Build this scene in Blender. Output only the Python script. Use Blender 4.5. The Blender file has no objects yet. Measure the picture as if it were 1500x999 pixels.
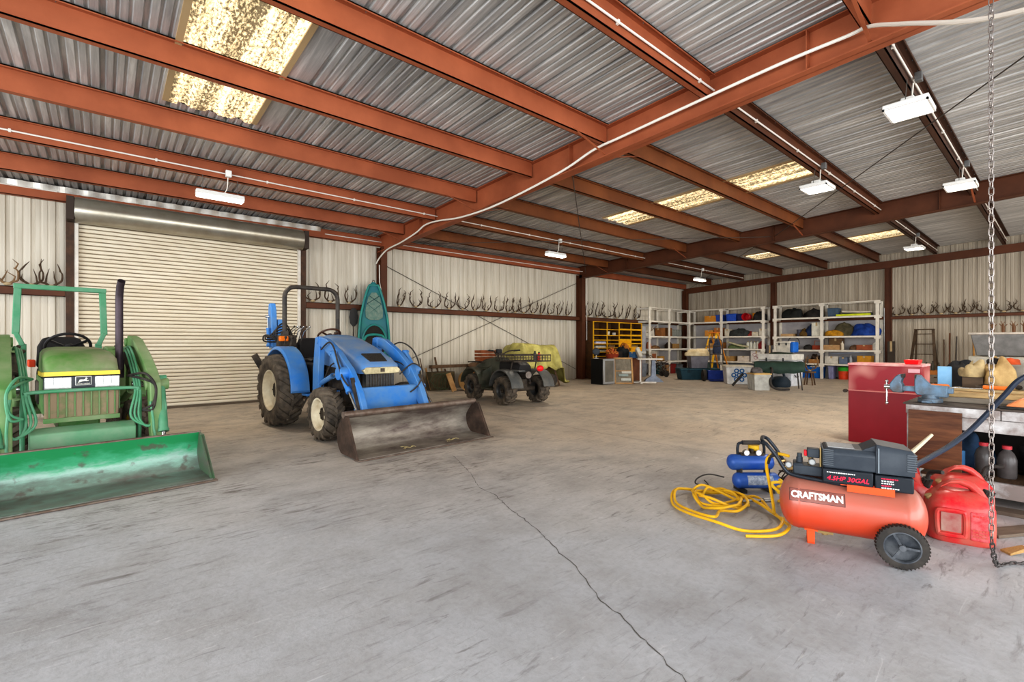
import bpy, bmesh, math, random
from mathutils import Vector, Matrix, Euler
random.seed(7)
SC = bpy.context.scene
COL = SC.collection
R = math.radians
PI = math.pi

# ------------------------------------------------------------------ materials
def lin(c):
    c = c / 255.0
    return c / 12.92 if c <= 0.04045 else ((c + 0.055) / 1.055) ** 2.4
def rgb(r, g, b): return (lin(r), lin(g), lin(b), 1.0)
MC = {}
def mat(name, col, rough=0.6, metal=0.0, dirt=None, amt=0.5, scale=4.0, stretch=(1, 1, 1), bump=0.0, bscale=30.0,
        spec=0.25, emit=None, estr=0.0, alpha=1.0, detail=6.0, contrast=0.18, trans=0.0, coat=0.0):
    """A principled material; an optional second colour mottles it through procedural noise."""
    if name in MC: return MC[name]
    m = bpy.data.materials.new(name); m.use_nodes = True
    nt = m.node_tree; n = nt.nodes; l = nt.links
    b = n['Principled BSDF']
    b.inputs['Base Color'].default_value = rgb(*col)
    b.inputs['Roughness'].default_value = rough
    b.inputs['Metallic'].default_value = metal
    b.inputs['Specular IOR Level'].default_value = spec
    if coat: b.inputs['Coat Weight'].default_value = coat; b.inputs['Coat Roughness'].default_value = .15
    if trans: b.inputs['Transmission Weight'].default_value = trans
    if alpha < 1: b.inputs['Alpha'].default_value = alpha
    if emit: b.inputs['Emission Color'].default_value = rgb(*emit); b.inputs['Emission Strength'].default_value = estr
    if dirt or bump:
        tc = n.new('ShaderNodeTexCoord'); mp = n.new('ShaderNodeMapping')
        mp.inputs['Scale'].default_value = stretch
        l.new(tc.outputs['Object'], mp.inputs['Vector'])
    if dirt:
        nz = n.new('ShaderNodeTexNoise'); nz.inputs['Scale'].default_value = scale
        nz.inputs['Detail'].default_value = detail; nz.inputs['Roughness'].default_value = 0.62
        l.new(mp.outputs['Vector'], nz.inputs['Vector'])
        cr = n.new('ShaderNodeMapRange')
        c0 = 0.62 - amt * 0.3
        cr.inputs['From Min'].default_value = c0 - contrast; cr.inputs['From Max'].default_value = c0 + contrast
        cr.inputs['To Min'].default_value = 0; cr.inputs['To Max'].default_value = min(1, .35 + amt)
        l.new(nz.outputs['Fac'], cr.inputs['Value'])
        mx = n.new('ShaderNodeMix'); mx.data_type = 'RGBA'
        mx.inputs['A'].default_value = rgb(*col); mx.inputs['B'].default_value = rgb(*dirt)
        l.new(cr.outputs['Result'], mx.inputs['Factor']); l.new(mx.outputs['Result'], b.inputs['Base Color'])
    if bump:
        n2 = n.new('ShaderNodeTexNoise'); n2.inputs['Scale'].default_value = bscale; n2.inputs['Detail'].default_value = 4
        l.new(mp.outputs['Vector'], n2.inputs['Vector'])
        bp = n.new('ShaderNodeBump'); bp.inputs['Strength'].default_value = bump; bp.inputs['Distance'].default_value = 0.02
        l.new(n2.outputs['Fac'], bp.inputs['Height']); l.new(bp.outputs['Normal'], b.inputs['Normal'])
    MC[name] = m
    return m

# ------------------------------------------------------------------ mesh builder
def frame(d, up=None):
    d = Vector(d).normalized()
    u = Vector(up) if up else Vector((0, 0, 1))
    if abs(d.dot(u.normalized())) > .98: u = Vector((0, 1, 0)) if abs(d.y) < .9 else Vector((1, 0, 0))
    s = d.cross(u).normalized(); t = s.cross(d).normalized()
    return s, t
class MB:
    def __init__(self): self.v = []; self.f = []; self.T = Matrix.Identity(4)
    def add(self, vs, fs):
        k = len(self.v); self.v += [self.T @ Vector(p) for p in vs]; self.f += [tuple(i + k for i in f) for f in fs]
        return self
    def box(self, c, s, rot=(0, 0, 0), taper=1.0):
        M = Matrix.Translation(c) @ Euler(rot).to_matrix().to_4x4(); a, b, d = (q / 2 for q in s)
        vs = []
        for z, t in ((-d, 1.0), (d, taper)):
            for x, y in ((-a, -b), (a, -b), (a, b), (-a, b)): vs.append(M @ Vector((x * t, y * t, z)))
        return self.add(vs, [(3, 2, 1, 0), (4, 5, 6, 7), (0, 1, 5, 4), (1, 2, 6, 5), (2, 3, 7, 6), (3, 0, 4, 7)])
    def b2(self, lo, hi):
        return self.box([(lo[i] + hi[i]) / 2 for i in range(3)], [abs(hi[i] - lo[i]) for i in range(3)])
    def hexa(self, p8):     # bottom ring of four, top ring of four
        return self.add(p8, [(3, 2, 1, 0), (4, 5, 6, 7), (0, 1, 5, 4), (1, 2, 6, 5), (2, 3, 7, 6), (3, 0, 4, 7)])
    def bar(self, p, q, w, h=None, up=None, w2=None, h2=None):   # rectangular bar between two points
        h = h or w; w2 = w2 or w; h2 = h2 or h
        p = Vector(p); q = Vector(q); s, t = frame(q - p, up)
        vs = []
        for o, a, b in ((p, w / 2, h / 2), (q, w2 / 2, h2 / 2)):
            for x, y in ((-a, -b), (a, -b), (a, b), (-a, b)): vs.append(o + s * x + t * y)
        return self.add(vs, [(3, 2, 1, 0), (4, 5, 6, 7), (0, 1, 5, 4), (1, 2, 6, 5), (2, 3, 7, 6), (3, 0, 4, 7)])
    def cyl(self, p, q, r, r2=None, n=20, cap=True):
        r2 = r if r2 is None else r2; p = Vector(p); q = Vector(q); s, t = frame(q - p)
        vs = []; fs = []
        for o, rr in ((p, r), (q, r2)):
            for i in range(n):
                a = 2 * PI * i / n; vs.append(o + s * (rr * math.cos(a)) + t * (rr * math.sin(a)))
        for i in range(n): j = (i + 1) % n; fs.append((i, j, n + j, n + i))
        if cap: fs += [tuple(range(n - 1, -1, -1)), tuple(range(n, 2 * n))]
        return self.add(vs, fs)
    def tube(self, pts, r, n=8, closed=False, cap=True):
        pts = [Vector(p) for p in pts]; m = len(pts); rs = r if isinstance(r, (list, tuple)) else [r] * m
        vs = []; fs = []; s = None
        for i in range(m):
            if closed: d = pts[(i + 1) % m] - pts[i - 1]
            else: d = pts[min(i + 1, m - 1)] - pts[max(i - 1, 0)]
            if d.length < 1e-9: d = Vector((0, 0, 1))
            d.normalize()
            if s is None: s, t = frame(d)
            else:
                s = (s - d * s.dot(d))
                if s.length < 1e-6: s, t = frame(d)
                s.normalize(); t = s.cross(d).normalized()
            for k in range(n):
                a = 2 * PI * k / n; vs.append(pts[i] + s * (rs[i] * math.cos(a)) + t * (rs[i] * math.sin(a)))
        for i in range(m if closed else m - 1):
            for k in range(n):
                a = i * n + k; b = i * n + (k + 1) % n; c = ((i + 1) % m) * n
                fs.append((a, b, c + (k + 1) % n, c + k))
        if cap and not closed: fs += [tuple(range(n - 1, -1, -1)), tuple((m - 1) * n + k for k in range(n))]
        return self.add(vs, fs)
    def lathe(self, prof, o=(0, 0, 0), ax=(0, 0, 1), n=24, a0=0, a1=2 * PI):   # prof = [(radius, height)]
        o = Vector(o); d = Vector(ax).normalized(); s, t = frame(d); full = abs(a1 - a0 - 2 * PI) < 1e-6
        k = n if full else n + 1; vs = []; fs = []
        for r, h in prof:
            for i in range(k):
                a = a0 + (a1 - a0) * i / n; vs.append(o + d * h + s * (r * math.cos(a)) + t * (r * math.sin(a)))
        for j in range(len(prof) - 1):
            for i in range(n):
                i2 = (i + 1) % k; fs.append((j * k + i, j * k + i2, (j + 1) * k + i2, (j + 1) * k + i))
        return self.add(vs, fs)
    def sph(self, c, r, n=14, m=9):
        r = r if isinstance(r, (list, tuple)) else (r, r, r); vs = []; fs = []
        for j in range(m + 1):
            ph = PI * j / m
            for i in range(n):
                a = 2 * PI * i / n
                vs.append((c[0] + r[0] * math.sin(ph) * math.cos(a), c[1] + r[1] * math.sin(ph) * math.sin(a), c[2] + r[2] * math.cos(ph)))
        for j in range(m):
            for i in range(n): i2 = (i + 1) % n; fs.append((j * n + i, (j + 1) * n + i, (j + 1) * n + i2, j * n + i2))
        return self.add(vs, fs)
    def prism(self, poly, ax, a, b):   # poly in the plane normal to ax ('x': (y,z), 'y': (x,z), 'z': (x,y)), extruded from a to b
        n = len(poly); vs = []
        for h in (a, b):
            for p in poly:
                vs.append({'x': (h, p[0], p[1]), 'y': (p[0], h, p[1]), 'z': (p[0], p[1], h)}[ax])
        fs = [tuple(range(n - 1, -1, -1)), tuple(range(n, 2 * n))] + [(i, (i + 1) % n, n + (i + 1) % n, n + i) for i in range(n)]
        return self.add(vs, fs)
    def loft(self, rings, cap=True, closed=True):
        n = len(rings[0]); vs = [p for r_ in rings for p in r_]; fs = []
        for j in range(len(rings) - 1):
            for i in range(n if closed else n - 1):
                i2 = (i + 1) % n; fs.append((j * n + i, j * n + i2, (j + 1) * n + i2, (j + 1) * n + i))
        if cap and closed: fs += [tuple(range(n - 1, -1, -1)), tuple((len(rings) - 1) * n + i for i in range(n))]
        return self.add(vs, fs)
    def sheet(self, fn, nu, nv):
        vs = [fn(i / nu, j / nv) for j in range(nv + 1) for i in range(nu + 1)]
        fs = [(j * (nu + 1) + i, j * (nu + 1) + i + 1, (j + 1) * (nu + 1) + i + 1, (j + 1) * (nu + 1) + i) for j in range(nv) for i in range(nu)]
        return self.add(vs, fs)
    def build(self, name, m, parent=None, smooth=True, bevel=0, ang=35, thick=0, seg=2, sub=0, ident=True):
        me = bpy.data.meshes.new(name); me.from_pydata([tuple(v) for v in self.v], [], self.f)
        bm = bmesh.new(); bm.from_mesh(me); bmesh.ops.recalc_face_normals(bm, faces=bm.faces); bm.to_mesh(me); bm.free()
        if smooth:
            me.polygons.foreach_set('use_smooth', [True] * len(me.polygons)); me.set_sharp_from_angle(angle=R(ang))
        o = bpy.data.objects.new(name, me); COL.objects.link(o)
        if m: me.materials.append(m)
        if parent: o.parent = parent
        if thick:
            q = o.modifiers.new('s', 'SOLIDIFY'); q.thickness = thick; q.offset = 0
        if bevel:
            q = o.modifiers.new('b', 'BEVEL'); q.width = bevel; q.segments = seg; q.limit_method = 'ANGLE'; q.angle_limit = R(35); q.harden_normals = False
        if sub:
            q = o.modifiers.new('u', 'SUBSURF'); q.levels = sub; q.render_levels = sub
        return o
def mb(): return MB()
def thing(name, label, cat, loc=(0, 0, 0), rz=0, group=None):
    o = bpy.data.objects.new(name, None); COL.objects.link(o); o.empty_display_size = .1
    o.location = loc; o.rotation_euler = (0, 0, rz); return tag(o, label, cat, group)
def tag(o, label, cat, group=None, kind=None):
    o['label'] = label; o['category'] = cat
    if group: o['group'] = group
    if kind: o['kind'] = kind
    return o
def struct(o, label=None):
    o['kind'] = 'structure'
    if label: o['label'] = label
    return o
def put(o, loc, rz=0, rot=None):
    o.location = loc; o.rotation_euler = rot or (0, 0, rz); return o
def dup(root, loc, rz=0, label=None, group=None, cat=None, scale=None):
    kids = list(root.children)
    r = root.copy(); COL.objects.link(r); r.location = loc; r.rotation_euler = (0, 0, rz)
    if label: r['label'] = label
    if group: r['group'] = group
    if scale: r.scale = scale
    for ch in kids:
        c = ch.copy(); COL.objects.link(c); c.parent = r
        for g in ch.children:
            d = g.copy(); COL.objects.link(d); d.parent = c
    return r
def smooth_path(pts, k=6, closed=False):   # Catmull-Rom
    P = [Vector(p) for p in pts]; n = len(P); out = []
    rng = range(n if closed else n - 1)
    for i in rng:
        p0 = P[i - 1] if (i > 0 or closed) else P[0]; p1 = P[i]; p2 = P[(i + 1) % n]; p3 = P[(i + 2) % n] if (i + 2 < n or closed) else P[-1]
        for j in range(k):
            t = j / k
            out.append(0.5 * ((2 * p1) + (p2 - p0) * t + (2 * p0 - 5 * p1 + 4 * p2 - p3) * t * t + (3 * p1 - p0 - 3 * p2 + p3) * t ** 3))
    if not closed: out.append(P[-1])
    return out
def text(body, size, name, m, parent, loc, rot, depth=.001, bold=0.0, align='CENTER', sx=1.0, shear=0.0):
    c = bpy.data.curves.new(name, 'FONT'); c.body = body; c.size = size; c.extrude = depth; c.offset = bold; c.shear = shear
    c.align_x = align; c.align_y = 'CENTER'; c.resolution_u = 3
    tmp = bpy.data.objects.new(name + '_tmp', c); COL.objects.link(tmp)
    dg = bpy.context.evaluated_depsgraph_get(); me = bpy.data.meshes.new_from_object(tmp.evaluated_get(dg)); bpy.data.objects.remove(tmp)
    me.materials.clear(); me.materials.append(m); me.name = name
    o = bpy.data.objects.new(name, me); COL.objects.link(o); o.parent = parent; o.location = loc; o.rotation_euler = rot; o.scale = (sx, 1, 1)
    return o
def lump(m, seedn, c, r, amp=.18, nu=22, nv=14, flat=0.0, p=2.0):
    """An irregular soft heap (cloth, bag) closed at the bottom."""
    rnd = random.Random(seedn); ks = [(rnd.uniform(1, 4), rnd.uniform(1, 5), rnd.uniform(0, 6.3), rnd.uniform(0, 6.3)) for _ in range(6)]
    vs = []; fs = []
    for j in range(nv + 1):
        ph = PI * .5 * j / nv * 1.12
        for i in range(nu):
            a = 2 * PI * i / nu
            n = sum(math.sin(round(k[0]) * a + k[2]) * math.cos(k[1] * ph + k[3]) for k in ks) / 6 * 2
            f = 1 + amp * n
            ca, sa = math.cos(a), math.sin(a)
            sq = (abs(ca) ** p + abs(sa) ** p) ** (-1 / p)
            x = math.sin(ph) ** .7 * ca * sq * r[0] * f; y = math.sin(ph) ** .7 * sa * sq * r[1] * f; z = max(0.0, math.cos(min(ph, PI / 2))) ** .8 * r[2] * f
            vs.append((c[0] + x, c[1] + y, c[2] + max(z, 0)))
    for j in range(nv):
        for i in range(nu): i2 = (i + 1) % nu; fs.append((j * nu + i, (j + 1) * nu + i, (j + 1) * nu + i2, j * nu + i2))
    fs.append(tuple(nv * nu + i for i in range(nu)))
    return m.add(vs, fs)
# ------------------------------------------------------------------ camera and calibration of the hall
cd = bpy.data.cameras.new('camera'); cam = bpy.data.objects.new('camera', cd); COL.objects.link(cam)
cd.sensor_width = 36; cd.lens = 698.1 * 36 / 1500; cd.shift_y = 3.2 / 1500; cd.clip_start = .02; cd.clip_end = 200
cam.location = (0, 0, 1.288); cam.rotation_euler = (R(90), 0, R(49.35 - 90)); SC.camera = cam
WY = 11.62; WX = 20.5; XL = -6.0; YB = -5.0
def zp(y): return 3.789 + .0411 * (11.615 - y)      # underside of the purlins
def zr(y): return zp(y) + .25                        # underside of the roof sheets

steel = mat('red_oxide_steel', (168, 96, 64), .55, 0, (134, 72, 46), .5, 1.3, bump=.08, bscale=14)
steel_dk = mat('shaded_dark_oxide_steel', (102, 60, 38), .55, 0, (76, 44, 28), .5, 1.3, bump=.08, bscale=14)  # this and the next two darken the steel to imitate dim far light
steel_md = mat('shaded_mid_oxide_steel', (128, 76, 42), .55, 0, (96, 54, 30), .5, 1.3, bump=.08, bscale=14)
steel_br = mat('shaded_brown_oxide_steel', (82, 54, 40), .6, 0, (62, 42, 32), .5, 1.3)
galv = mat('galvanised', (150, 150, 148), .38, .65, (112, 112, 112), .6, 6, bump=.1, bscale=20)
white_paint = mat('white_paint', (222, 216, 206), .5, 0, (190, 180, 165), .35, 5)
white_cable = mat('white_cable', (235, 228, 215), .4)
black_rub = mat('black_rubber', (34, 33, 33), .75, 0, (72, 66, 60), .5, 9)
dark_pl = mat('dark_plastic', (38, 42, 46), .45, 0, (70, 70, 68), .3, 7)
chrome = mat('bright_steel', (200, 200, 198), .22, 1.0)
wood = mat('pine_wood', (196, 158, 108), .6, 0, (160, 118, 72), .6, 5, stretch=(1, 6, 1))
wood_dk = mat('weathered_wood', (120, 92, 66), .7, 0, (80, 60, 44), .6, 5, stretch=(1, 6, 1))

def floor_mat():
    m = bpy.data.materials.new('concrete_floor'); m.use_nodes = True; nt = m.node_tree; n = nt.nodes; l = nt.links; b = n['Principled BSDF']
    tc = n.new('ShaderNodeTexCoord')
    def mapping(sc, rot=0):
        q = n.new('ShaderNodeMapping'); q.inputs['Scale'].default_value = sc; q.inputs['Rotation'].default_value = (0, 0, rot); l.new(tc.outputs['Object'], q.inputs['Vector']); return q
    def noise(mp, s, d=8, r=.6, dist=0):
        q = n.new('ShaderNodeTexNoise'); q.inputs['Scale'].default_value = s; q.inputs['Detail'].default_value = d; q.inputs['Roughness'].default_value = r; q.inputs['Distortion'].default_value = dist
        l.new(mp.outputs['Vector'], q.inputs['Vector']); return q
    def rng(src, a, b_, c=0, d=1):
        q = n.new('ShaderNodeMapRange'); q.inputs['From Min'].default_value = a; q.inputs['From Max'].default_value = b_; q.inputs['To Min'].default_value = c; q.inputs['To Max'].default_value = d
        l.new(src, q.inputs['Value']); return q.outputs['Result']
    def mix(fac, a, b_, mode='MIX'):
        q = n.new('ShaderNodeMix'); q.data_type = 'RGBA'; q.blend_type = mode
        if hasattr(fac, 'links'): l.new(fac, q.inputs['Factor'])
        else: q.inputs['Factor'].default_value = fac
        for k, s in (('A', a), ('B', b_)):
            if hasattr(s, 'links'): l.new(s, q.inputs[k])
            else: q.inputs[k].default_value = s
        return q.outputs['Result']
    def mul(a, b_):
        q = n.new('ShaderNodeMath'); q.operation = 'MULTIPLY'; l.new(a, q.inputs[0])
        if hasattr(b_, 'links'): l.new(b_, q.inputs[1])
        else: q.inputs[1].default_value = b_
        return q.outputs[0]
    big = noise(mapping((1, 1, 1)), .35, 4)
    med = noise(mapping((1, 1, 1)), 2.2, 8, .65)
    fine = noise(mapping((1, 1, 1)), 26, 6, .7)
    # grey near, tan farther in: cool and warm light painted in, plus dirt
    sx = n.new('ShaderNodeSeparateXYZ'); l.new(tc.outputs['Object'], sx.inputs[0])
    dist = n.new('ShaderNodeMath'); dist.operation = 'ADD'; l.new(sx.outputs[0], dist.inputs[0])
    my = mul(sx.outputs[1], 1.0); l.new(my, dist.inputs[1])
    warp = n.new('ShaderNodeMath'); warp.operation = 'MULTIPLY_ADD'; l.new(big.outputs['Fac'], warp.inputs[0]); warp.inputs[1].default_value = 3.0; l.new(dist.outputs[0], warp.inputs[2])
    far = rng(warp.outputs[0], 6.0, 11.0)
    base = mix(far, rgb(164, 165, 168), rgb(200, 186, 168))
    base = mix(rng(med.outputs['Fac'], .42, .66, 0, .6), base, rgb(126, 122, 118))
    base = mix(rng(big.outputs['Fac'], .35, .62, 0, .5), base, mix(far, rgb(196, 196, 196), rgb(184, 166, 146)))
    base = mix(rng(fine.outputs['Fac'], .45, .75, 0, .3), base, rgb(120, 118, 116))
    # scuffs: elongated noise bands in several directions
    for rot, sc, s, lo, hi, col, w in ((.5, (1, 5.5, 1), 3.2, .56, .68, (96, 90, 86), .75), (-.35, (1, 6, 1), 4.2, .58, .70, (100, 95, 90), .6), (1.3, (1, 8, 1), 3.4, .61, .7, (222, 222, 220), .5), (.1, (1, 7, 1), 5, .6, .7, (84, 80, 78), .5)):
        sn = noise(mapping(sc, rot), s, 7, .66, .6)
        area = noise(mapping((1, 1, 1), rot), .7, 3)
        base = mix(mul(rng(sn.outputs['Fac'], lo, hi), rng(area.outputs['Fac'], .38, .62, 0, w)), base, rgb(*col))
    # tyre grime: dark streaky drag marks in front of the two tractors
    gx = rng(sx.outputs[1], 2.2, 4.2, 0, 1); gy = rng(sx.outputs[0], 4.6, 3.0, 0, 1)
    dg = noise(mapping((1, 4.5, 1), -.25), 4.5, 8, .72, .8)
    gz = rng(noise(mapping((1, 1.6, 1), .4), .9, 3).outputs['Fac'], .45, .6)
    base = mix(mul(mul(mul(gx, gy), gz), rng(dg.outputs['Fac'], .50, .64, 0, .8)), base, rgb(88, 80, 74))
    l.new(base, b.inputs['Base Color']); b.inputs['Roughness'].default_value = .62; b.inputs['Specular IOR Level'].default_value = .35
    bp = n.new('ShaderNodeBump'); bp.inputs['Strength'].default_value = .25; bp.inputs['Distance'].default_value = .01
    l.new(fine.outputs['Fac'], bp.inputs['Height']); l.new(bp.outputs['Normal'], b.inputs['Normal'])
    return m
def vwall_mat(name, c1, c2, c3, axis):
    """Painted ribbed sheet with vertical run marks; axis = horizontal axis of the wall."""
    m = bpy.data.materials.new(name); m.use_nodes = True; nt = m.node_tree; n = nt.nodes; l = nt.links; b = n['Principled BSDF']
    tc = n.new('ShaderNodeTexCoord'); mp = n.new('ShaderNodeMapping'); mp.inputs['Scale'].default_value = (7, 7, .35); l.new(tc.outputs['Object'], mp.inputs['Vector'])
    nz = n.new('ShaderNodeTexNoise'); nz.inputs['Scale'].default_value = 1.6; nz.inputs['Detail'].default_value = 7; l.new(mp.outputs['Vector'], nz.inputs['Vector'])
    r = n.new('ShaderNodeValToRGB'); e = r.color_ramp.elements
    e[0].position = .36; e[0].color = rgb(*c1); e[1].position = .52; e[1].color = rgb(*c2); q = r.color_ramp.elements.new(.7); q.color = rgb(*c3)
    l.new(nz.outputs['Fac'], r.inputs['Fac'])
    # the tone darkens towards the foot of the wall
    sx = n.new('ShaderNodeSeparateXYZ'); l.new(tc.outputs['Object'], sx.inputs[0])
    mr = n.new('ShaderNodeMapRange'); mr.inputs['From Min'].default_value = .9; mr.inputs['From Max'].default_value = 0; mr.inputs['To Max'].default_value = .45; l.new(sx.outputs[2], mr.inputs['Value'])
    mx = n.new('ShaderNodeMix'); mx.data_type = 'RGBA'; l.new(mr.outputs['Result'], mx.inputs['Factor']); l.new(r.outputs['Color'], mx.inputs['A']); mx.inputs['B'].default_value = rgb(130, 118, 104)
    l.new(mx.outputs['Result'], b.inputs['Base Color']); b.inputs['Roughness'].default_value = .5
    return m
def roof_mat(name='roof_sheet'):
    m = bpy.data.materials.new(name); m.use_nodes = True; nt = m.node_tree; n = nt.nodes; l = nt.links; b = n['Principled BSDF']
    tc = n.new('ShaderNodeTexCoord'); mp = n.new('ShaderNodeMapping'); mp.inputs['Scale'].default_value = (5.5, .3, 1); l.new(tc.outputs['Object'], mp.inputs['Vector'])
    nz = n.new('ShaderNodeTexNoise'); nz.inputs['Scale'].default_value = 2.2; nz.inputs['Detail'].default_value = 9; nz.inputs['Roughness'].default_value = .68; nz.inputs['Distortion'].default_value = .15; l.new(mp.outputs['Vector'], nz.inputs['Vector'])
    r = n.new('ShaderNodeValToRGB'); e = r.color_ramp.elements
    e[0].position = .30; e[0].color = rgb(142, 141, 140); e[1].position = .76; e[1].color = rgb(232, 230, 226); q = e.new(.52); q.color = rgb(180, 178, 175)
    l.new(nz.outputs['Fac'], r.inputs['Fac']); l.new(r.outputs['Color'], b.inputs['Base Color'])
    b.inputs['Roughness'].default_value = .4; b.inputs['Metallic'].default_value = .3
    return m
M_floor = floor_mat(); M_wall = vwall_mat('wall_sheet', (188, 178, 160), (202, 193, 176), (212, 204, 188), 'x')
M_wall2 = vwall_mat('end_wall_sheet', (152, 140, 122), (166, 154, 136), (178, 166, 147), 'y')
M_roof = roof_mat()

# floor with the long crack cut into it as a dark recessed line
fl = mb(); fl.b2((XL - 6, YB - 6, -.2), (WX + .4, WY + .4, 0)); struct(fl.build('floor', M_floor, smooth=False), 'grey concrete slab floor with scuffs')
def ribs(a, b, pitch=.305, off=0, mh=.006):
    """Cross-section of a ribbed sheet: list of (distance, recess)."""
    out = [(a, 0)]; x = math.ceil((a - off) / pitch) * pitch + off
    while x < b - .07:
        if x > a + .05:
            out += [(x - .03, 0), (x - .018, .03), (x + .018, .03), (x + .03, 0)]
            for d in (.10, .19): out += [(x + d - .016, 0), (x + d - .006, mh), (x + d + .012, mh), (x + d + .022, 0)] if x + d < b - .05 else []
        x += pitch
    out.append((b, 0)); return out
def wall_strip(prof, pt, z0, z1):
    m = mb(); vs = []; fs = []
    for s, r_ in prof: vs += [pt(s, r_, z0), pt(s, r_, z1(s) if callable(z1) else z1)]
    for i in range(len(prof) - 1): fs.append((2 * i, 2 * i + 2, 2 * i + 3, 2 * i + 1))
    return m.add(vs, fs)
ZT = 4.35
pw = lambda s, r_, z: (s, WY + r_, z)
w = wall_strip(ribs(XL, -.38), pw, 0, 4.08); w2 = wall_strip(ribs(3.45, WX), pw, 0, 4.08); w3 = wall_strip(ribs(-.38, 3.45), pw, 3.62, 4.08)
for q in (w2, w3): w.add(q.v, q.f)
w.b2((XL, WY + .05, 0), (-.38, WY + .12, 4.1)); w.b2((3.45, WY + .05, 0), (WX, WY + .12, 4.1))
struct(w.build('wall_left', M_wall, smooth=False), 'long off-white ribbed sheet metal wall with the roll-up door')
w = wall_strip(ribs(YB, WY), lambda s, r_, z: (WX + r_, s, z), 0, lambda s: zr(s) + .02)
w.b2((WX + .05, YB, 0), (WX + .12, WY, 4.0)); struct(w.build('wall_far', M_wall2, smooth=False), 'ribbed sheet metal end wall behind the shelving')
# roof: ribs run down the slope; openings for the translucent strips
SK = [(.6, 1.5), (8.9, 9.83), (16.35, 17.35)]; SY0, SY1 = 2.72, 7.07
prof = ribs(XL, WX, .305, 0, .014)
def roof_piece(p, y0, y1):
    m = mb(); vs = []; fs = []
    for s, r_ in p: vs += [(s, y0, zr(y0) + r_), (s, y1, zr(y1) + r_)]
    for i in range(len(p) - 1): fs.append((2 * i, 2 * i + 2, 2 * i + 3, 2 * i + 1))
    return m.add(vs, fs)
rf = mb()
for y0, y1 in ((YB, SY0), (SY1, WY + .15)):
    q = roof_piece(prof, y0, y1); rf.add(q.v, q.f)
seg = [(XL, SK[0][0]), (SK[0][1], SK[1][0]), (SK[1][1], SK[2][0]), (SK[2][1], WX)]
for a, b in seg: q = roof_piece(ribs(a, b, .305, 0, .014), SY0, SY1); rf.add(q.v, q.f)
ceil_o = rf.build('ceiling', M_roof, smooth=False); struct(ceil_o, 'ribbed galvanised roof sheets seen from below')
lid = mb(); 
for a, b in seg: lid.hexa([(a, YB, zr(YB) + .05), (b, YB, zr(YB) + .05), (b, WY + .2, zr(WY) + .05), (a, WY + .2, zr(WY) + .05), (a, YB, zr(YB) + .1), (b, YB, zr(YB) + .1), (b, WY + .2, zr(WY) + .1), (a, WY + .2, zr(WY) + .1)])
for a, b in SK:
    for y0, y1 in ((YB, SY0), (SY1, WY + .2)):
        lid.hexa([(a, y0, zr(y0) + .05), (b, y0, zr(y0) + .05), (b, y1, zr(y1) + .05), (a, y1, zr(y1) + .05), (a, y0, zr(y0) + .1), (b, y0, zr(y0) + .1), (b, y1, zr(y1) + .1), (a, y1, zr(y1) + .1)])
lid.build('insulation', galv, ceil_o, smooth=False)
def sky_mat():
    m = bpy.data.materials.new('skylight_sheet'); m.use_nodes = True; nt = m.node_tree; n = nt.nodes; l = nt.links; b = n['Principled BSDF']
    tc = n.new('ShaderNodeTexCoord'); mp = n.new('ShaderNodeMapping'); mp.inputs['Scale'].default_value = (1, .45, 1); l.new(tc.outputs['Object'], mp.inputs['Vector'])
    sp = n.new('ShaderNodeTexNoise'); sp.inputs['Scale'].default_value = 42; sp.inputs['Detail'].default_value = 5; sp.inputs['Roughness'].default_value = .7; l.new(mp.outputs['Vector'], sp.inputs['Vector'])
    m2 = n.new('ShaderNodeMapping'); m2.inputs['Scale'].default_value = (9, .25, 1); l.new(tc.outputs['Object'], m2.inputs['Vector'])
    st = n.new('ShaderNodeTexNoise'); st.inputs['Scale'].default_value = 1; st.inputs['Detail'].default_value = 3; l.new(m2.outputs['Vector'], st.inputs['Vector'])
    ad = n.new('ShaderNodeMath'); ad.operation = 'MULTIPLY_ADD'; l.new(st.outputs['Fac'], ad.inputs[0]); ad.inputs[1].default_value = .75; l.new(sp.outputs['Fac'], ad.inputs[2])
    r = n.new('ShaderNodeValToRGB'); e = r.color_ramp.elements
    e[0].position = .70; e[0].color = (1.0, .93, .70, 1); e[1].position = .96; e[1].color = (.13, .095, .05, 1); q = e.new(.83); q.color = (.80, .63, .36, 1)
    l.new(ad.outputs[0], r.inputs['Fac']); l.new(r.outputs['Color'], b.inputs['Base Color']); l.new(r.outputs['Color'], b.inputs['Emission Color']); b.inputs['Emission Strength'].default_value = .95
    b.inputs['Roughness'].default_value = .5
    return m
M_sky = sky_mat()
for i, (a, b) in enumerate(SK):
    m = mb(); N = 60; p = []
    for k in range(N + 1):
        x = a + (b - a) * k / N; ph = ((x - a) / .3) % 1
        p.append((x, .035 * max(0, min(1, 1.4 - abs(ph - .5) * 6)) + .004 * math.sin(k * 1.9)))
    q = roof_piece(p, SY0 - .03, SY1 + .04); m.add([(v.x, v.y, v.z - .004) for v in q.v], q.f)
    o = m.build('window_%d' % (i + 1), M_sky, smooth=False); struct(o, 'translucent yellowed roof light sheet')
    e = mb()
    for x in (a - .03, b + .03):
        e.hexa([(x - .03, SY0, zr(SY0) - .02), (x + .03, SY0, zr(SY0) - .02), (x + .03, SY1, zr(SY1) - .02), (x - .03, SY1, zr(SY1) - .02), (x - .03, SY0, zr(SY0)), (x + .03, SY0, zr(SY0)), (x + .03, SY1, zr(SY1)), (x - .03, SY1, zr(SY1))])
    e.build('window_trim', mat('bleached_wood', (176, 150, 112), .7), o, smooth=False)
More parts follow.
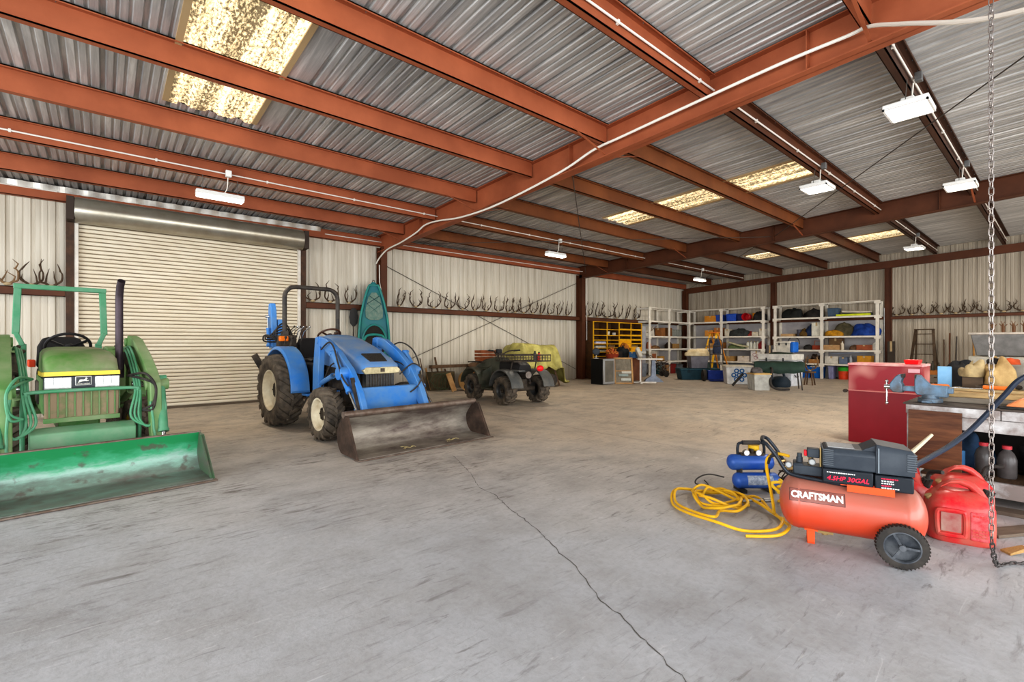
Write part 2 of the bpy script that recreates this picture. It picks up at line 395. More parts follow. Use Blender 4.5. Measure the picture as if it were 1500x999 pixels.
# ---- frames
TN = [0]
def trim(m, material, label, bevel=0):
    TN[0] += 1; return struct(m.build('trim_%d' % TN[0], material, smooth=False, bevel=bevel), label)
def cpurlin(y, x0, x1, material, label):
    z = zp(y); h = .245; m = mb(); t = .012; fl_ = .075
    m.b2((x0, y - .006, z), (x1, y + .006, z + h)); m.b2((x0, y - .006, z), (x1, y + fl_, z + t)); m.b2((x0, y - fl_, z + h - t), (x1, y + .006, z + h))
    m.b2((x0, y + fl_ - .008, z), (x1, y + fl_, z + .022)); m.b2((x0, y - fl_, z + h - .024), (x1, y - fl_ + .008, z + h))
    o = trim(m, material, label)
    s = mb(); x = x0 + .15
    while x < min(x1, 16): s.cyl((x, y - fl_ + .02, z + h - t), (x, y - fl_ + .02, z + h - t - .016), .004, n=5); x += .305
    if s.v: s.build('screw_tip', galv, o, smooth=False)
    return o
FR = [5.43, 13.11, 20.36]
PY = [-3.4, -1.9, -.35, 1.18, 2.72, 4.23, 5.77, 7.32, 8.79, 10.19]
for y in PY:
    for k, (a, b) in enumerate(((XL, FR[0]), (FR[0], FR[1]), (FR[1], FR[2]))):
        cpurlin(y, a + .05, b - .05, (steel if y > 0 else steel_md) if k == 0 else ((steel_md if y > 3.5 else (steel_dk if y > 2 else steel_br)) if k == 1 else (steel_dk if y > 3.5 else steel_br)), 'roof purlin of red oxide steel')  # darker steel from bay to bay imitates the light falling off
m = mb(); m.b2((XL, WY - .13, 3.775), (WX, WY - .12, 4.0)); m.b2((XL, WY - .13, 3.775), (WX, WY - .04, 3.787)); m.b2((XL, WY - .13, 3.99), (WX, WY - .04, 4.0)); trim(m, steel, 'eave strut along the top of the long wall')
def rafter(x, deep, w_, material, y0, y1, extra=.18):
    m = mb(); 
    def bar_(y, zlo, zhi, hw):
        pass
    def slab(za, zb, hw):
        m.hexa([(x - hw, y0, za(y0)), (x + hw, y0, za(y0)), (x + hw, y1, za(y1)), (x - hw, y1, za(y1)), (x - hw, y0, zb(y0)), (x + hw, y0, zb(y0)), (x + hw, y1, zb(y1)), (x - hw, y1, zb(y1))])
    lo = lambda y: zp(y) - extra
    hi = lambda y: zr(y) - .012
    slab(lo, hi, .006); slab(lo, lambda y: lo(y) + .014, w_ / 2); slab(lambda y: hi(y) - .012, hi, w_ / 2)
    for y in (1.7, 4.9, 9.4): m.b2((x - .09, y - .005, lo(y)), (x + .09, y + .005, hi(y)))
    return trim(m, material, 'main rafter of red oxide steel')
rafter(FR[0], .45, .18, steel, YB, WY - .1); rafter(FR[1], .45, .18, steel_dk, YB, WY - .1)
x = FR[2]; m = mb()
m.hexa([(x, YB, zp(YB) - .24), (x + .13, YB, zp(YB) - .24), (x + .13, WY - .1, zp(WY) - .24), (x, WY - .1, zp(WY) - .24), (x, YB, zp(YB) + .0), (x + .13, YB, zp(YB) + .0), (x + .13, WY - .1, zp(WY)), (x, WY - .1, zp(WY))])
trim(m, steel_dk, 'end wall rafter under the roof edge')
def ibeam_col(x, y, h, wx, wy, material, label):
    m = mb(); m.b2((x - wx / 2, y - wy / 2, 0), (x + wx / 2, y - wy / 2 + .012, h)); m.b2((x - wx / 2, y + wy / 2 - .012, 0), (x + wx / 2, y + wy / 2, h)); m.b2((x - .006, y - wy / 2, 0), (x + .006, y + wy / 2, h))
    m.b2((x - wx / 2 - .03, y - wy / 2 - .03, 0), (x + wx / 2 + .03, y + wy / 2 + .03, .015)); return trim(m, material, label)
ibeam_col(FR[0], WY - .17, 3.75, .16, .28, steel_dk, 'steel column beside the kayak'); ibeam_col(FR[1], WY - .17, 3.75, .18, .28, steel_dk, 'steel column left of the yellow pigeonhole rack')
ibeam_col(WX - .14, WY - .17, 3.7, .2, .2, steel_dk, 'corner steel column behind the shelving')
for y, hh in ((7.66, 3.72), (3.98, 3.86)): ibeam_col(WX - .1, y, hh, .16, .18, steel_dk, 'end wall column of red oxide steel, darkened for the dim far end')
# haunch plates where rafters meet columns
for x in FR[:2]:
    m = mb(); m.prism([(WY - .3, 3.3), (WY - .3, 3.62), (WY - .75, 3.62)], 'x', x - .006, x + .006)
# girts (the antler rails)
def girt_x(x0, x1, z, label):
    m = mb(); m.b2((x0, WY - .2, z - .14), (x1, WY - .19, z)); m.b2((x0, WY - .2, z - .012), (x1, WY - .01, z)); m.b2((x0, WY - .2, z - .14), (x1, WY - .14, z - .13)); return trim(m, steel_dk, label)
girt_x(XL, -.5, 2.24, 'wall rail carrying antlers, left of the roll-up door'); girt_x(3.56, FR[0] - .08, 2.24, 'wall rail between the roll-up door and the column')
girt_x(FR[0] + .08, FR[1] - .09, 2.24, 'wall rail carrying the long row of antlers'); girt_x(FR[1] + .09, WX - .2, 2.24, 'wall rail above the yellow rack')
for a, b, lb in ((YB, 3.9, 'right part of the end wall rail'), (4.06, 7.58, 'middle part of the end wall rail'), (7.74, WY - .25, 'corner part of the end wall rail')):
    m = mb(); m.b2((WX - .2, a, 2.10), (WX - .19, b, 2.20)); m.b2((WX - .2, a, 2.19), (WX - .01, b, 2.2)); m.b2((WX - .2, a, 2.10), (WX - .14, b, 2.11)); trim(m, steel_dk, lb)
# flange braces from rafter foot up to purlins
def strut_bar(p, q, label): m = mb(); m.bar(p, q, .03, .006); return trim(m, steel, label)
for x in FR[:2]:
    for y in (10.19, 7.32, 4.23, 1.18): strut_bar((x - .02, y, zp(y) - .17), (x - .75, y, zp(y) + .03), 'flange brace of flat steel'); 
for x in FR[:1]:
    for y in (7.32, 4.23): strut_bar((x + .02, y, zp(y) - .17), (x + .75, y, zp(y) + .03), 'flange brace of flat steel')
# diagonal rods on the wall and under the roof
rod = mat('bracing_rod', (84, 78, 72), .6, .3)
def rods(p, q, label): m = mb(); m.tube([p, q], .008, 6); return trim(m, rod, label)
rods((5.5, WY - .03, 3.35), (13.0, WY - .03, .35), 'diagonal wall bracing rod falling to the right'); rods((5.5, WY - .06, .55), (13.0, WY - .06, 3.45), 'diagonal wall bracing rod rising to the right')
rods((5.5, 11.2, zp(11.2) - .02), (13.1, 5.0, zp(5) - .02), 'thin roof bracing rod'); rods((5.5, -1.0, zp(-1) - .03), (13.1, 4.9, zp(4.9) - .03), 'thin roof bracing rod')
rods((13.1, 5.0, zp(5) - .02), (20.3, 11.2, zp(11.2) - .02), 'thin roof bracing rod'); rods((5.5, 5.0, zp(5) - .02), (13.1, 11.2, zp(11.2) - .03), 'thin roof bracing rod')
# bright ribbed strip standing in for outdoor light through the eave gap
m = mb(); m.sheet(lambda u, v: (-1.3 + 5.2 * u, WY - .14 - .03 * v + .012 * math.sin(u * 5.2 / .305 * 2 * PI), 3.925 + .10 * v), 170, 2); trim(m, mat('eave_gap_light', (205, 200, 190), .3, .6, (140, 135, 128), .5, 3), 'bright ribbed strip imitating light in the eave gap above the roll-up door')
# ---- roll-up door
curt_m = mat('door_curtain', (226, 217, 198), .45, 0, (196, 178, 146), .3, 1.1, stretch=(1, 1, 3), contrast=.25)
d = bpy.data.objects.new('door_1', None); COL.objects.link(d); d.location = (1.53, WY - .12, 0); struct(d, 'cream corrugated roll-up door')
m = mb(); vs = []; Nz = 48
for k in range(Nz):
    z = .05 + k * .0735
    for dz, dy in ((0, .0), (.02, -.012), (.044, -.012), (.056, .0), (.060, .016), (.0725, .016)): vs += [(-1.86, .02 + dy, z + dz), (1.86, .02 + dy, z + dz)]
m.add(vs, [(2 * i, 2 * i + 1, 2 * i + 3, 2 * i + 2) for i in range(len(vs) // 2 - 1)]); cu = m.build('door_curtain', curt_m, d, smooth=False)
g = mb()
for k in range(Nz): z = .05 + k * .0735; g.b2((-1.86, .028, z + .059), (1.86, .0345, z + .0735))
g.build('curtain_groove', mat('groove_dark', (118, 104, 82), .7), cu, smooth=False)  # dark strip along each groove of the curtain
m = mb(); m.b2((-1.86, .0, 0), (1.86, .05, .05)); m.build('bottom_bar', mat('dark_bar', (96, 84, 70), .6), d)
m = mb(); m.lathe([(.0, -1.9), (.22, -1.9), (.225, -1.89), (.225, 1.89), (.22, 1.9), (0, 1.9)], (0, -.19, 3.62), (1, 0, 0), 40); m.build('door_roll_cover', mat('roll_cover', (178, 172, 158), .3, .7, (150, 140, 120), .4, 3), d)
for s in (-1, 1):
    m = mb(); m.b2((s * 1.885 - .028, -.06, 0), (s * 1.885 + .028, .06, 3.42)); m.build('door_track', white_paint, d, bevel=.004)
    m = mb(); m.b2((s * 1.97 - .055, -.07, 0), (s * 1.97 + .055, .1, 3.78)); 
    for k in range(60): m.cyl((s * 1.97 + .02 * (k % 2 * 2 - 1), -.068, .06 + k * .06), (s * 1.97 + .02 * (k % 2 * 2 - 1), -.078, .06 + k * .06), .007, n=6)
    m.build('door_jamb', mat('rusty_jamb', (92, 66, 50), .7, 0, (60, 48, 40), .5, 9), d, smooth=False)
    m = mb(); m.b2((s * 1.955 - .05, -.36, 3.42), (s * 1.955 + .05, -.03, 3.82)); m.build('roll_bracket', mat('bracket_dark', (64, 52, 44), .6), d, bevel=.006)
# white cables and conduits
def cable(pts, r, name, label, m_=None, k=8):
    m = mb(); m.tube(smooth_path(pts, k), r, 8); o = m.build(name, m_ or white_cable); tag(o, label, 'cable'); return o
yy = lambda y: zp(y)
cable([(5.30, 11.50, 3.32), (5.31, 11.3, 3.46), (5.32, 10.9, 3.60), (5.32, 10.2, 3.66), (5.32, 9.5, 3.76), (5.32, 9.1, 3.86), (5.32, 8.6, 3.85), (5.32, 7.8, 3.76), (5.32, 6.9, 3.74), (5.32, 6.0, 3.80), (5.32, 5.0, 3.92), (5.32, 4.4, 4.05), (5.32, 3.9, 4.08), (5.32, 2.8, 4.14), (5.32, 1.9, 4.18), (5.32, 1.35, 4.18), (5.2, 1.15, 4.12), (4.9, .85, 3.86), (4.4, .35, 3.42), (3.9, -.2, 3.1)], .017, 'power_cable', 'thick white cable slung along the main rafter, sagging to the right')
# ------------------------------------------------------------------ conduits, fixtures
def conduit(y, x0, x1, label):
    m = mb(); z = zp(y) + .09; m.tube([(x0, y - .03, z), (x1, y - .03, z)], .011, 8)
    x = x0 + .6
    while x < x1: m.box((x, y - .025, z + .0), (.025, .03, .04)); x += 1.5
    o = m.build('conduit', mat('white_conduit', (222, 216, 206), .4), smooth=True); tag(o, label, 'conduit'); return o
conduit(8.79, XL, 20.2, 'white conduit running along the third roof beam from the left wall')
conduit(2.72, XL, 20.2, 'grey conduit along the roof beam above the middle right shop lights')
conduit(1.18, 5.5, 20.2, 'conduit on the rightmost visible roof beam')
m = mb(); m.tube([(XL, WY - .142, 3.93), (-.6, WY - .142, 3.93)], .011, 8); tag(m.build('conduit', MC['white_conduit']), 'white conduit on the eave beam left of the roll-up door', 'conduit')
m = mb(); m.tube([(4.0, WY - .15, 3.88), (12.95, WY - .15, 3.88), (13.2, WY - .33, 3.86), (13.24, WY - .34, 3.7), (13.24, WY - .34, 1.4)], .011, 8); tag(m.build('conduit', MC['white_conduit']), 'white conduit along the eave beam turning down the second column', 'conduit')
m = mb(); m.tube(smooth_path([(5.34, 11.4, 3.28), (5.32, 11.35, 2.9), (5.30, 11.3, 2.82), (5.34, 11.3, 2.6), (5.36, 11.3, 2.2)], 5), .012, 8); tag(m.build('drop_cable', white_cable), 'white cable hanging down the column behind the kayak', 'cable')
diff_m = mat('lamp_diffuser', (255, 252, 244), .4, emit=(255, 250, 240), estr=7)
house_m = mat('lamp_housing', (232, 230, 224), .4)
chain_m = mat('hanger_chain', (120, 116, 110), .4, .6)
def shop_light(name, lab, x, y, strip):
    zc = zp(y); t = thing(name, lab, 'ceiling light', (x, y - .02, zc - .30), 0, 'shop lights hung from the roof beams')
    if strip:
        L, Wd, Hh = .66, .16, .07
        m = mb(); m.prism([(-Wd / 2, 0), (-Wd / 2 + .02, Hh), (Wd / 2 - .02, Hh), (Wd / 2, 0)], 'x', -L / 2, L / 2); m.build('lamp_housing', house_m, t, bevel=.006)
        m = mb(); m.b2((-L / 2 + .01, -Wd / 2 + .004, -.035), (L / 2 - .01, Wd / 2 - .004, -.001)); m.build('diffuser', diff_m, t, bevel=.012)
        hang = [(-.24, 0), (.24, 0)]
    else:
        L, Wd, Hh = .46, .40, .045
        m = mb(); m.b2((-L / 2, -Wd / 2, 0), (L / 2, Wd / 2, Hh)); m.b2((-L / 2 + .12, -.06, Hh), (L / 2 - .12, .06, Hh + .07)); m.build('lamp_housing', house_m, t, bevel=.008)
        for k in range(3):
            m = mb(); w3 = (L - .04) / 3; a = -L / 2 + .02 + k * w3; m.b2((a + .004, -Wd / 2 + .02, -.012), (a + w3 - .004, Wd / 2 - .02, -.001)); m.build('diffuser', diff_m, t)
        m = mb(); m.b2((-L / 2, -Wd / 2, -.02), (-L / 2 + .02, Wd / 2, 0)); m.b2((L / 2 - .02, -Wd / 2, -.02), (L / 2, Wd / 2, 0)); m.b2((-L / 2, -Wd / 2, -.02), (L / 2, -Wd / 2 + .02, 0)); m.b2((-L / 2, Wd / 2 - .02, -.02), (L / 2, Wd / 2, 0)); m.build('rim', house_m, t)
        hang = [(-.2, 0), (.2, 0)]
    for hx, hy in hang:
        m = mb(); m.tube([(hx, hy, Hh), (hx * (1 if strip else .5), hy, .31)], .004, 6); m.build('hanger', chain_m, t)
    m = mb(); m.tube(smooth_path([(.05, 0, Hh), (.09, -.01, .16), (.1, -.02, .33)], 4), .007, 6); m.build('cord', MC['white_cable'], t)
    m = mb(); m.b2((.06, -.10, .33), (.14, -.035, .43)); m.build('junction_box', house_m if strip else galv, t, bevel=.004)
    ld = bpy.data.lights.new('lamp', 'AREA'); ld.shape = 'RECTANGLE'; ld.size = L; ld.size_y = Wd; ld.energy = 42; ld.color = (1, .90, .76)
    lo = bpy.data.objects.new('lamp', ld); COL.objects.link(lo); lo.parent = t; lo.location = (0, 0, -.05)
    return t
shop_light('shop_light', 'slim strip light hung over the roll-up door', 1.42, 8.79, 1)
shop_light('shop_light', 'strip light hung in the middle bay near the second column', 9.05, 8.79, 1)
shop_light('shop_light', 'small distant strip light in the far corner bay', 16.6, 8.79, 1)
shop_light('shop_light', 'square panel light nearest the camera at upper right', 6.9, 1.18, 0)
shop_light('shop_light', 'square panel light just left of the hanging chain', 10.9, 1.18, 0)
shop_light('shop_light', 'square panel light beside the middle skylight strip', 9.0, 2.72, 0)
shop_light('shop_light', 'square panel light farthest away near the end wall', 16.7, 2.72, 0)
# sky light, plus unseen area lamps added as fill at the sides
w = bpy.data.worlds.new('world'); SC.world = w; w.use_nodes = True
w.node_tree.nodes['Background'].inputs[0].default_value = (.86, .93, 1, 1); w.node_tree.nodes['Background'].inputs[1].default_value = 2.0
def area(loc, target, sx, sy, e, col):
    ld = bpy.data.lights.new('added_fill', 'AREA'); ld.shape = 'RECTANGLE'; ld.size = sx; ld.size_y = sy; ld.energy = e; ld.color = col
    lo = bpy.data.objects.new('added_fill', ld); COL.objects.link(lo); lo.location = loc
    lo.rotation_euler = (Vector(target) - Vector(loc)).to_track_quat('-Z', 'Y').to_euler(); return lo
area((2, -5.5, 1.6), (6, 6, 3.0), 12, 3.2, 640, (.97, .985, 1))       # added fill at the open front side of the hall
area((-6.5, 3, 1.6), (4, 5, 2.6), 9, 3.2, 500, (.97, .985, 1))         # added fill at the left end, left open for light
area((13, -6.0, 1.8), (14, 8, 2.9), 12, 3.2, 330, (1, .93, .84))  # added warm fill for the far bays
SC.view_settings.view_transform = 'Standard'; SC.view_settings.look = 'Medium High Contrast'; SC.view_settings.exposure = 0.10
SC.cycles.max_bounces = 8; SC.cycles.diffuse_bounces = 4; SC.cycles.use_denoising = True
SC.cycles.sample_clamp_indirect = 6
# ------------------------------------------------------------------ wheels
tyre_m = mat('tractor_tyre', (52, 48, 44), .85, 0, (112, 100, 86), .55, 7, bump=.2, bscale=30)
cream_m = mat('cream_rim', (226, 216, 190), .5, 0, (180, 160, 128), .35, 6)
def tyre_mesh(r, w, rr, nl=20, lug=.035, sw=.085, chev=1, ang=.30):
    """Agricultural tyre about the x axis with chevron lugs (or knobs)."""
    m = mb(); h = w / 2; rc = r - lug
    prof = [(rr, -h * .78), (rr + .02, -h * .86), (rr + (rc - rr) * .45, -h), (rr + (rc - rr) * .8, -h * .97), (rc - .012, -h * .8), (rc, -h * .45), (rc + .004, 0),
            (rc, h * .45), (rc - .012, h * .8), (rr + (rc - rr) * .8, h * .97), (rr + (rc - rr) * .45, h), (rr + .02, h * .86), (rr, h * .78)]
    m.lathe(prof, (0, 0, 0), (1, 0, 0), 48)
    def P(x, rad, a): return (x, rad * math.cos(a), rad * math.sin(a))
    for s in (-1, 1):
        for k in range(nl):
            a = 2 * PI * (k + (.5 if s > 0 else 0)) / nl
            st = [(-.04 * w, r, a), (h * .5, r - .003, a - ang * .55 * chev), (h * .98, r - lug * .7, a - ang * chev), (h * 1.04, r - lug * 2.6, a - ang * 1.12 * chev)]
            rings = []
            for x, rad, aa in st:
                x *= s; da = sw / 2 / r; low = rad - lug * 1.3
                rings.append([P(x * .985, low, aa - da * 1.3), P(x, rad, aa - da), P(x, rad, aa + da), P(x * .985, low, aa + da * 1.3)])
            m.loft(rings)
    return m
def wheel(parent, name, c, r, w, rr, side, rim_m, nl=20, lug=.035, sw=.085, hubcap=.1, holes=0, ang=.3, dish=.05):
    o = tyre_mesh(r, w, rr, nl, lug, sw, ang=ang).build(name, tyre_m, parent, ang=40); o.location = c
    m = mb(); s = side; h = w / 2
    m.lathe([(rr + .014, s * h * .84), (rr + .016, s * h * .9), (rr - .006, s * h * .88), (rr - .02, s * h * .62), (rr * .86, s * (h * .5 - dish * .4)), (rr * .5, s * (h * .45 - dish)), (hubcap, s * (h * .45 - dish)), (hubcap, s * (h * .45 - dish + .03)), (0, s * (h * .45 - dish + .035))], (0, 0, 0), (1, 0, 0), 36)
    m.lathe([(rr + .014, -s * h * .84), (rr - .02, -s * h * .5), (rr * .6, -s * h * .2)], (0, 0, 0), (1, 0, 0), 36)
    rim = m.build('rim', rim_m, o, ang=30)
    m = mb(); m.cyl((s * (h * .45 - dish), 0, 0), (s * (h * .45 - dish + .038), 0, 0), hubcap * .95, n=24)
    for k in range(6):
        a = 2 * PI * k / 6; m.cyl((s * (h * .45 - dish), hubcap * .75 * math.cos(a), hubcap * .75 * math.sin(a)), (s * (h * .45 - dish + .05), hubcap * .75 * math.cos(a), hubcap * .75 * math.sin(a)), .011, n=6)
    m.build('hub', MC['rod_dark'] if 'rod_dark' in MC else mat('rod_dark', (70, 62, 54), .6, .4), o)
    return o
def ring_sec(y, hw, z0, z1, rt=.5, n=9):
    """Hood cross-section: flat bottom, rounded shoulders (rt = how round)."""
    pts = [(-hw, y, z0)]
    for i in range(n + 1):
        a = PI - PI * i / n; ca, sa = math.cos(a), math.sin(a); e = 2 / (2 + 4 * (1 - rt))
        pts.append((hw * math.copysign(abs(ca) ** e, ca), y, z0 + (z1 - z0) * (.35 + .65 * abs(sa) ** e)))
    pts.append((hw, y, z0)); return pts
def hydraulic(parent, p, q, r, body_m, frac=.6, name='hydraulic_cylinder'):
    p = Vector(p); q = Vector(q); mid = p.lerp(q, frac)
    m = mb(); m.cyl(p, mid, r, n=16); m.cyl(mid - (q - p).normalized() * .03, mid, r * 1.15, n=16); d = Vector((1, 0, 0)) * r * 1.3; m.cyl(p - d, p + d, r * .8, n=12)
    o = m.build(name, body_m, parent)
    m = mb(); m.cyl(mid, q, r * .45, n=12); m.cyl(q - d, q + d, r * .7, n=12); m.build('piston_rod', chrome, o); return o
def loader_bucket(parent, yf, yb, hw, H, outm, inm, lipm, lean=.0, tube_r=.03, cx=0.0):
    """Loader bucket open towards -y; shell, two side plates, cutting edge, top rail."""
    prof = [(yf, .012), (yb - .12, .02), (yb - .03, .06), (yb + .03, .15), (yb + .03, H * .62), (yb - .05 - lean, H)]
    pr_ = smooth_path([(0, y, z) for y, z in prof], 5); t = .012
    m = mb(); rings = []
    for i, p in enumerate(pr_):
        d = (pr_[min(i + 1, len(pr_) - 1)] - pr_[max(i - 1, 0)]).normalized(); nrm = Vector((0, d.z, -d.y))
        a = p; b = p + nrm * -t
        rings.append([(-hw, a.y, a.z), (hw, a.y, a.z), (hw, b.y, b.z), (-hw, b.y, b.z)])
    m.loft(rings); o = m.build('bucket', inm, parent, ang=40); o.location = (cx, 0, 0)
    for s in (-1, 1):
        poly = [(yf + .02, .01)] + [(p.y, p.z) for p in pr_[6:]] + [(yb - .16 - lean, H - .015)]
        m = mb(); m.prism(poly, 'x', s * hw, s * (hw + .014)); m.prism([(yf + .02, .01), (yb - .16 - lean, H - .015), (yb - .12 - lean, H - .01), (yf + .07, .01)], 'x', s * hw - .012, s * (hw + .022)); m.build('side_plate', outm, o)
    m = mb(); m.b2((-hw - .03, yf - .03, .002), (hw + .03, yf + .09, .018)); m.build('cutting_edge', lipm, o, bevel=.004)
    m = mb(); m.cyl((-hw - .02, yb - .05 - lean, H), (hw + .02, yb - .05 - lean, H), tube_r, n=14); m.build('top_rail', lipm, o)
    m = mb()
    for s in (-1, 1):
        for e in (-.05, .05): m.prism([(yb + .045, .12), (yb + .16, .16), (yb + .16, .3), (yb + .05, H * .6)], 'x', s * .47 + e - .006 - cx, s * .47 + e + .006 - cx)
    m.build('mounting_ears', outm, o)
    return o
def boom(parent, x, pts, w, hs, material, name='loader_arm'):
    """Welded box boom following (y,z) points with per-point depth."""
    m = mb(); P = [Vector((x, y, z)) for y, z in pts]; rings = []
    for i, p in enumerate(P):
        d = (P[min(i + 1, len(P) - 1)] - P[max(i - 1, 0)]).normalized(); n_ = Vector((0, -d.z, d.y)); h = hs[i] / 2; sx = Vector((w / 2, 0, 0))
        rings.append([p - sx - n_ * h, p + sx - n_ * h, p + sx + n_ * h, p - sx + n_ * h])
    m.loft(rings); return m.build(name, material, parent, bevel=.008)
def hose(parent, pts, r, m_, name='hydraulic_hose', k=6):
    m = mb(); m.tube(smooth_path(pts, k), r, 7); return m.build(name, m_, parent)
def steering(parent, c, r, tilt, m_):
    m = mb(); M = Matrix.Translation(c) @ Matrix.Rotation(tilt, 4, 'X'); m.T = M
    m.tube([(r * math.cos(2 * PI * i / 28), r * math.sin(2 * PI * i / 28), 0) for i in range(28)], .016, 8, closed=True)
    for k in range(3): a = PI / 2 + 2 * PI * k / 3; m.bar((0, 0, -.03), (r * math.cos(a), r * math.sin(a), 0), .03, .012)
    m.lathe([(0, .0), (.05, 0), (.055, -.02), (.03, -.05), (.022, -.35), (0, -.35)], n=16)
    return m.build('steering_wheel', m_, parent)
def seat_part(parent, c, w, m_, back=.42):
    m = mb(); x, y, z = c
    m.loft([ring_sec(y - .25, w / 2 * .85, z - .05, z + .05, .5), ring_sec(y - .18, w / 2, z - .07, z + .08, .4), ring_sec(y + .18, w / 2, z - .07, z + .07, .4), ring_sec(y + .24, w / 2 * .9, z - .05, z + .04, .5)])
    o = m.build('seat', m_, parent)
    m = mb(); rings = []
    for t, hw, th in ((0, .85, .06), (.12, 1, .09), (.7, .95, .09), (.95, .75, .07), (1, .5, .04)):
        zz = z + .02 + back * t; yy_ = y + .22 + .1 * t
        rings.append([(x - w / 2 * hw, yy_ - th / 2, zz), (x - w / 2 * hw * .9, yy_ - th, zz), (x + w / 2 * hw * .9, yy_ - th, zz), (x + w / 2 * hw, yy_ - th / 2, zz), (x + w / 2 * hw, yy_ + th / 2, zz), (x - w / 2 * hw, yy_ + th / 2, zz)])
    m.loft(rings); m.build('backrest', m_, o, bevel=.015); return o
def fender(parent, s, cx, w, r, cz, m_, a0, a1, yc=0, flat=0):
    """Curved mudguard over a rear wheel: strip plus inner skirt."""
    n = 16; rings = []
    for i in range(n + 1):
        a = a0 + (a1 - a0) * i / n; y = yc + r * math.cos(a); z = cz + r * math.sin(a)
        y2 = yc + (r - .02) * math.cos(a); z2 = cz + (r - .02) * math.sin(a)
        rings.append([(cx - w / 2, y, z - .03), (cx - w / 2 + .02, y, z), (cx + w / 2 - .02, y, z), (cx + w / 2, y, z - .03), (cx + w / 2, y2, z2 - .03), (cx - w / 2, y2, z2 - .03)])
    m = mb(); m.loft(rings)
    xi = cx - s * w / 2; poly = [(yc + r * math.cos(a0 + (a1 - a0) * i / n), cz + r * math.sin(a0 + (a1 - a0) * i / n) - .02) for i in range(n + 1)]
    m.prism(poly, 'x', xi, xi + s * .012); return m.build('fender', m_, parent, ang=35)

# ------------------------------------------------------------------ blue tractor
blue = mat('tractor_blue', (46, 120, 196), .42, 0, (110, 142, 166), .36, 3.2, coat=.2)
blue_d = mat('tractor_blue_dusty', (68, 128, 190), .5, 0, (142, 152, 160), .5, 2.6)
iron = mat('dark_iron', (44, 42, 42), .7, .2, (96, 84, 70), .45, 8)
seat_m = mat('black_vinyl', (40, 38, 38), .55)
brown_b = mat('worn_bucket_outside', (104, 84, 72), .55, .35, (62, 52, 46), .6, 5, bump=.15)
brown_i = mat('worn_bucket_inside', (96, 84, 78), .5, .3, (178, 170, 156), .4, 3.2, stretch=(.6, 1, 2.2), bump=.15, contrast=.14)
lip_m = mat('polished_edge', (128, 116, 106), .45, .4, (92, 72, 60), .5, 9)
T = thing('tractor', 'blue compact tractor with cream rims and a brown front loader bucket', 'tractor', (2.74, 8.1, 0), R(3.8))
for s in (-1, 1):
    wheel(T, 'rear_wheel', (s * .63, 0, .56), .56, .36, .30, s, cream_m, nl=19, lug=.04, sw=.075, hubcap=.12)
    wheel(T, 'front_wheel', (s * .61, -1.66, .355), .355, .24, .20, s, cream_m, nl=17, lug=.03, sw=.055, hubcap=.09)
m = mb(); m.b2((-.16, -1.7, .42), (.16, .25, .72)); m.b2((-.2, -.25, .4), (.2, .3, .85)); m.cyl((-.5, 0, .56), (.5, 0, .56), .09); m.b2((-.13, -1.95, .38), (.13, -1.4, .6)); m.build('chassis', iron, T, bevel=.02)
m = mb(); m.cyl((-.48, -1.66, .36), (.48, -1.66, .36), .06, n=14); m.sph((-.42, -1.66, .36), .1); m.sph((.42, -1.66, .36), .1); m.b2((-.12, -1.8, .34), (.12, -1.5, .5)); m.build('front_axle', iron, T)
m = mb(); m.b2((-.19, -1.75, .6), (.19, -.75, .98)); m.cyl((-.2, -1.2, .7), (.22, -1.2, .7), .11); m.b2((-.24, -1.35, .62), (-.18, -1.0, .8)); m.build('engine', iron, T, bevel=.02)
hood = [ring_sec(-.62, .27, 1.00, 1.39, .35), ring_sec(-.72, .30, .98, 1.42, .35), ring_sec(-1.0, .31, .96, 1.37, .35), ring_sec(-1.4, .31, .93, 1.26, .4), ring_sec(-1.75, .30, .90, 1.13, .45), ring_sec(-1.98, .29, .88, 1.03, .5), ring_sec(-2.04, .25, .88, .97, .6)]
mb().loft(hood).build('hood', blue_d, T, ang=50)
m = mb(); m.hexa([(-.13, -1.96, 1.03), (.13, -1.96, 1.03), (.15, -1.74, 1.115), (-.15, -1.74, 1.115), (-.13, -1.965, 1.043), (.13, -1.965, 1.043), (.15, -1.745, 1.15), (-.15, -1.745, 1.15)]); m.build('hood_vent', mat('vent_mesh', (70, 66, 60), .7, 0, (40, 38, 36), .6, 60), T, bevel=.01)
m = mb(); m.prism([(-.25, .875), (.25, .875), (.28, .925), (.23, .965), (-.23, .965), (-.28, .925)], 'y', -2.06, -1.9); h_ = m.build('headlight_panel', mat('headlight_glass', (214, 200, 160), .15, .2, (150, 140, 110), .4, 14), T, bevel=.01)
m = mb(); m.box((0, -2.065, .925), (.06, .006, .05)); m.build('badge', iron, h_)
m = mb(); m.b2((-.21, -2.0, .62), (.21, -1.9, .885)); g_ = m.build('grille', mat('grille_mesh', (58, 58, 60), .7, 0, (90, 86, 80), .4, 30), T)
m = mb()
for k in range(9): m.box((-.16 + .04 * k, -2.005, .75), (.006, .01, .25))
m.build('grille_bars', iron, g_)
for s in (-1, 1):
    m = mb(); m.hexa([(s * .25, -1.9, .74), (s * .27, -1.9, .74), (s * .27, -.9, .8), (s * .25, -.9, .8), (s * .25, -1.9, .9), (s * .27, -1.9, .9), (s * .27, -.9, .97), (s * .25, -.9, .97)]); m.build('side_screen', iron, T)
m = mb(); m.loft([ring_sec(-.66, .25, .95, 1.41, .3), ring_sec(-.5, .22, .95, 1.38, .35), ring_sec(-.45, .2, .95, 1.3, .4)]); m.build('dashboard', seat_m, T)
steering(T, (0, -.36, 1.42), .17, R(-32), mat('steering_brown', (74, 48, 34), .5))
seat_part(T, (0, .12, .98), .46, seat_m, .38)
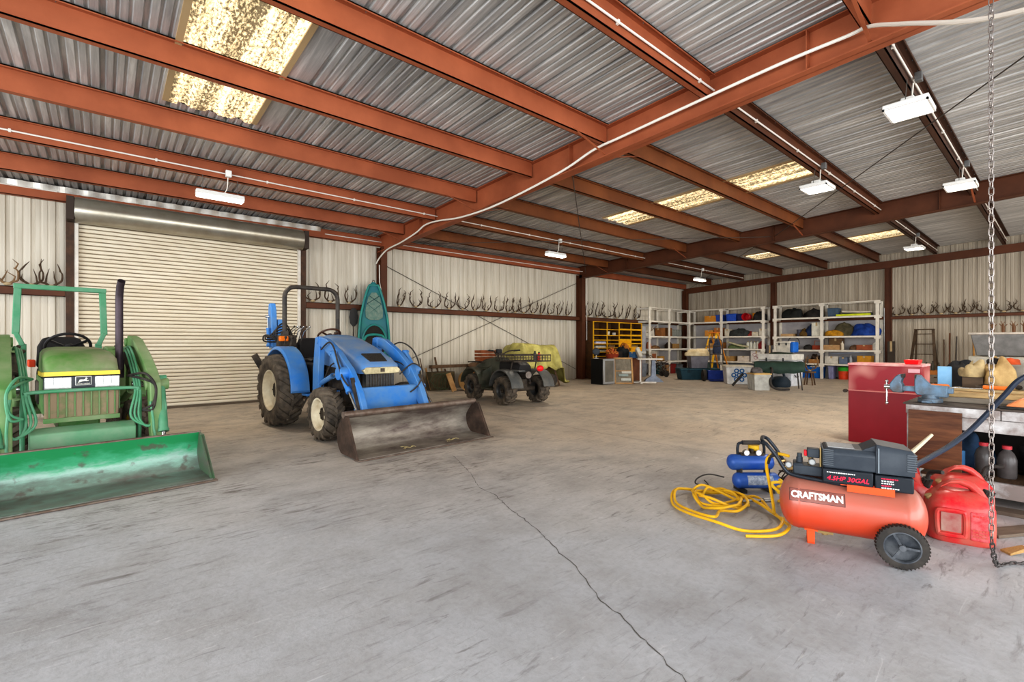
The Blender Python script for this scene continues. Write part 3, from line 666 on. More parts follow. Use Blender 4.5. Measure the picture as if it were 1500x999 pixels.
m = mb(); m.b2((-.5, -.75, .5), (.5, .1, .535)); m.b2((-.19, -.6, .53), (.19, -.1, .78)); m.build('footplate', blue, T, bevel=.006)
m = mb(); m.box((-.58, -.62, .34), (.03, .3, .02)); m.bar((-.48, -.72, .5), (-.57, -.74, .34), .03, .01); m.bar((-.48, -.5, .5), (-.57, -.5, .34), .03, .01); m.build('step', iron, T)
for s in (-1, 1): fender(T, s, s * .56, .3, .68, .56, blue, R(22), R(205)) if False else fender(T, s, s * .56, .27, .66, .58, blue, R(40), R(180))
# roll bar
m = mb(); m.tube([(-.45, .32, .75), (-.45, .32, 1.98)] + [(-.45 + .18 - .18 * math.cos(a), .32, 2.05 + .18 * math.sin(a)) for a in [R(x) for x in range(0, 91, 15)]] + [(.45 - .18 + .18 * math.sin(a), .32, 2.05 + .18 * math.cos(a)) for a in [R(x) for x in range(0, 91, 15)]] + [(.45, .32, 1.98), (.45, .32, .75)], .036, 12)
m.box((-.45, .32, 1.45), (.09, .1, .07)); m.box((.45, .32, 1.45), (.09, .1, .07)); m.build('roll_bar', mat('roll_bar_black', (52, 48, 46), .5, .1, (92, 84, 74), .3, 9), T)
for s in (-1, 1):
    boom(T, s * .45, [(-1.02, .42), (-1.04, .9), (-1.1, 1.36)], .085, [.2, .2, .16], blue, 'loader_post')
    m = mb(); m.b2((s * .18, -1.15, .5), (s * .48, -.95, .6)); m.build('post_bracket', blue, T)
    boom(T, s * .45, [(-1.1, 1.33), (-1.35, 1.27), (-1.7, 1.1), (-2.05, .86), (-2.28, .62), (-2.40, .42), (-2.43, .26)], .075, [.12, .16, .18, .2, .17, .14, .12], blue)
    hydraulic(T, (s * .45, -1.08, .7), (s * .45, -1.8, .93), .035, blue, .62)
    hydraulic(T, (s * .55, -1.75, 1.16), (s * .55, -2.46, .42), .034, blue, .66)
    m = mb(); m.cyl((s * .4, -2.0, .9), (s * .6, -2.0, .9), .085, n=20); m.cyl((s * .4, -1.1, 1.33), (s * .5, -1.1, 1.33), .05); m.build('pivot_boss', blue, T, bevel=.006)
    m = mb(); m.bar((s * .5, -2.2, .85), (s * .5, -2.44, .35), .05, .02); m.build('bucket_link', iron, T)
m = mb(); m.hexa([(-.45, -2.24, .36), (.45, -2.24, .36), (.45, -2.12, .36), (-.45, -2.12, .36), (-.45, -2.27, .72), (.45, -2.27, .72), (.45, -2.17, .72), (-.45, -2.17, .72)]); m.build('cross_panel', blue, T, bevel=.02)
loader_bucket(T, -3.06, -2.56, .95, .47, brown_b, brown_i, lip_m, lean=.08, tube_r=.04, cx=.12)
for s in (-1, 1):
    hose(T, [(s * .52, -1.3, 1.2), (s * .54, -1.6, 1.3), (s * .58, -1.85, 1.22), (s * .6, -2.0, 1.05), (s * .58, -2.1, .85), (s * .55, -2.2, .75)], .011, black_rub)
    hose(T, [(s * .45, -1.1, .6), (s * .4, -1.3, .95), (s * .41, -1.6, 1.02), (s * .42, -1.9, .98), (s * .45, -2.1, .8), (s * .5, -2.3, .66)], .011, black_rub)
hose(T, [(.3, -2.0, .85), (.45, -2.1, 1.0), (.52, -2.25, .9), (.42, -2.3, .72), (.3, -2.28, .62)], .01, black_rub)
# controls, beacon and the folded backhoe
for k, (x, y) in enumerate(((-.5, -.1), (-.46, -.02), (-.42, .06), (-.52, .1))):
    m = mb(); m.tube([(x, y, 1.0), (x - .01, y + .05, 1.2), (x + .02, y + .02, 1.36)], .008, 6); m.sph((x + .02, y + .02, 1.38), .022, 8, 6); m.build('control_lever', iron, T)
m = mb(); m.b2((-.56, -.15, .95), (-.38, .2, 1.06)); m.b2((-.55, .25, 1.22), (-.28, .42, 1.42)); m.build('valve_block', iron, T, bevel=.01)
for k in range(7):
    y = .3 + .03 * k; hose(T, [(-.35 + .02 * k, y, 1.15), (-.52 - .02 * k, y + .05, 1.3 + .02 * k), (-.56 - .02 * k, y + .1, 1.5 - .03 * k), (-.4, y + .15, 1.62 - .05 * k), (-.25, y + .2, 1.4)], .013, black_rub)
for k in range(6):
    m = mb(); x = -.4 + .05 * k; m.tube([(x, .42, 1.3), (x + .03, .36, 1.48), (x + .1, .3, 1.56)], .007, 6); m.sph((x + .1, .3, 1.565), .018, 8, 6); m.build('backhoe_lever', chrome if k % 2 else iron, T)
m = mb(); m.box((-.5, .22, 1.36), (.14, .07, .08)); m.build('amber_lamp', mat('amber_lens', (232, 120, 34), .25, emit=(232, 110, 20), estr=.12), T, bevel=.015)
boom(T, -.30, [(.6, .5), (.85, 1.0), (.95, 1.4), (.98, 1.7)], .12, [.2, .2, .16, .12], blue, 'backhoe_boom')
boom(T, -.42, [(1.02, 1.98), (1.0, 1.85), (.98, 1.5), (.95, 1.2)], .09, [.08, .16, .18, .16], blue, 'backhoe_dipper')
hydraulic(T, (-.5, .92, 1.25), (-.5, 1.0, 1.75), .03, blue, .6)
m = mb(); m.b2((-.34, -.72, .53), (-.2, -.05, .98)); m.b2((.2, -.72, .53), (.34, -.05, .98)); m.b2((-.42, -.1, .56), (.42, .3, .92)); m.build('operator_console', seat_m, T, bevel=.03)
m = mb(); m.b2((-.55, .5, .35), (.55, .75, .6)); m.bar((-.55, .62, .6), (-.8, .7, 1.1), .1, .1); m.bar((.55, .62, .6), (.8, .7, 1.1), .1, .1); m.build('backhoe_frame', iron, T, bevel=.01)
for k, (x, y, lb) in enumerate(((2.82, 5.17, 'wisp of dry straw lying on the left part of the brown bucket floor'), (3.45, 5.23, 'wisp of dry straw lying on the right part of the brown bucket floor'))):
    m = mb(); rs_ = random.Random(k)
    for j in range(9): a_ = rs_.uniform(-1, 1); L_ = rs_.uniform(.05, .13); m.tube([(0, 0, .004), (L_ * .6 * math.cos(a_) * (1 if j % 2 else -1), L_ * .5 * math.sin(a_), .02), (L_ * math.cos(a_) * (1 if j % 2 else -1), L_ * math.sin(a_), .008)], .003, 5)
    o = m.build('straw', mat('straw_tan', (170, 154, 110), .8)); put(o, (x, y, .024)); tag(o, lb, 'straw', kind='stuff')

# ------------------------------------------------------------------ green tractor
green = mat('tractor_green', (62, 124, 48), .45, 0, (128, 140, 104), .5, 3.0, coat=.15)
green_d = mat('tractor_green_dusty', (74, 128, 50), .6, 0, (140, 138, 112), .6, 2.5)
green_r = mat('roll_bar_green', (70, 140, 100), .5, 0, (110, 150, 124), .4, 6)
grn_i = mat('green_bucket_inside', (34, 150, 86), .42, .05, (120, 128, 120), .55, 2.2, stretch=(.5, 1, 2.0), bump=.1, contrast=.08)
grn_o = mat('green_bucket_outside', (58, 110, 72), .5, .1, (92, 88, 80), .6, 5)
T = thing('tractor', 'green tractor with yellow hood stripe, upright exhaust and green blade bucket', 'tractor', (-.37, 8.25, 0), R(6.5))
def bucket_green():
    m_ = bpy.data.materials.new('scuffed_green_bucket'); m_.use_nodes = True; nt = m_.node_tree; n = nt.nodes; l = nt.links; b = n['Principled BSDF']
    tc = n.new('ShaderNodeTexCoord'); sx = n.new('ShaderNodeSeparateXYZ'); l.new(tc.outputs['Object'], sx.inputs[0])
    mp = n.new('ShaderNodeMapping'); mp.inputs['Scale'].default_value = (.8, 2, 2.5); l.new(tc.outputs['Object'], mp.inputs['Vector'])
    nz = n.new('ShaderNodeTexNoise'); nz.inputs['Scale'].default_value = 4.5; nz.inputs['Detail'].default_value = 9; nz.inputs['Roughness'].default_value = .7; l.new(mp.outputs['Vector'], nz.inputs['Vector'])
    ad = n.new('ShaderNodeMath'); ad.operation = 'MULTIPLY_ADD'; l.new(nz.outputs['Fac'], ad.inputs[0]); ad.inputs[1].default_value = .34; l.new(sx.outputs[2], ad.inputs[2])
    r = n.new('ShaderNodeValToRGB'); e = r.color_ramp.elements; e[0].position = .17; e[0].color = rgb(96, 92, 86); e[1].position = .50; e[1].color = rgb(38, 132, 80)
    for p_, c_ in ((.27, (112, 132, 120)), (.34, (140, 176, 160)), (.41, (70, 158, 116))): q = e.new(p_); q.color = rgb(*c_)
    l.new(ad.outputs[0], r.inputs['Fac']); 
    sp = n.new('ShaderNodeTexNoise'); sp.inputs['Scale'].default_value = 8; sp.inputs['Detail'].default_value = 8; l.new(tc.outputs['Object'], sp.inputs['Vector'])
    mr = n.new('ShaderNodeMapRange'); mr.inputs['From Min'].default_value = .58; mr.inputs['From Max'].default_value = .66; mr.inputs['To Max'].default_value = .75; l.new(sp.outputs['Fac'], mr.inputs['Value'])
    mx = n.new('ShaderNodeMix'); mx.data_type = 'RGBA'; l.new(mr.outputs['Result'], mx.inputs['Factor']); l.new(r.outputs['Color'], mx.inputs['A']); mx.inputs['B'].default_value = rgb(92, 78, 72)
    l.new(mx.outputs['Result'], b.inputs['Base Color']); b.inputs['Roughness'].default_value = .38
    return m_
for s in (-1, 1):
    wheel(T, 'rear_wheel', (s * .62, 0, .58), .58, .36, .31, s, mat('yellow_rim', (222, 186, 40), .5, 0, (150, 130, 60), .4, 6), nl=19, lug=.04, sw=.075)
    wheel(T, 'front_wheel', (s * .50, -1.62, .34), .34, .24, .19, s, MC['yellow_rim'], nl=17, lug=.03, sw=.055, hubcap=.08)
m = mb(); m.b2((-.16, -1.7, .4), (.16, .25, .75)); m.b2((-.2, -.25, .4), (.2, .3, .85)); m.cyl((-.5, 0, .58), (.5, 0, .58), .09); m.build('chassis', green, T, bevel=.02)
m = mb(); m.cyl((-.42, -1.62, .35), (.42, -1.62, .35), .06, n=14); m.sph((-.36, -1.62, .36), .1); m.sph((.36, -1.62, .36), .1); m.build('front_axle', green, T)
m = mb(); m.b2((-.24, -1.8, .6), (.24, -.7, .92)); m.b2((-.3, -1.4, .66), (-.22, -1.0, .9)); m.build('engine', iron, T, bevel=.02)
hood = [ring_sec(-.75, .24, .96, 1.22, .3), ring_sec(-.85, .265, .95, 1.25, .3), ring_sec(-1.2, .275, .95, 1.245, .3), ring_sec(-1.6, .28, .955, 1.225, .32), ring_sec(-1.85, .28, .965, 1.18, .38), ring_sec(-1.97, .27, .975, 1.11, .45), ring_sec(-2.0, .25, .98, 1.05, .5)]
mb().loft(hood).build('hood', green_d, T, ang=50)
m = mb(); m.loft([[(-.285, -1.2, .955), (.285, -1.2, .955), (.285, -1.2, 1.0), (-.285, -1.2, 1.0)], [(-.29, -1.93, .972), (.29, -1.93, .972), (.29, -1.93, 1.01), (-.29, -1.93, 1.01)], [(-.278, -2.012, .975), (.278, -2.012, .975), (.275, -2.01, 1.015), (-.275, -2.01, 1.015)]]); m.build('yellow_stripe', mat('stripe_yellow', (240, 208, 58), .4, 0, (200, 180, 90), .3, 6), T)
m = mb(); m.b2((-.28, -2.0, .835), (.28, -1.85, .972)); hp = m.build('headlight_panel', mat('panel_black', (44, 46, 52), .3), T, bevel=.01)
glass_m = mat('lamp_glass', (226, 226, 222), .12, .3, (160, 160, 158), .4, 30)
for s in (-1, 1):
    m = mb(); m.b2((s * .085, -2.008, .848), (s * .275, -1.99, .962)); lg = m.build('headlight', glass_m, hp, bevel=.006)
    m = mb()
    for k in range(1, 3): m.box((s * (.085 + .19 * k / 3), -2.009, .921), (.004, .004, .08))
    m.build('lens_rib', mat('rib_grey', (150, 150, 150), .4), lg)
m = mb(); m.b2((-.06, -2.009, .878), (.06, -2.0, .965)); bd = m.build('badge', mat('badge_white', (222, 222, 216), .4), hp, bevel=.008)
m = mb(); m.b2((-.054, -2.012, .883), (.054, -2.008, .96)); m.build('badge_field', MC['panel_black'], hp, bevel=.006)
deer = [(-.036, .915), (-.03, .932), (-.02, .936), (.0, .934), (.012, .94), (.016, .948), (.01, .955), (.018, .952), (.022, .957), (.024, .948), (.03, .942), (.024, .938), (.02, .93), (.03, .924), (.04, .926), (.036, .92), (.022, .918), (.008, .92), (-.008, .918), (-.022, .912), (-.034, .904), (-.03, .912), (-.04, .903), (-.042, .908)]
m = mb(); m.prism([(x, z) for x, z in deer], 'y', -2.0145, -2.012); m.build('leaping_deer_emblem', mat('emblem_white', (236, 232, 214), .4), hp)
text('JOHN DEERE', .017, 'badge_lettering', MC['emblem_white'], hp, (0, -2.0125, .892), (R(90), 0, 0))
m = mb(); m.hexa([(-.27, -1.98, .55), (.27, -1.98, .55), (.27, -1.85, .55), (-.27, -1.85, .55), (-.275, -1.985, .835), (.275, -1.985, .835), (.275, -1.85, .835), (-.275, -1.85, .835)]); gr_ = m.build('grille', mat('dusty_grille', (148, 128, 104), .8, 0, (84, 118, 66), .2, 6, contrast=.08), T, bevel=.01)
m = mb()
for k in range(9): m.box((-.24 + .06 * k, -1.987, .70), (.012, .012, .24))
m.b2((-.28, -1.995, .53), (.28, -1.94, .575)); m.build('grille_frame', green, gr_, bevel=.003)
for s in (-1, 1): m = mb(); m.b2((s * .27, -1.95, .62), (s * .285, -.9, .95)); m.build('side_panel', green, T)
m = mb(); m.tube(smooth_path([(-.42, -2.1, .3), (-.42, -2.12, .74), (-.40, -2.13, .81), (-.34, -2.13, .84), (.34, -2.13, .84), (.4, -2.13, .81), (.42, -2.12, .74), (.42, -2.1, .3)], 5), .017, 10); m.build('grille_guard', green_r, T)
m = mb(); m.prism([(-2.2, .30), (-2.2, .46), (-2.12, .50), (-2.02, .50), (-2.02, .30)], 'x', -.38, .38); m.build('cross_panel', mat('panel_green', (92, 146, 108), .5, 0, (130, 156, 128), .5, 4), T, bevel=.01)
m = mb(); m.tube([(.36, -1.35, .9), (.36, -1.35, 1.78), (.36, -1.37, 1.85), (.36, -1.42, 1.93), (.365, -1.46, 1.98)], [.036, .036, .036, .036, .036], 14, cap=False); m.cyl((.36, -1.35, .9), (.36, -1.35, 1.1), .045); m.build('exhaust_pipe', mat('exhaust_brown', (84, 72, 78), .5, .4, (54, 46, 48), .5, 6), T)
m = mb(); m.b2((-.22, -.78, .92), (.22, -.6, 1.18)); m.build('dashboard', seat_m, T, bevel=.04)
steering(T, (.0, -.52, 1.25), .2, R(-48), seat_m)
sp_ = seat_part(T, (0, .08, .93), .48, seat_m, .42)
m = mb(); m.b2((-.34, -.7, 1.02), (-.28, -.4, 1.1)); m.build('orange_tool', mat('orange_plastic', (222, 72, 34), .5), T, bevel=.01)
m = mb(); m.b2((-.5, -.75, .5), (.5, .1, .535)); m.build('footplate', green, T)
for s in (-1, 1): fender(T, s, s * .55, .34, .67, .58, green, R(25), R(175))
m = mb(); z1 = 2.03
m.bar((-.36, .3, .85), (-.36, .3, 1.28), .07, .05); m.bar((.36, .3, .85), (.36, .3, 1.28), .07, .05)
m.bar((-.36, .3, 1.26), (-.42, .3, 1.42), .07, .05); m.bar((.36, .3, 1.26), (.42, .3, 1.42), .07, .05)
m.bar((-.42, .3, 1.40), (-.40, .3, z1), .07, .05); m.bar((.42, .3, 1.40), (.40, .3, z1 - .01), .07, .05); m.bar((-.44, .3, z1 - .03), (.44, .3, z1 - .03), .08, .06); m.build('roll_bar', green_r, T, bevel=.008)
ARM = mat('loader_green', (88, 134, 70), .5, 0, (136, 150, 112), .5, 3)
for s in (-1, 1):
    boom(T, s * .53, [(-1.0, .42), (-1.0, .9), (-.98, 1.3)], .1, [.22, .22, .18], ARM, 'loader_post')
    boom(T, s * .53, [(-.98, 1.32), (-1.3, 1.26), (-1.75, 1.08), (-2.05, .93), (-2.16, .84), (-2.2, .66), (-2.24, .4), (-2.34, .24)], .095, [.12, .16, .17, .17, .2, .14, .13, .12], ARM)
    hydraulic(T, (s * .44, -1.02, .62), (s * .44, -1.85, .86), .036, ARM, .62)
    hydraulic(T, (s * .47, -1.0, 1.15), (s * .47, -1.75, .84), .045, iron, .6)
    hydraulic(T, (s * .59, -2.1, .92), (s * .58, -2.36, .30), .043, green_r, .86)
    m = mb(); m.cyl((s * .46, -2.12, .86), (s * .66, -2.12, .86), .06, n=18); m.cyl((s * .46, -.98, 1.3), (s * .6, -.98, 1.3), .05); m.build('pivot_boss', ARM, T, bevel=.006)
    for j in range(3):
        hose(T, [(s * (.46 - .02 * j), -1.0, 1.22), (s * (.45 - .02 * j), -1.4, 1.24 - .02 * j), (s * (.43 - .02 * j), -1.9, 1.03 - .02 * j), (s * (.42 - .02 * j), -2.14, .8), (s * (.40 - .03 * j), -2.2, .55), (s * (.47 + .02 * j), -2.26, .45), (s * (.55 + .03 * j), -2.26, .6), (s * .6, -2.2, .75)], .011, green_r, 'hydraulic_pipe')
    for j in range(2):
        hose(T, [(s * .35, -1.9, .95), (s * .45, -2.2, .98 - .06 * j), (s * .52, -2.3, .85), (s * .5, -2.3, .68 - .05 * j), (s * .42, -2.26, .62)], .012, green_r if s < 0 else black_rub)
    m = mb(); m.b2((s * .42, -1.9, .4), (s * .5, -1.85, .75)); m.build('decal_plate', mat('decal_white', (214, 220, 210), .5), T) if False else None
m = mb(); m.b2((.48, -2.02, .8), (.56, -2.0, .9)); m.build('warning_decal', mat('decal_white', (214, 220, 210), .5, 0, (120, 130, 120), .5, 40), T)
for j in range(2): hose(T, [(-.5, -2.28, .8), (-.52, -2.32, .45), (-.46, -2.34, .33 - .03 * j), (0, -2.36, .33 - .03 * j), (.46, -2.34, .33 - .03 * j), (.5, -2.32, .45), (.48, -2.28, .7)], .011, green_r, 'hydraulic_pipe')
loader_bucket(T, -3.17, -2.66, .80, .40, grn_o, bucket_green(), lip_m, tube_r=.012, lean=-.03)
for k, (x, y, z) in enumerate(((-.44, -.9, 1.1), (-.4, -.8, 1.05), (.46, -.2, 1.1))): m = mb(); m.tube([(x, y, .9), (x - .03, y, z), (x + .02, y - .02, z + .14)], .008, 6); m.sph((x + .02, y - .02, z + .15), .02, 8, 6); m.build('control_lever', iron, T)
# twigs lying in the blue bucket
# ------------------------------------------------------------------ antlers
ant_m = mat('antler_brown', (88, 70, 52), .6, 0, (62, 48, 36), .5, 12)
ant_l = mat('antler_tan', (148, 118, 84), .6, 0, (92, 70, 50), .5, 12)
skull_m = mat('skull_plate', (196, 176, 140), .7, 0, (150, 124, 90), .4, 14)
def antler_pair(seedn, m_, spread=.26, h=.34, tines=4, label='', group=None, loc=(0, 0, 0), rz=0, s=1.0):
    rnd = random.Random(seedn); t = thing('antlers', label, 'antlers', loc, rz, group); t.scale = (s, s, s)
    m = mb(); m.sph((0, 0, .03), (.055, .04, .03), 12, 6); m.build('skull_plate', skull_m, t)
    for sd in (-1, 1):
        m = mb(); lean = rnd.uniform(-.05, .05)
        P = smooth_path([(sd * .03, 0, .04), (sd * (spread * .5), -.02, .07), (sd * spread * .95, -.05, .14 + lean), (sd * spread * 1.0, -.09, .14 + h * .45), (sd * spread * rnd.uniform(.6, .85), -.12, .1 + h * .85)], 5)
        n = len(P); m.tube(P, [.022 * (1 - .6 * i / (n - 1)) for i in range(n)], 7)
        for k in range(tines):
            i = int(n * (.28 + .58 * k / max(1, tines - 1))); p = P[min(i, n - 2)]; L = rnd.uniform(.10, .19) * (1.1 - .12 * k)
            q = p + Vector((sd * rnd.uniform(-.05, .05), rnd.uniform(-.05, .02), L * .6)); r_ = p + Vector((sd * rnd.uniform(-.1, .04), rnd.uniform(-.06, .03), L * 1.25))
            m.tube([p, q, r_], [.015, .011, .003], 6)
        m.build('antler', m_, t)
    return t
words = ['first', 'second', 'third', 'fourth', 'fifth', 'sixth', 'seventh', 'eighth', 'ninth', 'tenth', 'eleventh', 'twelfth', 'thirteenth', 'fourteenth', 'fifteenth', 'sixteenth', 'seventeenth', 'eighteenth', 'nineteenth', 'twentieth']
rw = random.Random(3); RZ = 2.246
XS = [5.92, 6.42, 6.98, 7.48, 7.95, 8.38, 8.82, 9.28, 9.66, 9.98, 10.35, 10.75, 11.12, 11.52, 11.95, 12.4]
for i, x in enumerate(XS): antler_pair(i + 1, ant_m, rw.uniform(.14, .2), rw.uniform(.26, .4), rw.choice((3, 4, 4)), 'brown deer antlers on the long wall rail, %s to the right of the kayak' % words[i], 'antlers on the long wall rail', (x, 11.47, RZ), rw.uniform(-.5, .5), .95)
for i, x in enumerate((13.5, 14.05, 14.65, 15.25, 15.85, 16.5)): antler_pair(i + 40, ant_m, rw.uniform(.17, .24), rw.uniform(.36, .44), 4, 'dark deer antlers above the yellow rack, %s from its left end' % words[i], 'antlers above the yellow rack', (x, 11.47, RZ), rw.uniform(-.5, .5), 1.1)
for i, x in enumerate((3.72, 4.12, 4.58)): antler_pair(i + 60, ant_m, .16, .3, 3, ['single curved antler on the short rail next to the roll-up door', 'small antlers on the short rail halfway between door and kayak', 'antlers on the short rail right beside the kayak'][i], 'antlers on the short rail', (x, 11.47, RZ), rw.uniform(-.5, .5))
for i, x in enumerate((-1.2, -.92, -.68)): antler_pair(i + 70, ant_l if i == 0 else ant_m, .14, .22, 2, ['tan curled horns on the rail at the far left edge', 'dark curved antlers on the rail left of the green roll bar', 'small V shaped antlers on the rail behind the green roll bar'][i], 'antlers on the left rail', (x, 11.47, RZ), rw.uniform(-.5, .5))
for i, y in enumerate((3.75, 3.35, 2.95, 2.62, 2.28, 2.0, 1.62, 1.22, .84)): antler_pair(i + 90, ant_m, rw.uniform(.13, .2), rw.uniform(.16, .28), 3, 'weathered deer antlers on the end wall rail, %s right of the column' % words[i], 'antlers on the end wall rail', (20.33, y, 2.206), PI / 2 + rw.uniform(-.4, .4), .95)

# ------------------------------------------------------------------ kayak
teal = mat('kayak_teal', (40, 120, 110), .45, 0, (52, 92, 124), .4, 1.6)
K = thing('kayak', 'teal sit-in kayak standing on end against the wall beside the column', 'kayak', (5.07, 11.12, 0), R(-16))
WZ = [(0, .10), (.12, .2), (.5, .31), (1.0, .37), (1.45, .375), (1.9, .335), (2.3, .25), (2.6, .165), (2.74, .10), (2.8, .04)]
def kw(z):
    for (a, wa), (b, wb) in zip(WZ, WZ[1:]):
        if a <= z <= b: t_ = (z - a) / (b - a); return wa + (wb - wa) * t_
    return .02
rings = []
for i in range(31):
    z = 2.8 * i / 30; w_ = kw(z); d_ = .12 + .2 * (w_ / .375); lean = .1 * (z / 2.8) ** 2
    rings.append([(w_ * math.cos(a), (max(math.sin(a), 0) * d_ + min(math.sin(a), 0) * .05) + lean, z) for a in [2 * PI * k / 20 for k in range(20)]])
mb().loft(rings).build('hull', teal, K, ang=50)
lean = lambda z: .1 * (z / 2.8) ** 2
m = mb(); P = [(kw(z) * .97, lean(z) - .045, z) for z in [.1 + 2.62 * i / 30 for i in range(31)]]; P2 = [(-x, y, z) for x, y, z in reversed(P)]
m.tube(P + P2, .028, 8, closed=True); m.build('rim', mat('kayak_rim', (46, 140, 124), .45, 0, (60, 110, 120), .4, 5), K)
m = mb(); pts = [(.2, 1.92), (.21, 2.1), (.14, 2.42), (.05, 2.54), (-.05, 2.54), (-.14, 2.42), (-.21, 2.1), (-.2, 1.92), (-.1, 1.86), (.1, 1.86)]; m.prism(pts, 'y', -.01, .01)
for i in range(1): pass
dk = m.build('hatch_mesh', mat('hatch_mesh', (122, 136, 124), .7, 0, (82, 116, 104), .5, 14), K); dk.rotation_euler = (R(-4), 0, 0); dk.location = (0, -.17, 0) ; dk.location = (0, -.135, 0) if False else (0, -.16 + .145, 0); dk.location = (0, -.17, 0)
m = mb()
for a, b in (((-.2, 1.95), (.17, 2.25)), ((.2, 1.95), (-.17, 2.25)), ((-.17, 2.25), (.12, 2.45)), ((.17, 2.25), (-.12, 2.45))): m.tube([(a[0], -.035, a[1]), (b[0], -.02, b[1])], .008, 6)
m.build('bungee_cord', mat('bungee', (52, 84, 82), .6), K).location = (0, -.0, 0)
m = mb(); el = [(.29 * math.cos(a) * (1 if math.sin(a) > 0 else .95), -.015 if 1 else 0, 1.28 + .46 * math.sin(a)) for a in [2 * PI * k / 28 for k in range(28)]]
m.add([(0, -.06, 1.28)] + [(x, -.055, z) for x, y, z in el], [(0, 1 + k, 1 + (k + 1) % 28) for k in range(28)]); m.build('cockpit', mat('cockpit_dark', (46, 40, 30), .7, 0, (28, 26, 24), .5, 8), K)
m = mb(); m.tube([(x, -.065, z) for x, y, z in el], .022, 8, closed=True); m.build('cockpit_rim', MC['kayak_rim'], K)
m = mb(); m.tube(smooth_path([(-.25, -.07, 1.36), (-.18, -.09, 1.47), (0, -.1, 1.5), (.18, -.09, 1.47), (.25, -.07, 1.36)], 5), .03, 8); m.build('seat_back', MC['kayak_rim'], K)
m = mb(); m.box((.05, -.08, 1.0), (.1, .06, .22)); m.build('foot_block', MC['kayak_rim'], K, bevel=.02)
m = mb(); m.tube([(.03 * math.cos(a), -.03 + .0, 2.8 + .05 * math.sin(a)) for a in [PI * k / 8 for k in range(9)]], .008, 6); o = m.build('carry_handle', black_rub, K); o.location = (0, .12, 0)
pd = thing('paddle', 'dark paddle leaning behind the left side of the kayak', 'paddle', (4.66, 11.36, 0), R(-10))
m = mb(); m.cyl((0, 0, .25), (0, .05, 1.75), .014, n=10); m.build('shaft', iron, pd)
for z0, zz in ((0, .42), (1.7, 2.15)):
    m = mb(); rings = [[(x, y + .03, z) for x, y in ((-w_, 0), (0, -.012), (w_, 0), (0, .012))] for z, w_ in ((z0, .03), (z0 + .08, .09), ((z0 + zz) / 2, .11), (zz - .05, .08), (zz, .03))]
    m.loft(rings); m.build('blade', mat('paddle_black', (48, 46, 44), .6), pd)

# ------------------------------------------------------------------ quad bike, seen from behind
olive = mat('olive_plastic', (58, 62, 50), .5, 0, (100, 96, 82), .4, 5)
grey_pl = mat('grey_plastic', (72, 74, 74), .5, 0, (108, 104, 96), .4, 5)
Q = thing('quad_bike', 'dark olive quad bike with racks, parked with its back to the camera', 'quad bike', (6.78, 7.58, 0), R(-5)); Q.scale = (1.06, 1.04, 1.06)
for s in (-1, 1):
    for nm, y in (('rear_wheel', 0), ('front_wheel', 1.2)):
        wheel(Q, nm, (s * .41, y, .285), .285, .24 if y == 0 else .2, .14, s, mat('quad_rim', (92, 92, 92), .45, .6, (60, 58, 54), .4, 9), nl=13, lug=.022, sw=.07, hubcap=.05, ang=.12, dish=.03)
m = mb(); m.cyl((-.32, 0, .3), (.32, 0, .3), .05); m.b2((-.12, -.05, .3), (.12, 1.2, .5)); m.b2((-.2, .35, .28), (.2, .95, .62)); m.cyl((-.32, 1.2, .3), (.32, 1.2, .3), .035); m.build('frame', iron, Q, bevel=.02)
m = mb(); m.loft([ring_sec(-.12, .15, .62, .78, .5), ring_sec(.0, .18, .6, .84, .4), ring_sec(.4, .16, .6, .84, .4), ring_sec(.62, .14, .62, .86, .5)]); m.build('seat', seat_m, Q)
m = mb(); m.loft([ring_sec(.6, .15, .5, .9, .5), ring_sec(.8, .2, .5, .93, .5), ring_sec(1.1, .24, .5, .88, .4), ring_sec(1.45, .22, .5, .76, .5), ring_sec(1.55, .16, .52, .68, .6)]); m.build('body', olive, Q)
for s in (-1, 1):
    for nm, yc, w_, mm in (('rear_fender', 0, .28, grey_pl), ('front_fender', 1.2, .26, olive)):
        n = 12; rings = []
        for i in range(n + 1):
            a = R(8) + (R(172) - R(8)) * i / n; rr = .37; y = yc + rr * math.cos(a) * 1.1; z = .33 + rr * math.sin(a); cx = s * .39
            rings.append([(cx - w_ / 2, y, z), (cx + w_ / 2, y, z - .01), (cx + w_ / 2, y, z - .035), (cx - w_ / 2, y, z - .025)])
        m = mb(); m.loft(rings); m.b2((min(s * .15, s * .3), yc - .32, .66), (max(s * .15, s * .3), yc + .32, .69)); m.build(nm, mm, Q, bevel=.008)
    m = mb(); m.hexa([(s * .2, .42, .26), (s * .46, .42, .26), (s * .46, .8, .26), (s * .2, .8, .26), (s * .2, .38, .30), (s * .47, .38, .30), (s * .47, .84, .30), (s * .2, .84, .30)]); m.hexa([(s * .16, .78, .28), (s * .44, .8, .28), (s * .44, .84, .28), (s * .16, .84, .28), (s * .16, .8, .75), (s * .4, .84, .62), (s * .4, .87, .62), (s * .16, .87, .75)]); m.build('footwell', olive, Q)
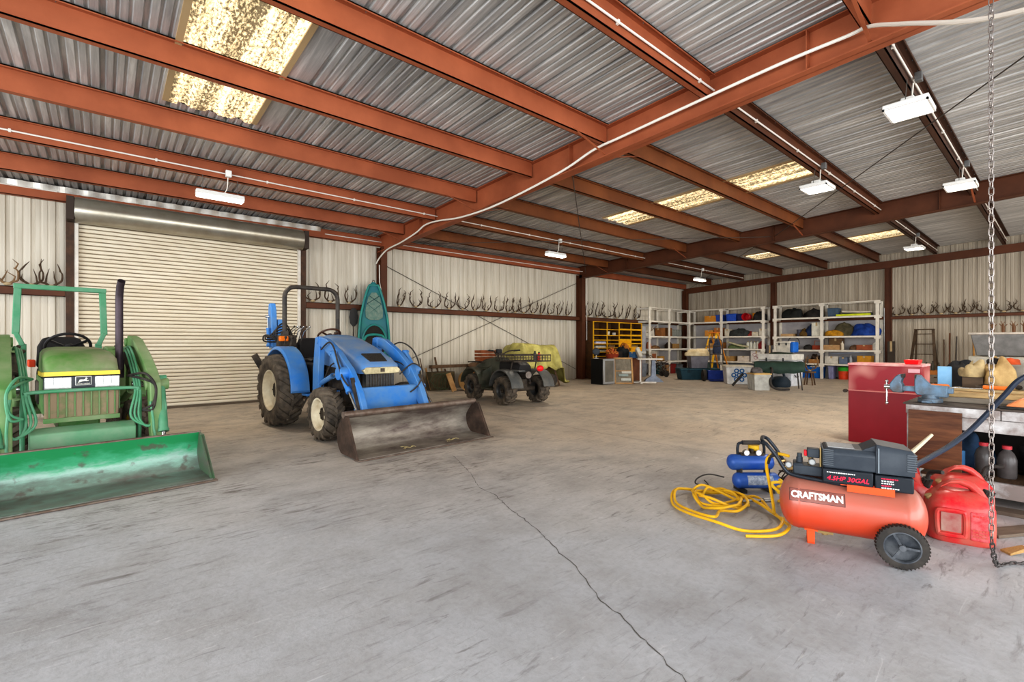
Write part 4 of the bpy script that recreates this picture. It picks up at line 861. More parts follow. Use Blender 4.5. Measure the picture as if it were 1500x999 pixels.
def rack(parent, x0, x1, y0, y1, z, wall, r_=.009, name='cargo_rack'):
    m = mb(); pts = [(x0, y0, z), (x1, y0, z), (x1, y1, z), (x0, y1, z)]; m.tube(pts, r_ * 1.3, 8, closed=True)
    k = 1
    while x0 + .09 * k < x1 - .03: m.tube([(x0 + .09 * k, y0, z), (x0 + .09 * k, y1, z)], r_, 6); k += 1
    if wall:
        m.tube([(x, y, z + wall) for x, y, _ in pts], r_ * 1.3, 8, closed=True); m.tube([(x, y, z + wall / 2) for x, y, _ in pts], r_ * .7, 6, closed=True)
        for i in range(14): t_ = i / 13; m.tube([(x0 + (x1 - x0) * t_, y0, z), (x0 + (x1 - x0) * t_, y0, z + wall)], r_ * .7, 6); m.tube([(x0 + (x1 - x0) * t_, y1, z), (x0 + (x1 - x0) * t_, y1, z + wall)], r_ * .7, 6)
        for i in range(8): t_ = i / 7; m.tube([(x0, y0 + (y1 - y0) * t_, z), (x0, y0 + (y1 - y0) * t_, z + wall)], r_ * .7, 6); m.tube([(x1, y0 + (y1 - y0) * t_, z), (x1, y0 + (y1 - y0) * t_, z + wall)], r_ * .7, 6)
    m.build(name, iron, parent)
rack(Q, -.44, .46, -.36, .28, .86, .12, name='rear_rack'); rack(Q, -.32, .32, 1.05, 1.6, .80, 0, name='front_rack')
for s in (-1, 1): m = mb(); m.tube([(s * .3, -.1, .86), (s * .3, -.05, .7)], .012); m.build('rack_stay', iron, Q)
m = mb(); m.sph((.16, -.40, .72), (.085, .04, .06), 14, 8); m.build('tail_lamp', mat('red_lens', (206, 30, 34), .25, emit=(220, 20, 20), estr=.15), Q)
m = mb(); m.cyl((-.02, .3, .55), (-.12, -.36, .60), .06, n=18); m.cyl((-.12, -.36, .60), (-.125, -.4, .60), .066, n=18); m.cyl((-.125, -.4, .60), (-.127, -.41, .60), .03, n=12); m.build('silencer', mat('silencer_grey', (120, 112, 106), .4, .7, (84, 74, 66), .4, 10), Q)
m = mb(); m.tube(smooth_path([(-.36, .62, 1.06), (-.2, .72, 1.05), (-.08, .82, .98), (.08, .82, .98), (.2, .72, 1.05), (.36, .62, 1.06)], 5), .013, 8); m.tube([(0, .84, .98), (0, .95, .8)], .02, 8); m.build('handlebar', iron, Q)
for s in (-1, 1): m = mb(); m.cyl((s * .27, .66, 1.055), (s * .4, .6, 1.065), .018, n=10); m.tube([(s * .26, .7, 1.05), (s * .36, .74, 1.06)], .006, 6); m.build('grip', black_rub, Q)
m = mb(); m.box((0, .84, 1.04), (.13, .08, .1)); m.build('instrument_pod', seat_m, Q, bevel=.02)
m = mb(); m.tube([(-.32, 0, .3), (-.1, .1, .34), (.32, 0, .3)], .03); m.cyl((.12, -.12, .42), (.2, .1, .62), .03); m.cyl((-.2, -.1, .38), (-.16, .1, .62), .03); m.build('suspension', MC['silencer_grey'], Q)
# load on the quad: orange crate, cans
t = thing('crate', 'small rusty orange crate on the quad bike behind the handlebar', 'crate', (6.86, 8.95, .87), R(-5)); m = mb(); m.b2((-.2, -.14, 0), (.2, .14, .02))
for k in range(3): m.b2((-.2, -.15, .03 + .08 * k), (.2, -.135, .09 + .08 * k)); m.b2((-.2, .135, .03 + .08 * k), (.2, .15, .09 + .08 * k)); m.b2((-.21, -.15, .03 + .08 * k), (-.195, .15, .09 + .08 * k)); m.b2((.195, -.15, .03 + .08 * k), (.21, .15, .09 + .08 * k))
m.build('slats', mat('rust_orange', (168, 92, 48), .7, 0, (110, 60, 36), .5, 8), t)
for x, y, h_, c, lb in ((6.96, 7.36, .17, (60, 58, 56), 'dark spray can standing in the rear rack of the quad bike'), (7.06, 7.34, .15, (188, 48, 40), 'red can standing in the rear rack of the quad bike')):
    t = thing('spray_can', lb, 'can', (x, y, .925)); m = mb(); m.lathe([(0, 0), (.033, 0), (.033, h_ * .85), (.024, h_ * .92), (.024, h_), (0, h_)], n=16); m.build('can_body', mat('can_%d' % c[0], c, .35, .2), t); m = mb(); m.cyl((0, 0, h_), (0, 0, h_ + .03), .02); m.build('cap', black_rub, t)

# ------------------------------------------------------------------ tarp heap on a trestle
tarp_m = mat('yellow_green_tarp', (198, 188, 112), .5, 0, (138, 130, 72), .6, 3.5, bump=.3, bscale=8)
def drape(u, v):
    """Tarp draped over a low load; front edge gathers into folds."""
    x = -1.0 + 2.0 * u; y = -.62 + 1.15 * v
    top = 1.18 + .16 * math.sin(u * 7.3 + 1) * .5 + .12 * math.exp(-((u - .45) / .22) ** 2) - .12 * abs(2 * v - 1) ** 3
    ex = max(0, abs(x) - .72) ; ey = max(0, -.38 - y); fall = 1.9 * ex + 2.4 * ey
    if x > .55: fall += (x - .55) * 1.9
    fold = .05 * math.sin(u * 38 + 2 * v) * min(1, fall * 2) + .02 * math.sin(v * 30 + u * 9)
    return (x - .25 * max(0, x - .6), y + fold, max(.12 if x > .75 else .55, top - fall) + .03 * math.sin(u * 27 + v * 17) + (.04 * math.sin(u * 16) if y < -.4 else 0))
tp = mb().sheet(drape, 54, 30).build('tarp', tarp_m, thick=.008, ang=70); tp.location = (9.75, 10.35, 0); tp.rotation_euler = (0, 0, R(-3)); tag(tp, 'crumpled yellow-green tarp thrown over a load behind the quad bike', 'tarp')
t = thing('trestle_table', 'rough wooden trestle carrying the tarp covered load', 'table', (9.7, 10.4, 0), R(-3)); m = mb(); m.b2((-.85, -.4, .5), (.75, .45, .55)); m.build('tabletop', wood_dk, t)
for x in (-.75, .65):
    for y in (-.3, .35): m = mb(); m.bar((x, y, .5), (x + (.12 if x > 0 else -.12), y * 1.3, 0), .05, .05); m.build('leg', wood_dk, t)
t = thing('cardboard_box', 'brown cardboard box under the tarp', 'box', (9.5, 10.4, .55)); m = mb(); m.b2((-.5, -.3, 0), (.5, .3, .5)); m.build('box_body', mat('cardboard', (150, 112, 72), .8, 0, (120, 88, 56), .4, 5), t, bevel=.01)
t = thing('barrel', 'dark drum lying under the right end of the tarp', 'drum', (10.35, 10.3, 0)); m = mb(); m.cyl((-.2, -.28, .19), (.1, .3, .19), .19, n=24); m.build('drum_body', iron, t, bevel=.01)
t = thing('toolbox', 'brown toolbox beside the trestle under the tarp', 'toolbox', (8.35, 10.35, .0)); m = mb(); m.b2((-.3, -.2, .0), (.3, .2, .75)); m.build('box_body', mat('rust_orange', (168, 92, 48)), t, bevel=.01)
# ------------------------------------------------------------------ scrap along the wall behind the blue tractor
def rod_pile():
    for i in range(6):
        m = mb(); a = rw.uniform(-.2, .2); L = rw.uniform(.5, .9); m.bar((0, 0, .03), (.15 * a, .3, L), .02 + .03 * (i % 2), .02); o = m.build('wood_offcut', [wood_dk, wood, wood_dk][i % 3]); put(o, (6.55 + .17 * i, 11.15 + .02 * i, 0), a); tag(o, 'short offcut leaning on the wall behind the blue bucket, %s from the left' % words[i], 'offcut', 'offcuts leaning on the wall')
rod_pile()
m = mb(); m.box((0, 0, .22), (.14, .03, .5), (R(-14), R(-14), 0)); o = m.build('plank', wood); put(o, (7.0, 10.62, .035)); tag(o, 'tan plank propped slanting against the scrap pile', 'plank')
t = thing('cable_drum', 'cream round cable drum lying against the wall by the quad bike', 'cable drum', (7.55, 10.62, .267), R(60)); m = mb(); m.cyl((-.22, 0, 0), (.22, 0, 0), .2, n=26); m.build('wound_cable', mat('cream_coil', (190, 162, 112), .7, 0, (150, 120, 78), .4, 12), t)
for s in (-1, 1): m = mb(); m.cyl((s * .2, 0, 0), (s * .235, 0, 0), .265, n=28); m.build('flange', mat('drum_wood', (178, 140, 88), .7, 0, (140, 104, 62), .4, 5), t)
t = thing('beam', 'brown timber lying on top of the scrap pile', 'timber', (7.5, 11.3, .605), R(2)); m = mb(); m.box((0, 0, .04), (1.5, .14, .08)); m.build('timber', wood_dk, t, bevel=.006)
m = mb(); m.b2((-.45, -.15, 0), (.3, .15, .5)); o = m.build('wooden_box', mat('olive_box', (98, 86, 62), .75, 0, (70, 60, 44), .5, 6), bevel=.01); put(o, (7.15, 11.28, 0)); tag(o, 'low olive-brown wooden box against the wall under the timber', 'box')
m = mb(); m.tube([( .24 * math.cos(a * .5) + .01 * a, .03 * a % .2, .26 + .22 * math.sin(a * .5)) for a in range(60)], .009, 6); o = m.build('wire_coil', mat('green_wire', (74, 82, 58), .6)); put(o, (6.72, 10.75, 0), R(20)); tag(o, 'tangled dark green wire coil leaning on the wall', 'wire')
t = thing('rag', 'brown dried hide lying on top of the scrap pile', 'cloth', (8.15, 11.1, .6)); lump(mb(), 4, (0, 0, 0), (.25, .1, .12), .3).build('rag_body', wood_dk, t); 
m = mb(); m.b2((-.22, -.15, 0), (.25, .18, .6)); o = m.build('wooden_crate', wood_dk, bevel=.01); put(o, (8.2, 11.15, 0)); tag(o, 'weathered crate against the wall at the right end of the scrap pile', 'crate')
# ------------------------------------------------------------------ small item factories (each returns a top-level thing)
def cm(c, rough=.6, **k): return mat('paint_%d_%d_%d' % c, c, rough, 0, tuple(int(v * .72) for v in c), .35, 6, **k)
def carton(lab, x, y, z, sx, sy, sz, c=(178, 132, 82), rz=0, group=None, name='cardboard_box'):
    t = thing(name, lab, 'box', (x, y, z), rz, group)
    m = mb(); m.b2((-sx / 2, -sy / 2, 0), (sx / 2, sy / 2, sz)); b = m.build('box_body', cm(c), t, bevel=.006)
    m = mb(); m.b2((-sx / 2 + .004, -.03, sz), (sx / 2 - .004, .03, sz + .002)); m.b2((-sx / 2 - .002, -.03, sz * .75), (-sx / 2 + .001, .03, sz)); m.build('tape', cm((196, 170, 128)), t); return t
def tote(lab, x, y, z, sx, sy, sz, c, lid=None, rz=0, group=None, name='storage_tote'):
    t = thing(name, lab, 'tote', (x, y, z), rz, group)
    m = mb(); a, b = sx / 2, sy / 2; m.hexa([(-a * .88, -b * .88, 0), (a * .88, -b * .88, 0), (a * .88, b * .88, 0), (-a * .88, b * .88, 0), (-a, -b, sz), (a, -b, sz), (a, b, sz), (-a, b, sz)])
    for k in range(3): yy_ = -b * .5 + b * .5 * k; m.box((-a * .95, yy_, sz * .45), (.012, .02, sz * .8))
    m.build('tote_body', cm(c, .45), t, bevel=.01)
    m = mb(); m.b2((-a - .015, -b - .015, sz - .03), (a + .015, b + .015, sz)); m.b2((-a * .9, -b * .9, sz), (a * .9, b * .9, sz + .012)); m.build('lid', cm(lid or c, .45), t, bevel=.008); return t
def jug(lab, x, y, z, r, h, c, cap=(230, 230, 225), group=None, name='plastic_jug', cat='jug'):
    t = thing(name, lab, cat, (x, y, z), rw.uniform(0, 3), group)
    m = mb(); m.lathe([(0, 0), (r * .95, 0), (r, .01), (r, h * .55), (r * .9, h * .66), (r * .35, h * .86), (r * .33, h * .92), (0, h * .92)], n=16); m.build('jug_body', cm(c, .35), t)
    m = mb(); m.cyl((0, 0, h * .92), (0, 0, h), r * .38, n=12); m.build('cap', cm(cap), t)
    m = mb(); m.tube(smooth_path([(r * .3, 0, h * .84), (r * 1.0, 0, h * .8), (r * 1.02, 0, h * .62), (r * .9, 0, h * .5)], 4), r * .13, 7); m.build('handle', cm(c, .35), t); return t
def heap(name, lab, cat, x, y, z, rx, ry, rz_, c, seedn=1, amp=.2, rot=0, p=2.4, c2=None, bump=.4):
    if abs(x - 20.05) < .3 and y < 11: rx *= .8; ry *= .88; rz_ *= .92
    m = mb(); lump(m, seedn, (0, 0, 0), (rx, ry, rz_), amp, 28, 14, p=p)
    o = m.build(name, mat('cloth_%d_%d_%d' % c, c, .75, 0, c2 or tuple(int(v * .6) for v in c), .6, 6, bump=bump, bscale=12), ang=80); put(o, (x, y, z), rot); tag(o, lab, cat); return o
def pail(lab, x, y, z, r, h, c, lidc=None, name='bucket', cat='bucket'):
    t = thing(name, lab, cat, (x, y, z), .5); m = mb(); m.lathe([(0, 0), (r * .88, 0), (r, h), (r * 1.05, h), (r * 1.05, h - .02), (r, h - .02)] if not lidc else [(0, 0), (r * .9, 0), (r, h), (0, h)], n=24); m.build('bucket_body', cm(c, .4), t)
    if lidc: m = mb(); m.lathe([(0, h + .03), (r * .9, h + .03), (r * 1.08, h), (r * 1.08, h - .03), (r, h - .03)], n=24); m.build('lid', cm(lidc, .4), t)
    m = mb(); m.tube([(r * math.cos(a), r * math.sin(a) * .3 - r * .8, h * .75 - abs(math.sin(a)) * h * .3) for a in [PI * k / 12 for k in range(13)]], .005, 6); m.build('bail', chrome, t); return t
def chest(lab, x, y, z, sx, sy, sz, c, lidc, rz=0, latch=(60, 62, 64), group=None):
    t = thing('cooler', lab, 'cooler', (x, y, z), rz, group); a, b = sx / 2, sy / 2
    m = mb(); m.hexa([(-a * .94, -b * .94, 0), (a * .94, -b * .94, 0), (a * .94, b * .94, 0), (-a * .94, b * .94, 0), (-a, -b, sz * .8), (a, -b, sz * .8), (a, b, sz * .8), (-a, b, sz * .8)]); m.build('cooler_body', cm(c, .4), t, bevel=.02)
    m = mb(); m.b2((-a - .01, -b - .01, sz * .81), (a + .01, b + .01, sz)); m.build('lid', cm(lidc, .4), t, bevel=.02)
    for s in (-.5, .5): m = mb(); m.b2((-a - .022, s * b - .02, sz * .66), (-a + .0, s * b + .02, sz * .88)); m.build('latch', cm(latch), t, bevel=.004)
    for s in (-1, 1): m = mb(); m.tube([(-.08, s * b, sz * .7), (-.08, s * (b + .035), sz * .66), (.08, s * (b + .035), sz * .66), (.08, s * b, sz * .7)], .01, 6); m.build('handle', cm(latch), t)
    return t

# ------------------------------------------------------------------ yellow pigeonhole rack
yel = mat('rack_yellow', (232, 176, 26), .5, 0, (190, 130, 20), .4, 4)
t = thing('pigeonhole_rack', 'tall yellow steel pigeonhole rack against the wall right of the column', 'rack', (13.3, 11.41, 0))
W_ = 2.95; D_ = .40
m = mb(); m.b2((0, -.02, .02), (W_, 0, 2.06)); m.build('back_panel', mat('rack_inner_shade', (96, 62, 30), .7, 0, (60, 44, 28), .5, 5), t)  # dark brown puts the shade inside the pigeonholes into the colour
cols = [0, .78, 1.5, 2.25, W_]
for x in cols:
    m = mb(); m.b2((x - .012, -D_ + .03, 0), (x + .012, -.02, 2.08)); m.build('divider', MC['rack_inner_shade'], t); m = mb(); m.b2((x - .018, -D_, 0), (x + .018, -D_ + .03, 2.08)); m.build('front_post', yel, t)
zs = [2.07, 1.8, 1.58, 1.41, 1.27, 1.12, .97, .82, .67, .52, .37, .22, .08]
for k, z in enumerate(zs):
    for c_ in range(4):
        hgt = .022 if c_ < 2 or k == 0 else (.055 if k < 4 else .04)
        m = mb(); m.b2((cols[c_] + .019, -D_ - .006, z - .022), (cols[c_ + 1] - .019, -D_ + .03, z + hgt - .018)); sh = m.build('shelf_lip', yel, t); m = mb(); m.b2((cols[c_] + .015, -D_ + .03, z - .018), (cols[c_ + 1] - .015, -.02, z)); m.build('shelf_plate', MC['rack_inner_shade'], t)
for c_, k in ((2, 3), (2, 4), (3, 5), (2, 6), (3, 7), (3, 9), (2, 9)): m = mb(); m.b2((cols[c_] + .02, -D_ - .012, zs[k + 1] + .01), (cols[c_ + 1] - .02, -D_ + .05, zs[k] - .02)); m.build('drawer', mat('drawer_yellow', (240, 172, 20), .45, 0, (206, 130, 16), .4, 3), t, bevel=.005)
tag(put(mb().lathe([(0, 0), (.07, 0), (.08, .14), (0, .14)], n=16).build('cup', cm((226, 218, 200))), (14.25, 11.13, 1.583)), 'cream cup on the second shelf of the yellow rack', 'cup')
tag(put(mb().lathe([(0, 0), (.07, 0), (.075, .1), (0, .1)], n=16).build('cup', cm((196, 190, 178))), (14.6, 11.12, 1.583)), 'grey cup right of the cream cup in the yellow rack', 'cup')
for k, (z, c) in enumerate(((1.275, (206, 202, 220)), (1.125, (190, 190, 180)), (.975, (150, 146, 130)))): 
    o = mb().b2((-.28, -.14, 0), (.28, .14, .07)).build('paper_stack', cm(c)); put(o, (13.72, 11.16, z)); tag(o, 'stack of pale papers in the left column of the yellow rack, %s from the top' % words[k], 'papers')
rc = [(90, 66, 44), (140, 110, 70), (60, 60, 62), (170, 140, 90), (120, 60, 40)]
for k in range(8):
    c_ = k % 4; zz = zs[5 + k // 4 * 2 + 1 - (k % 2)]; w_ = rw.uniform(.3, .5)
    o = mb().b2((-w_ / 2, -.12, 0), (w_ / 2, .12, rw.uniform(.06, .10))).build('parts_tray', cm(rc[k % 5]), bevel=.004); put(o, ((cols[c_] + cols[c_ + 1]) / 2 + 13.3, 11.2, zz + .003)); tag(o, 'small parts tray in the yellow rack, column %d from the left, lower rows, %s tray' % (c_ + 1, words[k]), 'tray')
t = thing('steel_locker', 'narrow grey steel locker between the yellow rack and the white shelves', 'locker', (16.42, 11.25, 0)); m = mb(); m.b2((-.13, -.22, 0), (.13, .2, 1.98)); m.build('locker_body', cm((158, 158, 162), .5), t, bevel=.008); m = mb(); m.b2((-.115, -.232, .06), (.115, -.22, 1.93)); m.build('door', cm((168, 168, 172), .5), t, bevel=.004)

# ------------------------------------------------------------------ white timber shelving
wsh = mat('shelf_white', (226, 220, 208), .55, 0, (190, 180, 164), .3, 4)
grey_bd = mat('backing_board', (176, 172, 172), .7, 0, (150, 146, 146), .4, 2)
def shelving(lab, origin, rz, L, mids, levels, D=.6, first=True, back=True, w=.095):
    """Local: x along the front, y from front (0) to the wall (D)."""
    t = thing('shelving_unit', lab, 'shelving', origin, rz)
    for x in [0] + mids + [L]:
        m = mb(); m.b2((x - w / 2, 0, 0), (x + w / 2, .04, levels[0])); m.b2((x - w / 2, D - .04, 0), (x + w / 2, D, levels[0])); m.build('upright', wsh, t)
        for z in levels: m = mb(); m.b2((x - w * .9, -.012, z - .11), (x + w * .9, .004, z - .0)); m.b2((x - .018, .0, z - .09), (x + .018, D - .04, z - .02)); m.build('cross_brace', wsh, t)
    for i, z in enumerate(levels):
        m = mb()
        if i == 0: m.b2((0, 0, z - .03), (L, .04, z)); m.b2((0, D - .04, z - .03), (L, D, z))
        else: m.b2((w * .3 * 0 - .02, .0, z - .03), (L + .02, D, z)); m.b2((0, .0, z - .06), (L, .035, z - .03))
        m.build('shelf', wsh, t)
    if back:
        m = mb(); m.b2((0, D + .004, .05), (L, D + .014, levels[1] - .12)); m.build('back_board', grey_bd, t)
    return t
LV = [2.74, 2.2, 1.58, 1.06, .54]
LB = [2.74, 2.24, 1.545, 1.045, .55]
shelving('white timber shelving along the left wall reaching into the corner', (16.62, 10.88, 0), 0, 3.1, [1.45], LV)
shelving('white timber shelving on the end wall left of the column, full of boxes', (19.78, 11.0, 0), -PI / 2, 3.18, [1.5], LV)
shelving('tall white timber shelving on the end wall right of the column', (19.78, 7.38, 0), -PI / 2, 3.22, [1.58], LB)

X0 = 20.05
# left wall shelving contents
o = mb().b2((-.42, -.02, 0), (.42, .02, .42)).build('framed_picture', cm((206, 200, 188))); put(o, (17.15, 11.3, 1.583), 0, (R(-6), 0, 0)); tag(o, 'pale framed picture with a branch standing on the third shelf by the left wall', 'picture')
o = mb().tube(smooth_path([(-.35, 0, .12), (-.1, -.02, .2), (.1, 0, .28), (.35, 0, .4)], 4), .012).tube([(0, 0, .24), (.02, -.02, .4)], .008).tube([(-.15, 0, .18), (-.2, 0, .34)], .008).build('branch', wood_dk); put(o, (17.1, 11.12, 1.583)); tag(o, 'thin bare branch lying in front of the pale picture', 'branch')
carton('brown box on the third shelf beside the pale picture', 17.78, 11.15, 1.583, .3, .3, .34, (140, 92, 50))
carton('brown box right of the post on the third shelf by the left wall', 18.3, 11.15, 1.583, .35, .3, .36, (128, 86, 50))
for k in range(4): 
    m = mb(); m.lathe([(0, 0), (.09, 0), (.1, .2), (.06, .3), (0, .3)], n=14); o = m.build('glass_jar', cm((128, 130, 122))); put(o, (18.62 + .2 * k, 11.1, 1.583)); tag(o, 'dusty grey jar on the third shelf near the corner, %s from the left' % words[k], 'jar', 'dusty jars near the corner')
m = mb(); m.lathe([(0, 0), (.11, 0), (.12, .1), (.1, .2), (.06, .27), (0, .28)], n=16); o = m.build('terracotta_pot', cm((186, 122, 92))); put(o, (16.86, 11.1, 1.063)); tag(o, 'rounded terracotta pot at the left end of the fourth shelf', 'pot')
heap('cloth', 'brown folded cloth beside the terracotta pot', 'cloth', 17.35, 11.15, 1.063, .28, .15, .12, (150, 112, 74), 5)
carton('tan box in the corner bay on the fourth shelf', 18.8, 11.15, 1.063, .5, .3, .2, (160, 124, 76)); heap('cloth', 'dark bundle beside the tan box in the corner bay', 'cloth', 18.35, 11.1, 1.063, .15, .14, .26, (78, 58, 44), 6)
carton('white box with a brown picture on the lowest left wall shelf', 17.05, 11.12, .543, .42, .3, .44, (206, 196, 180)); o = mb().b2((-.14, -.004, -.12), (.14, .004, .12)).build('picture_panel', cm((156, 92, 56)), None); 
o.parent = [q for q in COL.objects if q.name.startswith('cardboard_box')][-1]; o.location = (0, -.154, .2)
carton('yellow-brown box on the lowest left wall shelf near the middle post', 17.7, 11.15, .543, .36, .3, .2, (190, 142, 66))
tote('teal tote under the lowest left wall shelf', 17.65, 11.15, 0, .5, .4, .34, (64, 112, 112)); tote('dark red tote on the floor of the corner bay', 18.42, 11.1, 0, .4, .4, .4, (140, 46, 42)); carton('plywood box on the floor before the middle post', 17.35, 10.62, 0, .22, .2, .42, (176, 134, 92))
tote('grey tote on the floor deep in the corner bay', 19.1, 11.2, 0, .5, .4, .36, (112, 116, 120))
# end wall, left unit: top shelf
def E_(y): return y
carton('orange-brown crate on the top shelf, leftmost on the end wall', X0, 10.02, 2.203, .4, .5, .26, (206, 138, 46)); tote('blue tote on the top shelf left of the post', X0, 9.55 + .08, 2.203, .4, .3, .28, (52, 84, 168))
tote('blue tote on the top shelf right of the post', X0, 9.12, 2.203, .4, .42, .3, (46, 88, 186)); tote('navy tote beside the red bucket on the top shelf', X0, 8.76, 2.203, .4, .22, .28, (34, 46, 96))
t = pail('red bucket lying on the top shelf', X0 + .02, 8.5, 2.36, .15, .3, (206, 32, 44)); t.rotation_euler = (0, R(-90), 0); pail('orange-yellow bucket on the top shelf beside the red one', X0 + .05, 8.22, 2.203, .13, .3, (230, 158, 34))
heap('bag', 'black plastic bag on the top shelf at the right end of the left unit', 'bag', X0 + .02, 8.06, 2.203, .28, .26, .36, (52, 50, 50), 9, .25)
# second row
carton('orange cardboard box on the second end wall shelf', X0, 10.08, 1.583, .4, .36, .26, (212, 146, 64)); carton('taller brown box beside the orange one on the second end wall shelf', X0, 9.68 + .02, 1.583, .4, .3, .36, (176, 112, 60))
carton('cream box left of the post, behind the yellow ladder', X0 + .02, 9.55 - .23, 1.583, .3, .0 + .2, .3, (208, 198, 178))
heap('tarp', 'dark grey tarp bundle on the second end wall shelf', 'tarp', X0, 8.88, 1.583, .25, .48, .3, (70, 74, 72), 11, .2); heap('bag', 'small red bag beside the dark tarp bundle', 'bag', X0 + .02, 8.42 + .02, 1.583, .1, .16, .2, (178, 66, 54), 12)
carton('flat cream box on the second end wall shelf', X0, 8.16, 1.583, .4, .24, .16, (206, 196, 176)); carton('white box against the right post on the second end wall shelf', X0, 7.97 - .04, 1.583, .35, .16, .28, (220, 212, 196))
# third row
carton('mustard box on the third end wall shelf', X0, 9.98, 1.063, .4, .3, .22, (206, 150, 74)); carton('brown box on the third end wall shelf behind the ladder', X0, 9.66, 1.063, .4, .3, .26, (178, 118, 60)); 
for k, (y, c) in enumerate(((10.03, (60, 62, 80)), (9.68, (214, 196, 178)))): o = mb().lathe([(0, 0), (.1, 0), (.11, .06), (.07, .11), (0, .12)], n=16).build('cap', cm(c)); put(o, (X0 - .02, y, 1.063 + (.236 if k == 0 else .276))); tag(o, ['dark blue cap on the mustard box', 'pale cap on the brown box behind the ladder'][k], 'cap')
heap('netting', 'pale green tangled netting on the third end wall shelf', 'net', X0 + .02, 9.0, 1.063, .22, .36, .18, (132, 150, 104), 13, .3); o = mb().tube(smooth_path([(0, .45, .28), (0, .2, .2), (0, 0, .14), (0, -.4, .08)], 4), .035).build('hose', cm((204, 196, 160))); put(o, (X0 - .22, 8.8, 1.063)); tag(o, 'pale thick hose lying across the green netting', 'hose')
for k in range(4): jug('white bottle on the third end wall shelf, %s from the left' % words[k], X0 + .02, 8.52 - .13 * k, 1.063, .058, .3 + .02 * (k % 2), (226, 224, 210), (196, 170, 80), 'white bottles', 'plastic_bottle', 'bottle')
jug('dark red round jug beside the white bottles', X0 + .02, 7.98, 1.063, .14, .32, (146, 44, 46), (150, 60, 60))
# fourth row
carton('yellow-brown wooden box on the lowest end wall shelf', X0, 9.2, .543, .4, .4, .2, (180, 140, 84)); carton('white printed carton on the lowest end wall shelf', X0 + .02, 8.63, .543, .4, .46, .22, (222, 208, 194), name='printed_box')
t = carton('large white carton with red ring print on the lowest end wall shelf', X0 + .02, 8.12, .543, .38, .44, .44, (226, 220, 214), name='printed_box'); m = mb()
for dy, dz in ((.06, .28), (-.05, .22), (.02, .16)): m.tube([(-.192, dy + .07 * math.cos(a), dz + .06 * math.sin(a)) for a in [2 * PI * k / 18 for k in range(18)]], .007, 5, closed=True)
m.build('ring_print', cm((150, 60, 80)), t)
tote('green tote under the lowest end wall shelf behind the ladder', X0 + .02, 9.15, 0, .4, .44, .36, (96, 172, 50)); tote('dark blue tote on the floor under the left end wall shelves', X0 + .02, 9.75, 0, .4, .44, .42, (52, 76, 96)); tote('red and white tote on the floor right of the ladder', X0 + .02, 8.55, 0, .4, .6, .34, (196, 40, 44), (230, 226, 220)); tote('grey-green tote on the floor near the corner on the end wall', X0 - .02, 10.25, 0, .4, .42, .42, (86, 104, 100))
# right unit: top
heap('duffel_bag', 'black duffel bag heap filling the top shelf of the right unit', 'bag', X0 + .02, 6.85, 2.243, .28, .42, .36, (46, 48, 44), 21, .25); heap('bag', 'black bundled bags right of the duffel heap on the top shelf', 'bag', X0 + .02, 6.15, 2.243, .26, .36, .32, (54, 50, 46), 22, .3)
tote('blue grey case standing on the top shelf right of the post', X0, 5.48, 2.243, .35, .34, .3, (76, 96, 116)); o = mb().b2((-.06, -.5, 0), (.06, .5, .07)).build('spirit_level', cm((206, 214, 40)), bevel=.008); put(o, (X0 - .2, 4.86, 2.243)); tag(o, 'lime yellow flat board lying on the top shelf', 'board')
o = mb().b2((-.09, -.42, 0), (.09, .42, .06)).build('plank', cm((220, 206, 186)), bevel=.004); put(o, (X0 + .05, 4.82, 2.36), 0, (R(4), 0, 0)); tag(o, 'pale plank above the lime board on the top shelf', 'plank'); o = mb().b2((-.14, -.42, 0), (.14, .42, .11)).build('flat_box', cm((62, 70, 60)), bevel=.01); put(o, (X0 + .08, 4.8, 2.243)); tag(o, 'dark flat box under the pale plank on the top shelf', 'box')
# right unit: second
carton('thin tan box at the left end of the second shelf of the right unit', X0, 6.98, 1.548, .4, .44, .1, (196, 160, 116)); o = pail('small dark can beside the tan box on the second shelf', X0 + .02, 6.62, 1.548, .09, .26, (80, 80, 92)); heap('backpack', 'camouflage brown pack on the second shelf of the right unit', 'bag', X0 + .02, 6.42, 1.548, .2, .2, .28, (120, 92, 48), 23, .25)
heap('cloth', 'navy cloth bundle on the second shelf left of the white box', 'cloth', X0 + .02, 6.18, 1.548, .22, .24, .46, (44, 62, 98), 24, .2); carton('big square white box on the second shelf against the post', X0 + .02, 6.02 - .02, 1.548, .35, .02 + .3, .5, (226, 222, 206), name='white_box')
heap('sleeping_bag', 'yellow ochre bag on the second shelf right of the post', 'bag', X0 - .11, 5.46, 1.548, .2, .33, .22, (214, 154, 38), 25, .12); heap('sleeping_bag', 'olive sleeping bag slumped on the yellow bag', 'bag', X0 + .06, 5.2, 1.552, .2, .36, .48, (108, 100, 76), 26, .12); heap('tarp', 'crumpled blue tarp on the second shelf at the right end', 'tarp', X0 - .04, 4.56, 1.548, .26, .44, .42, (38, 78, 156), 27, .22, c2=(22, 48, 110))
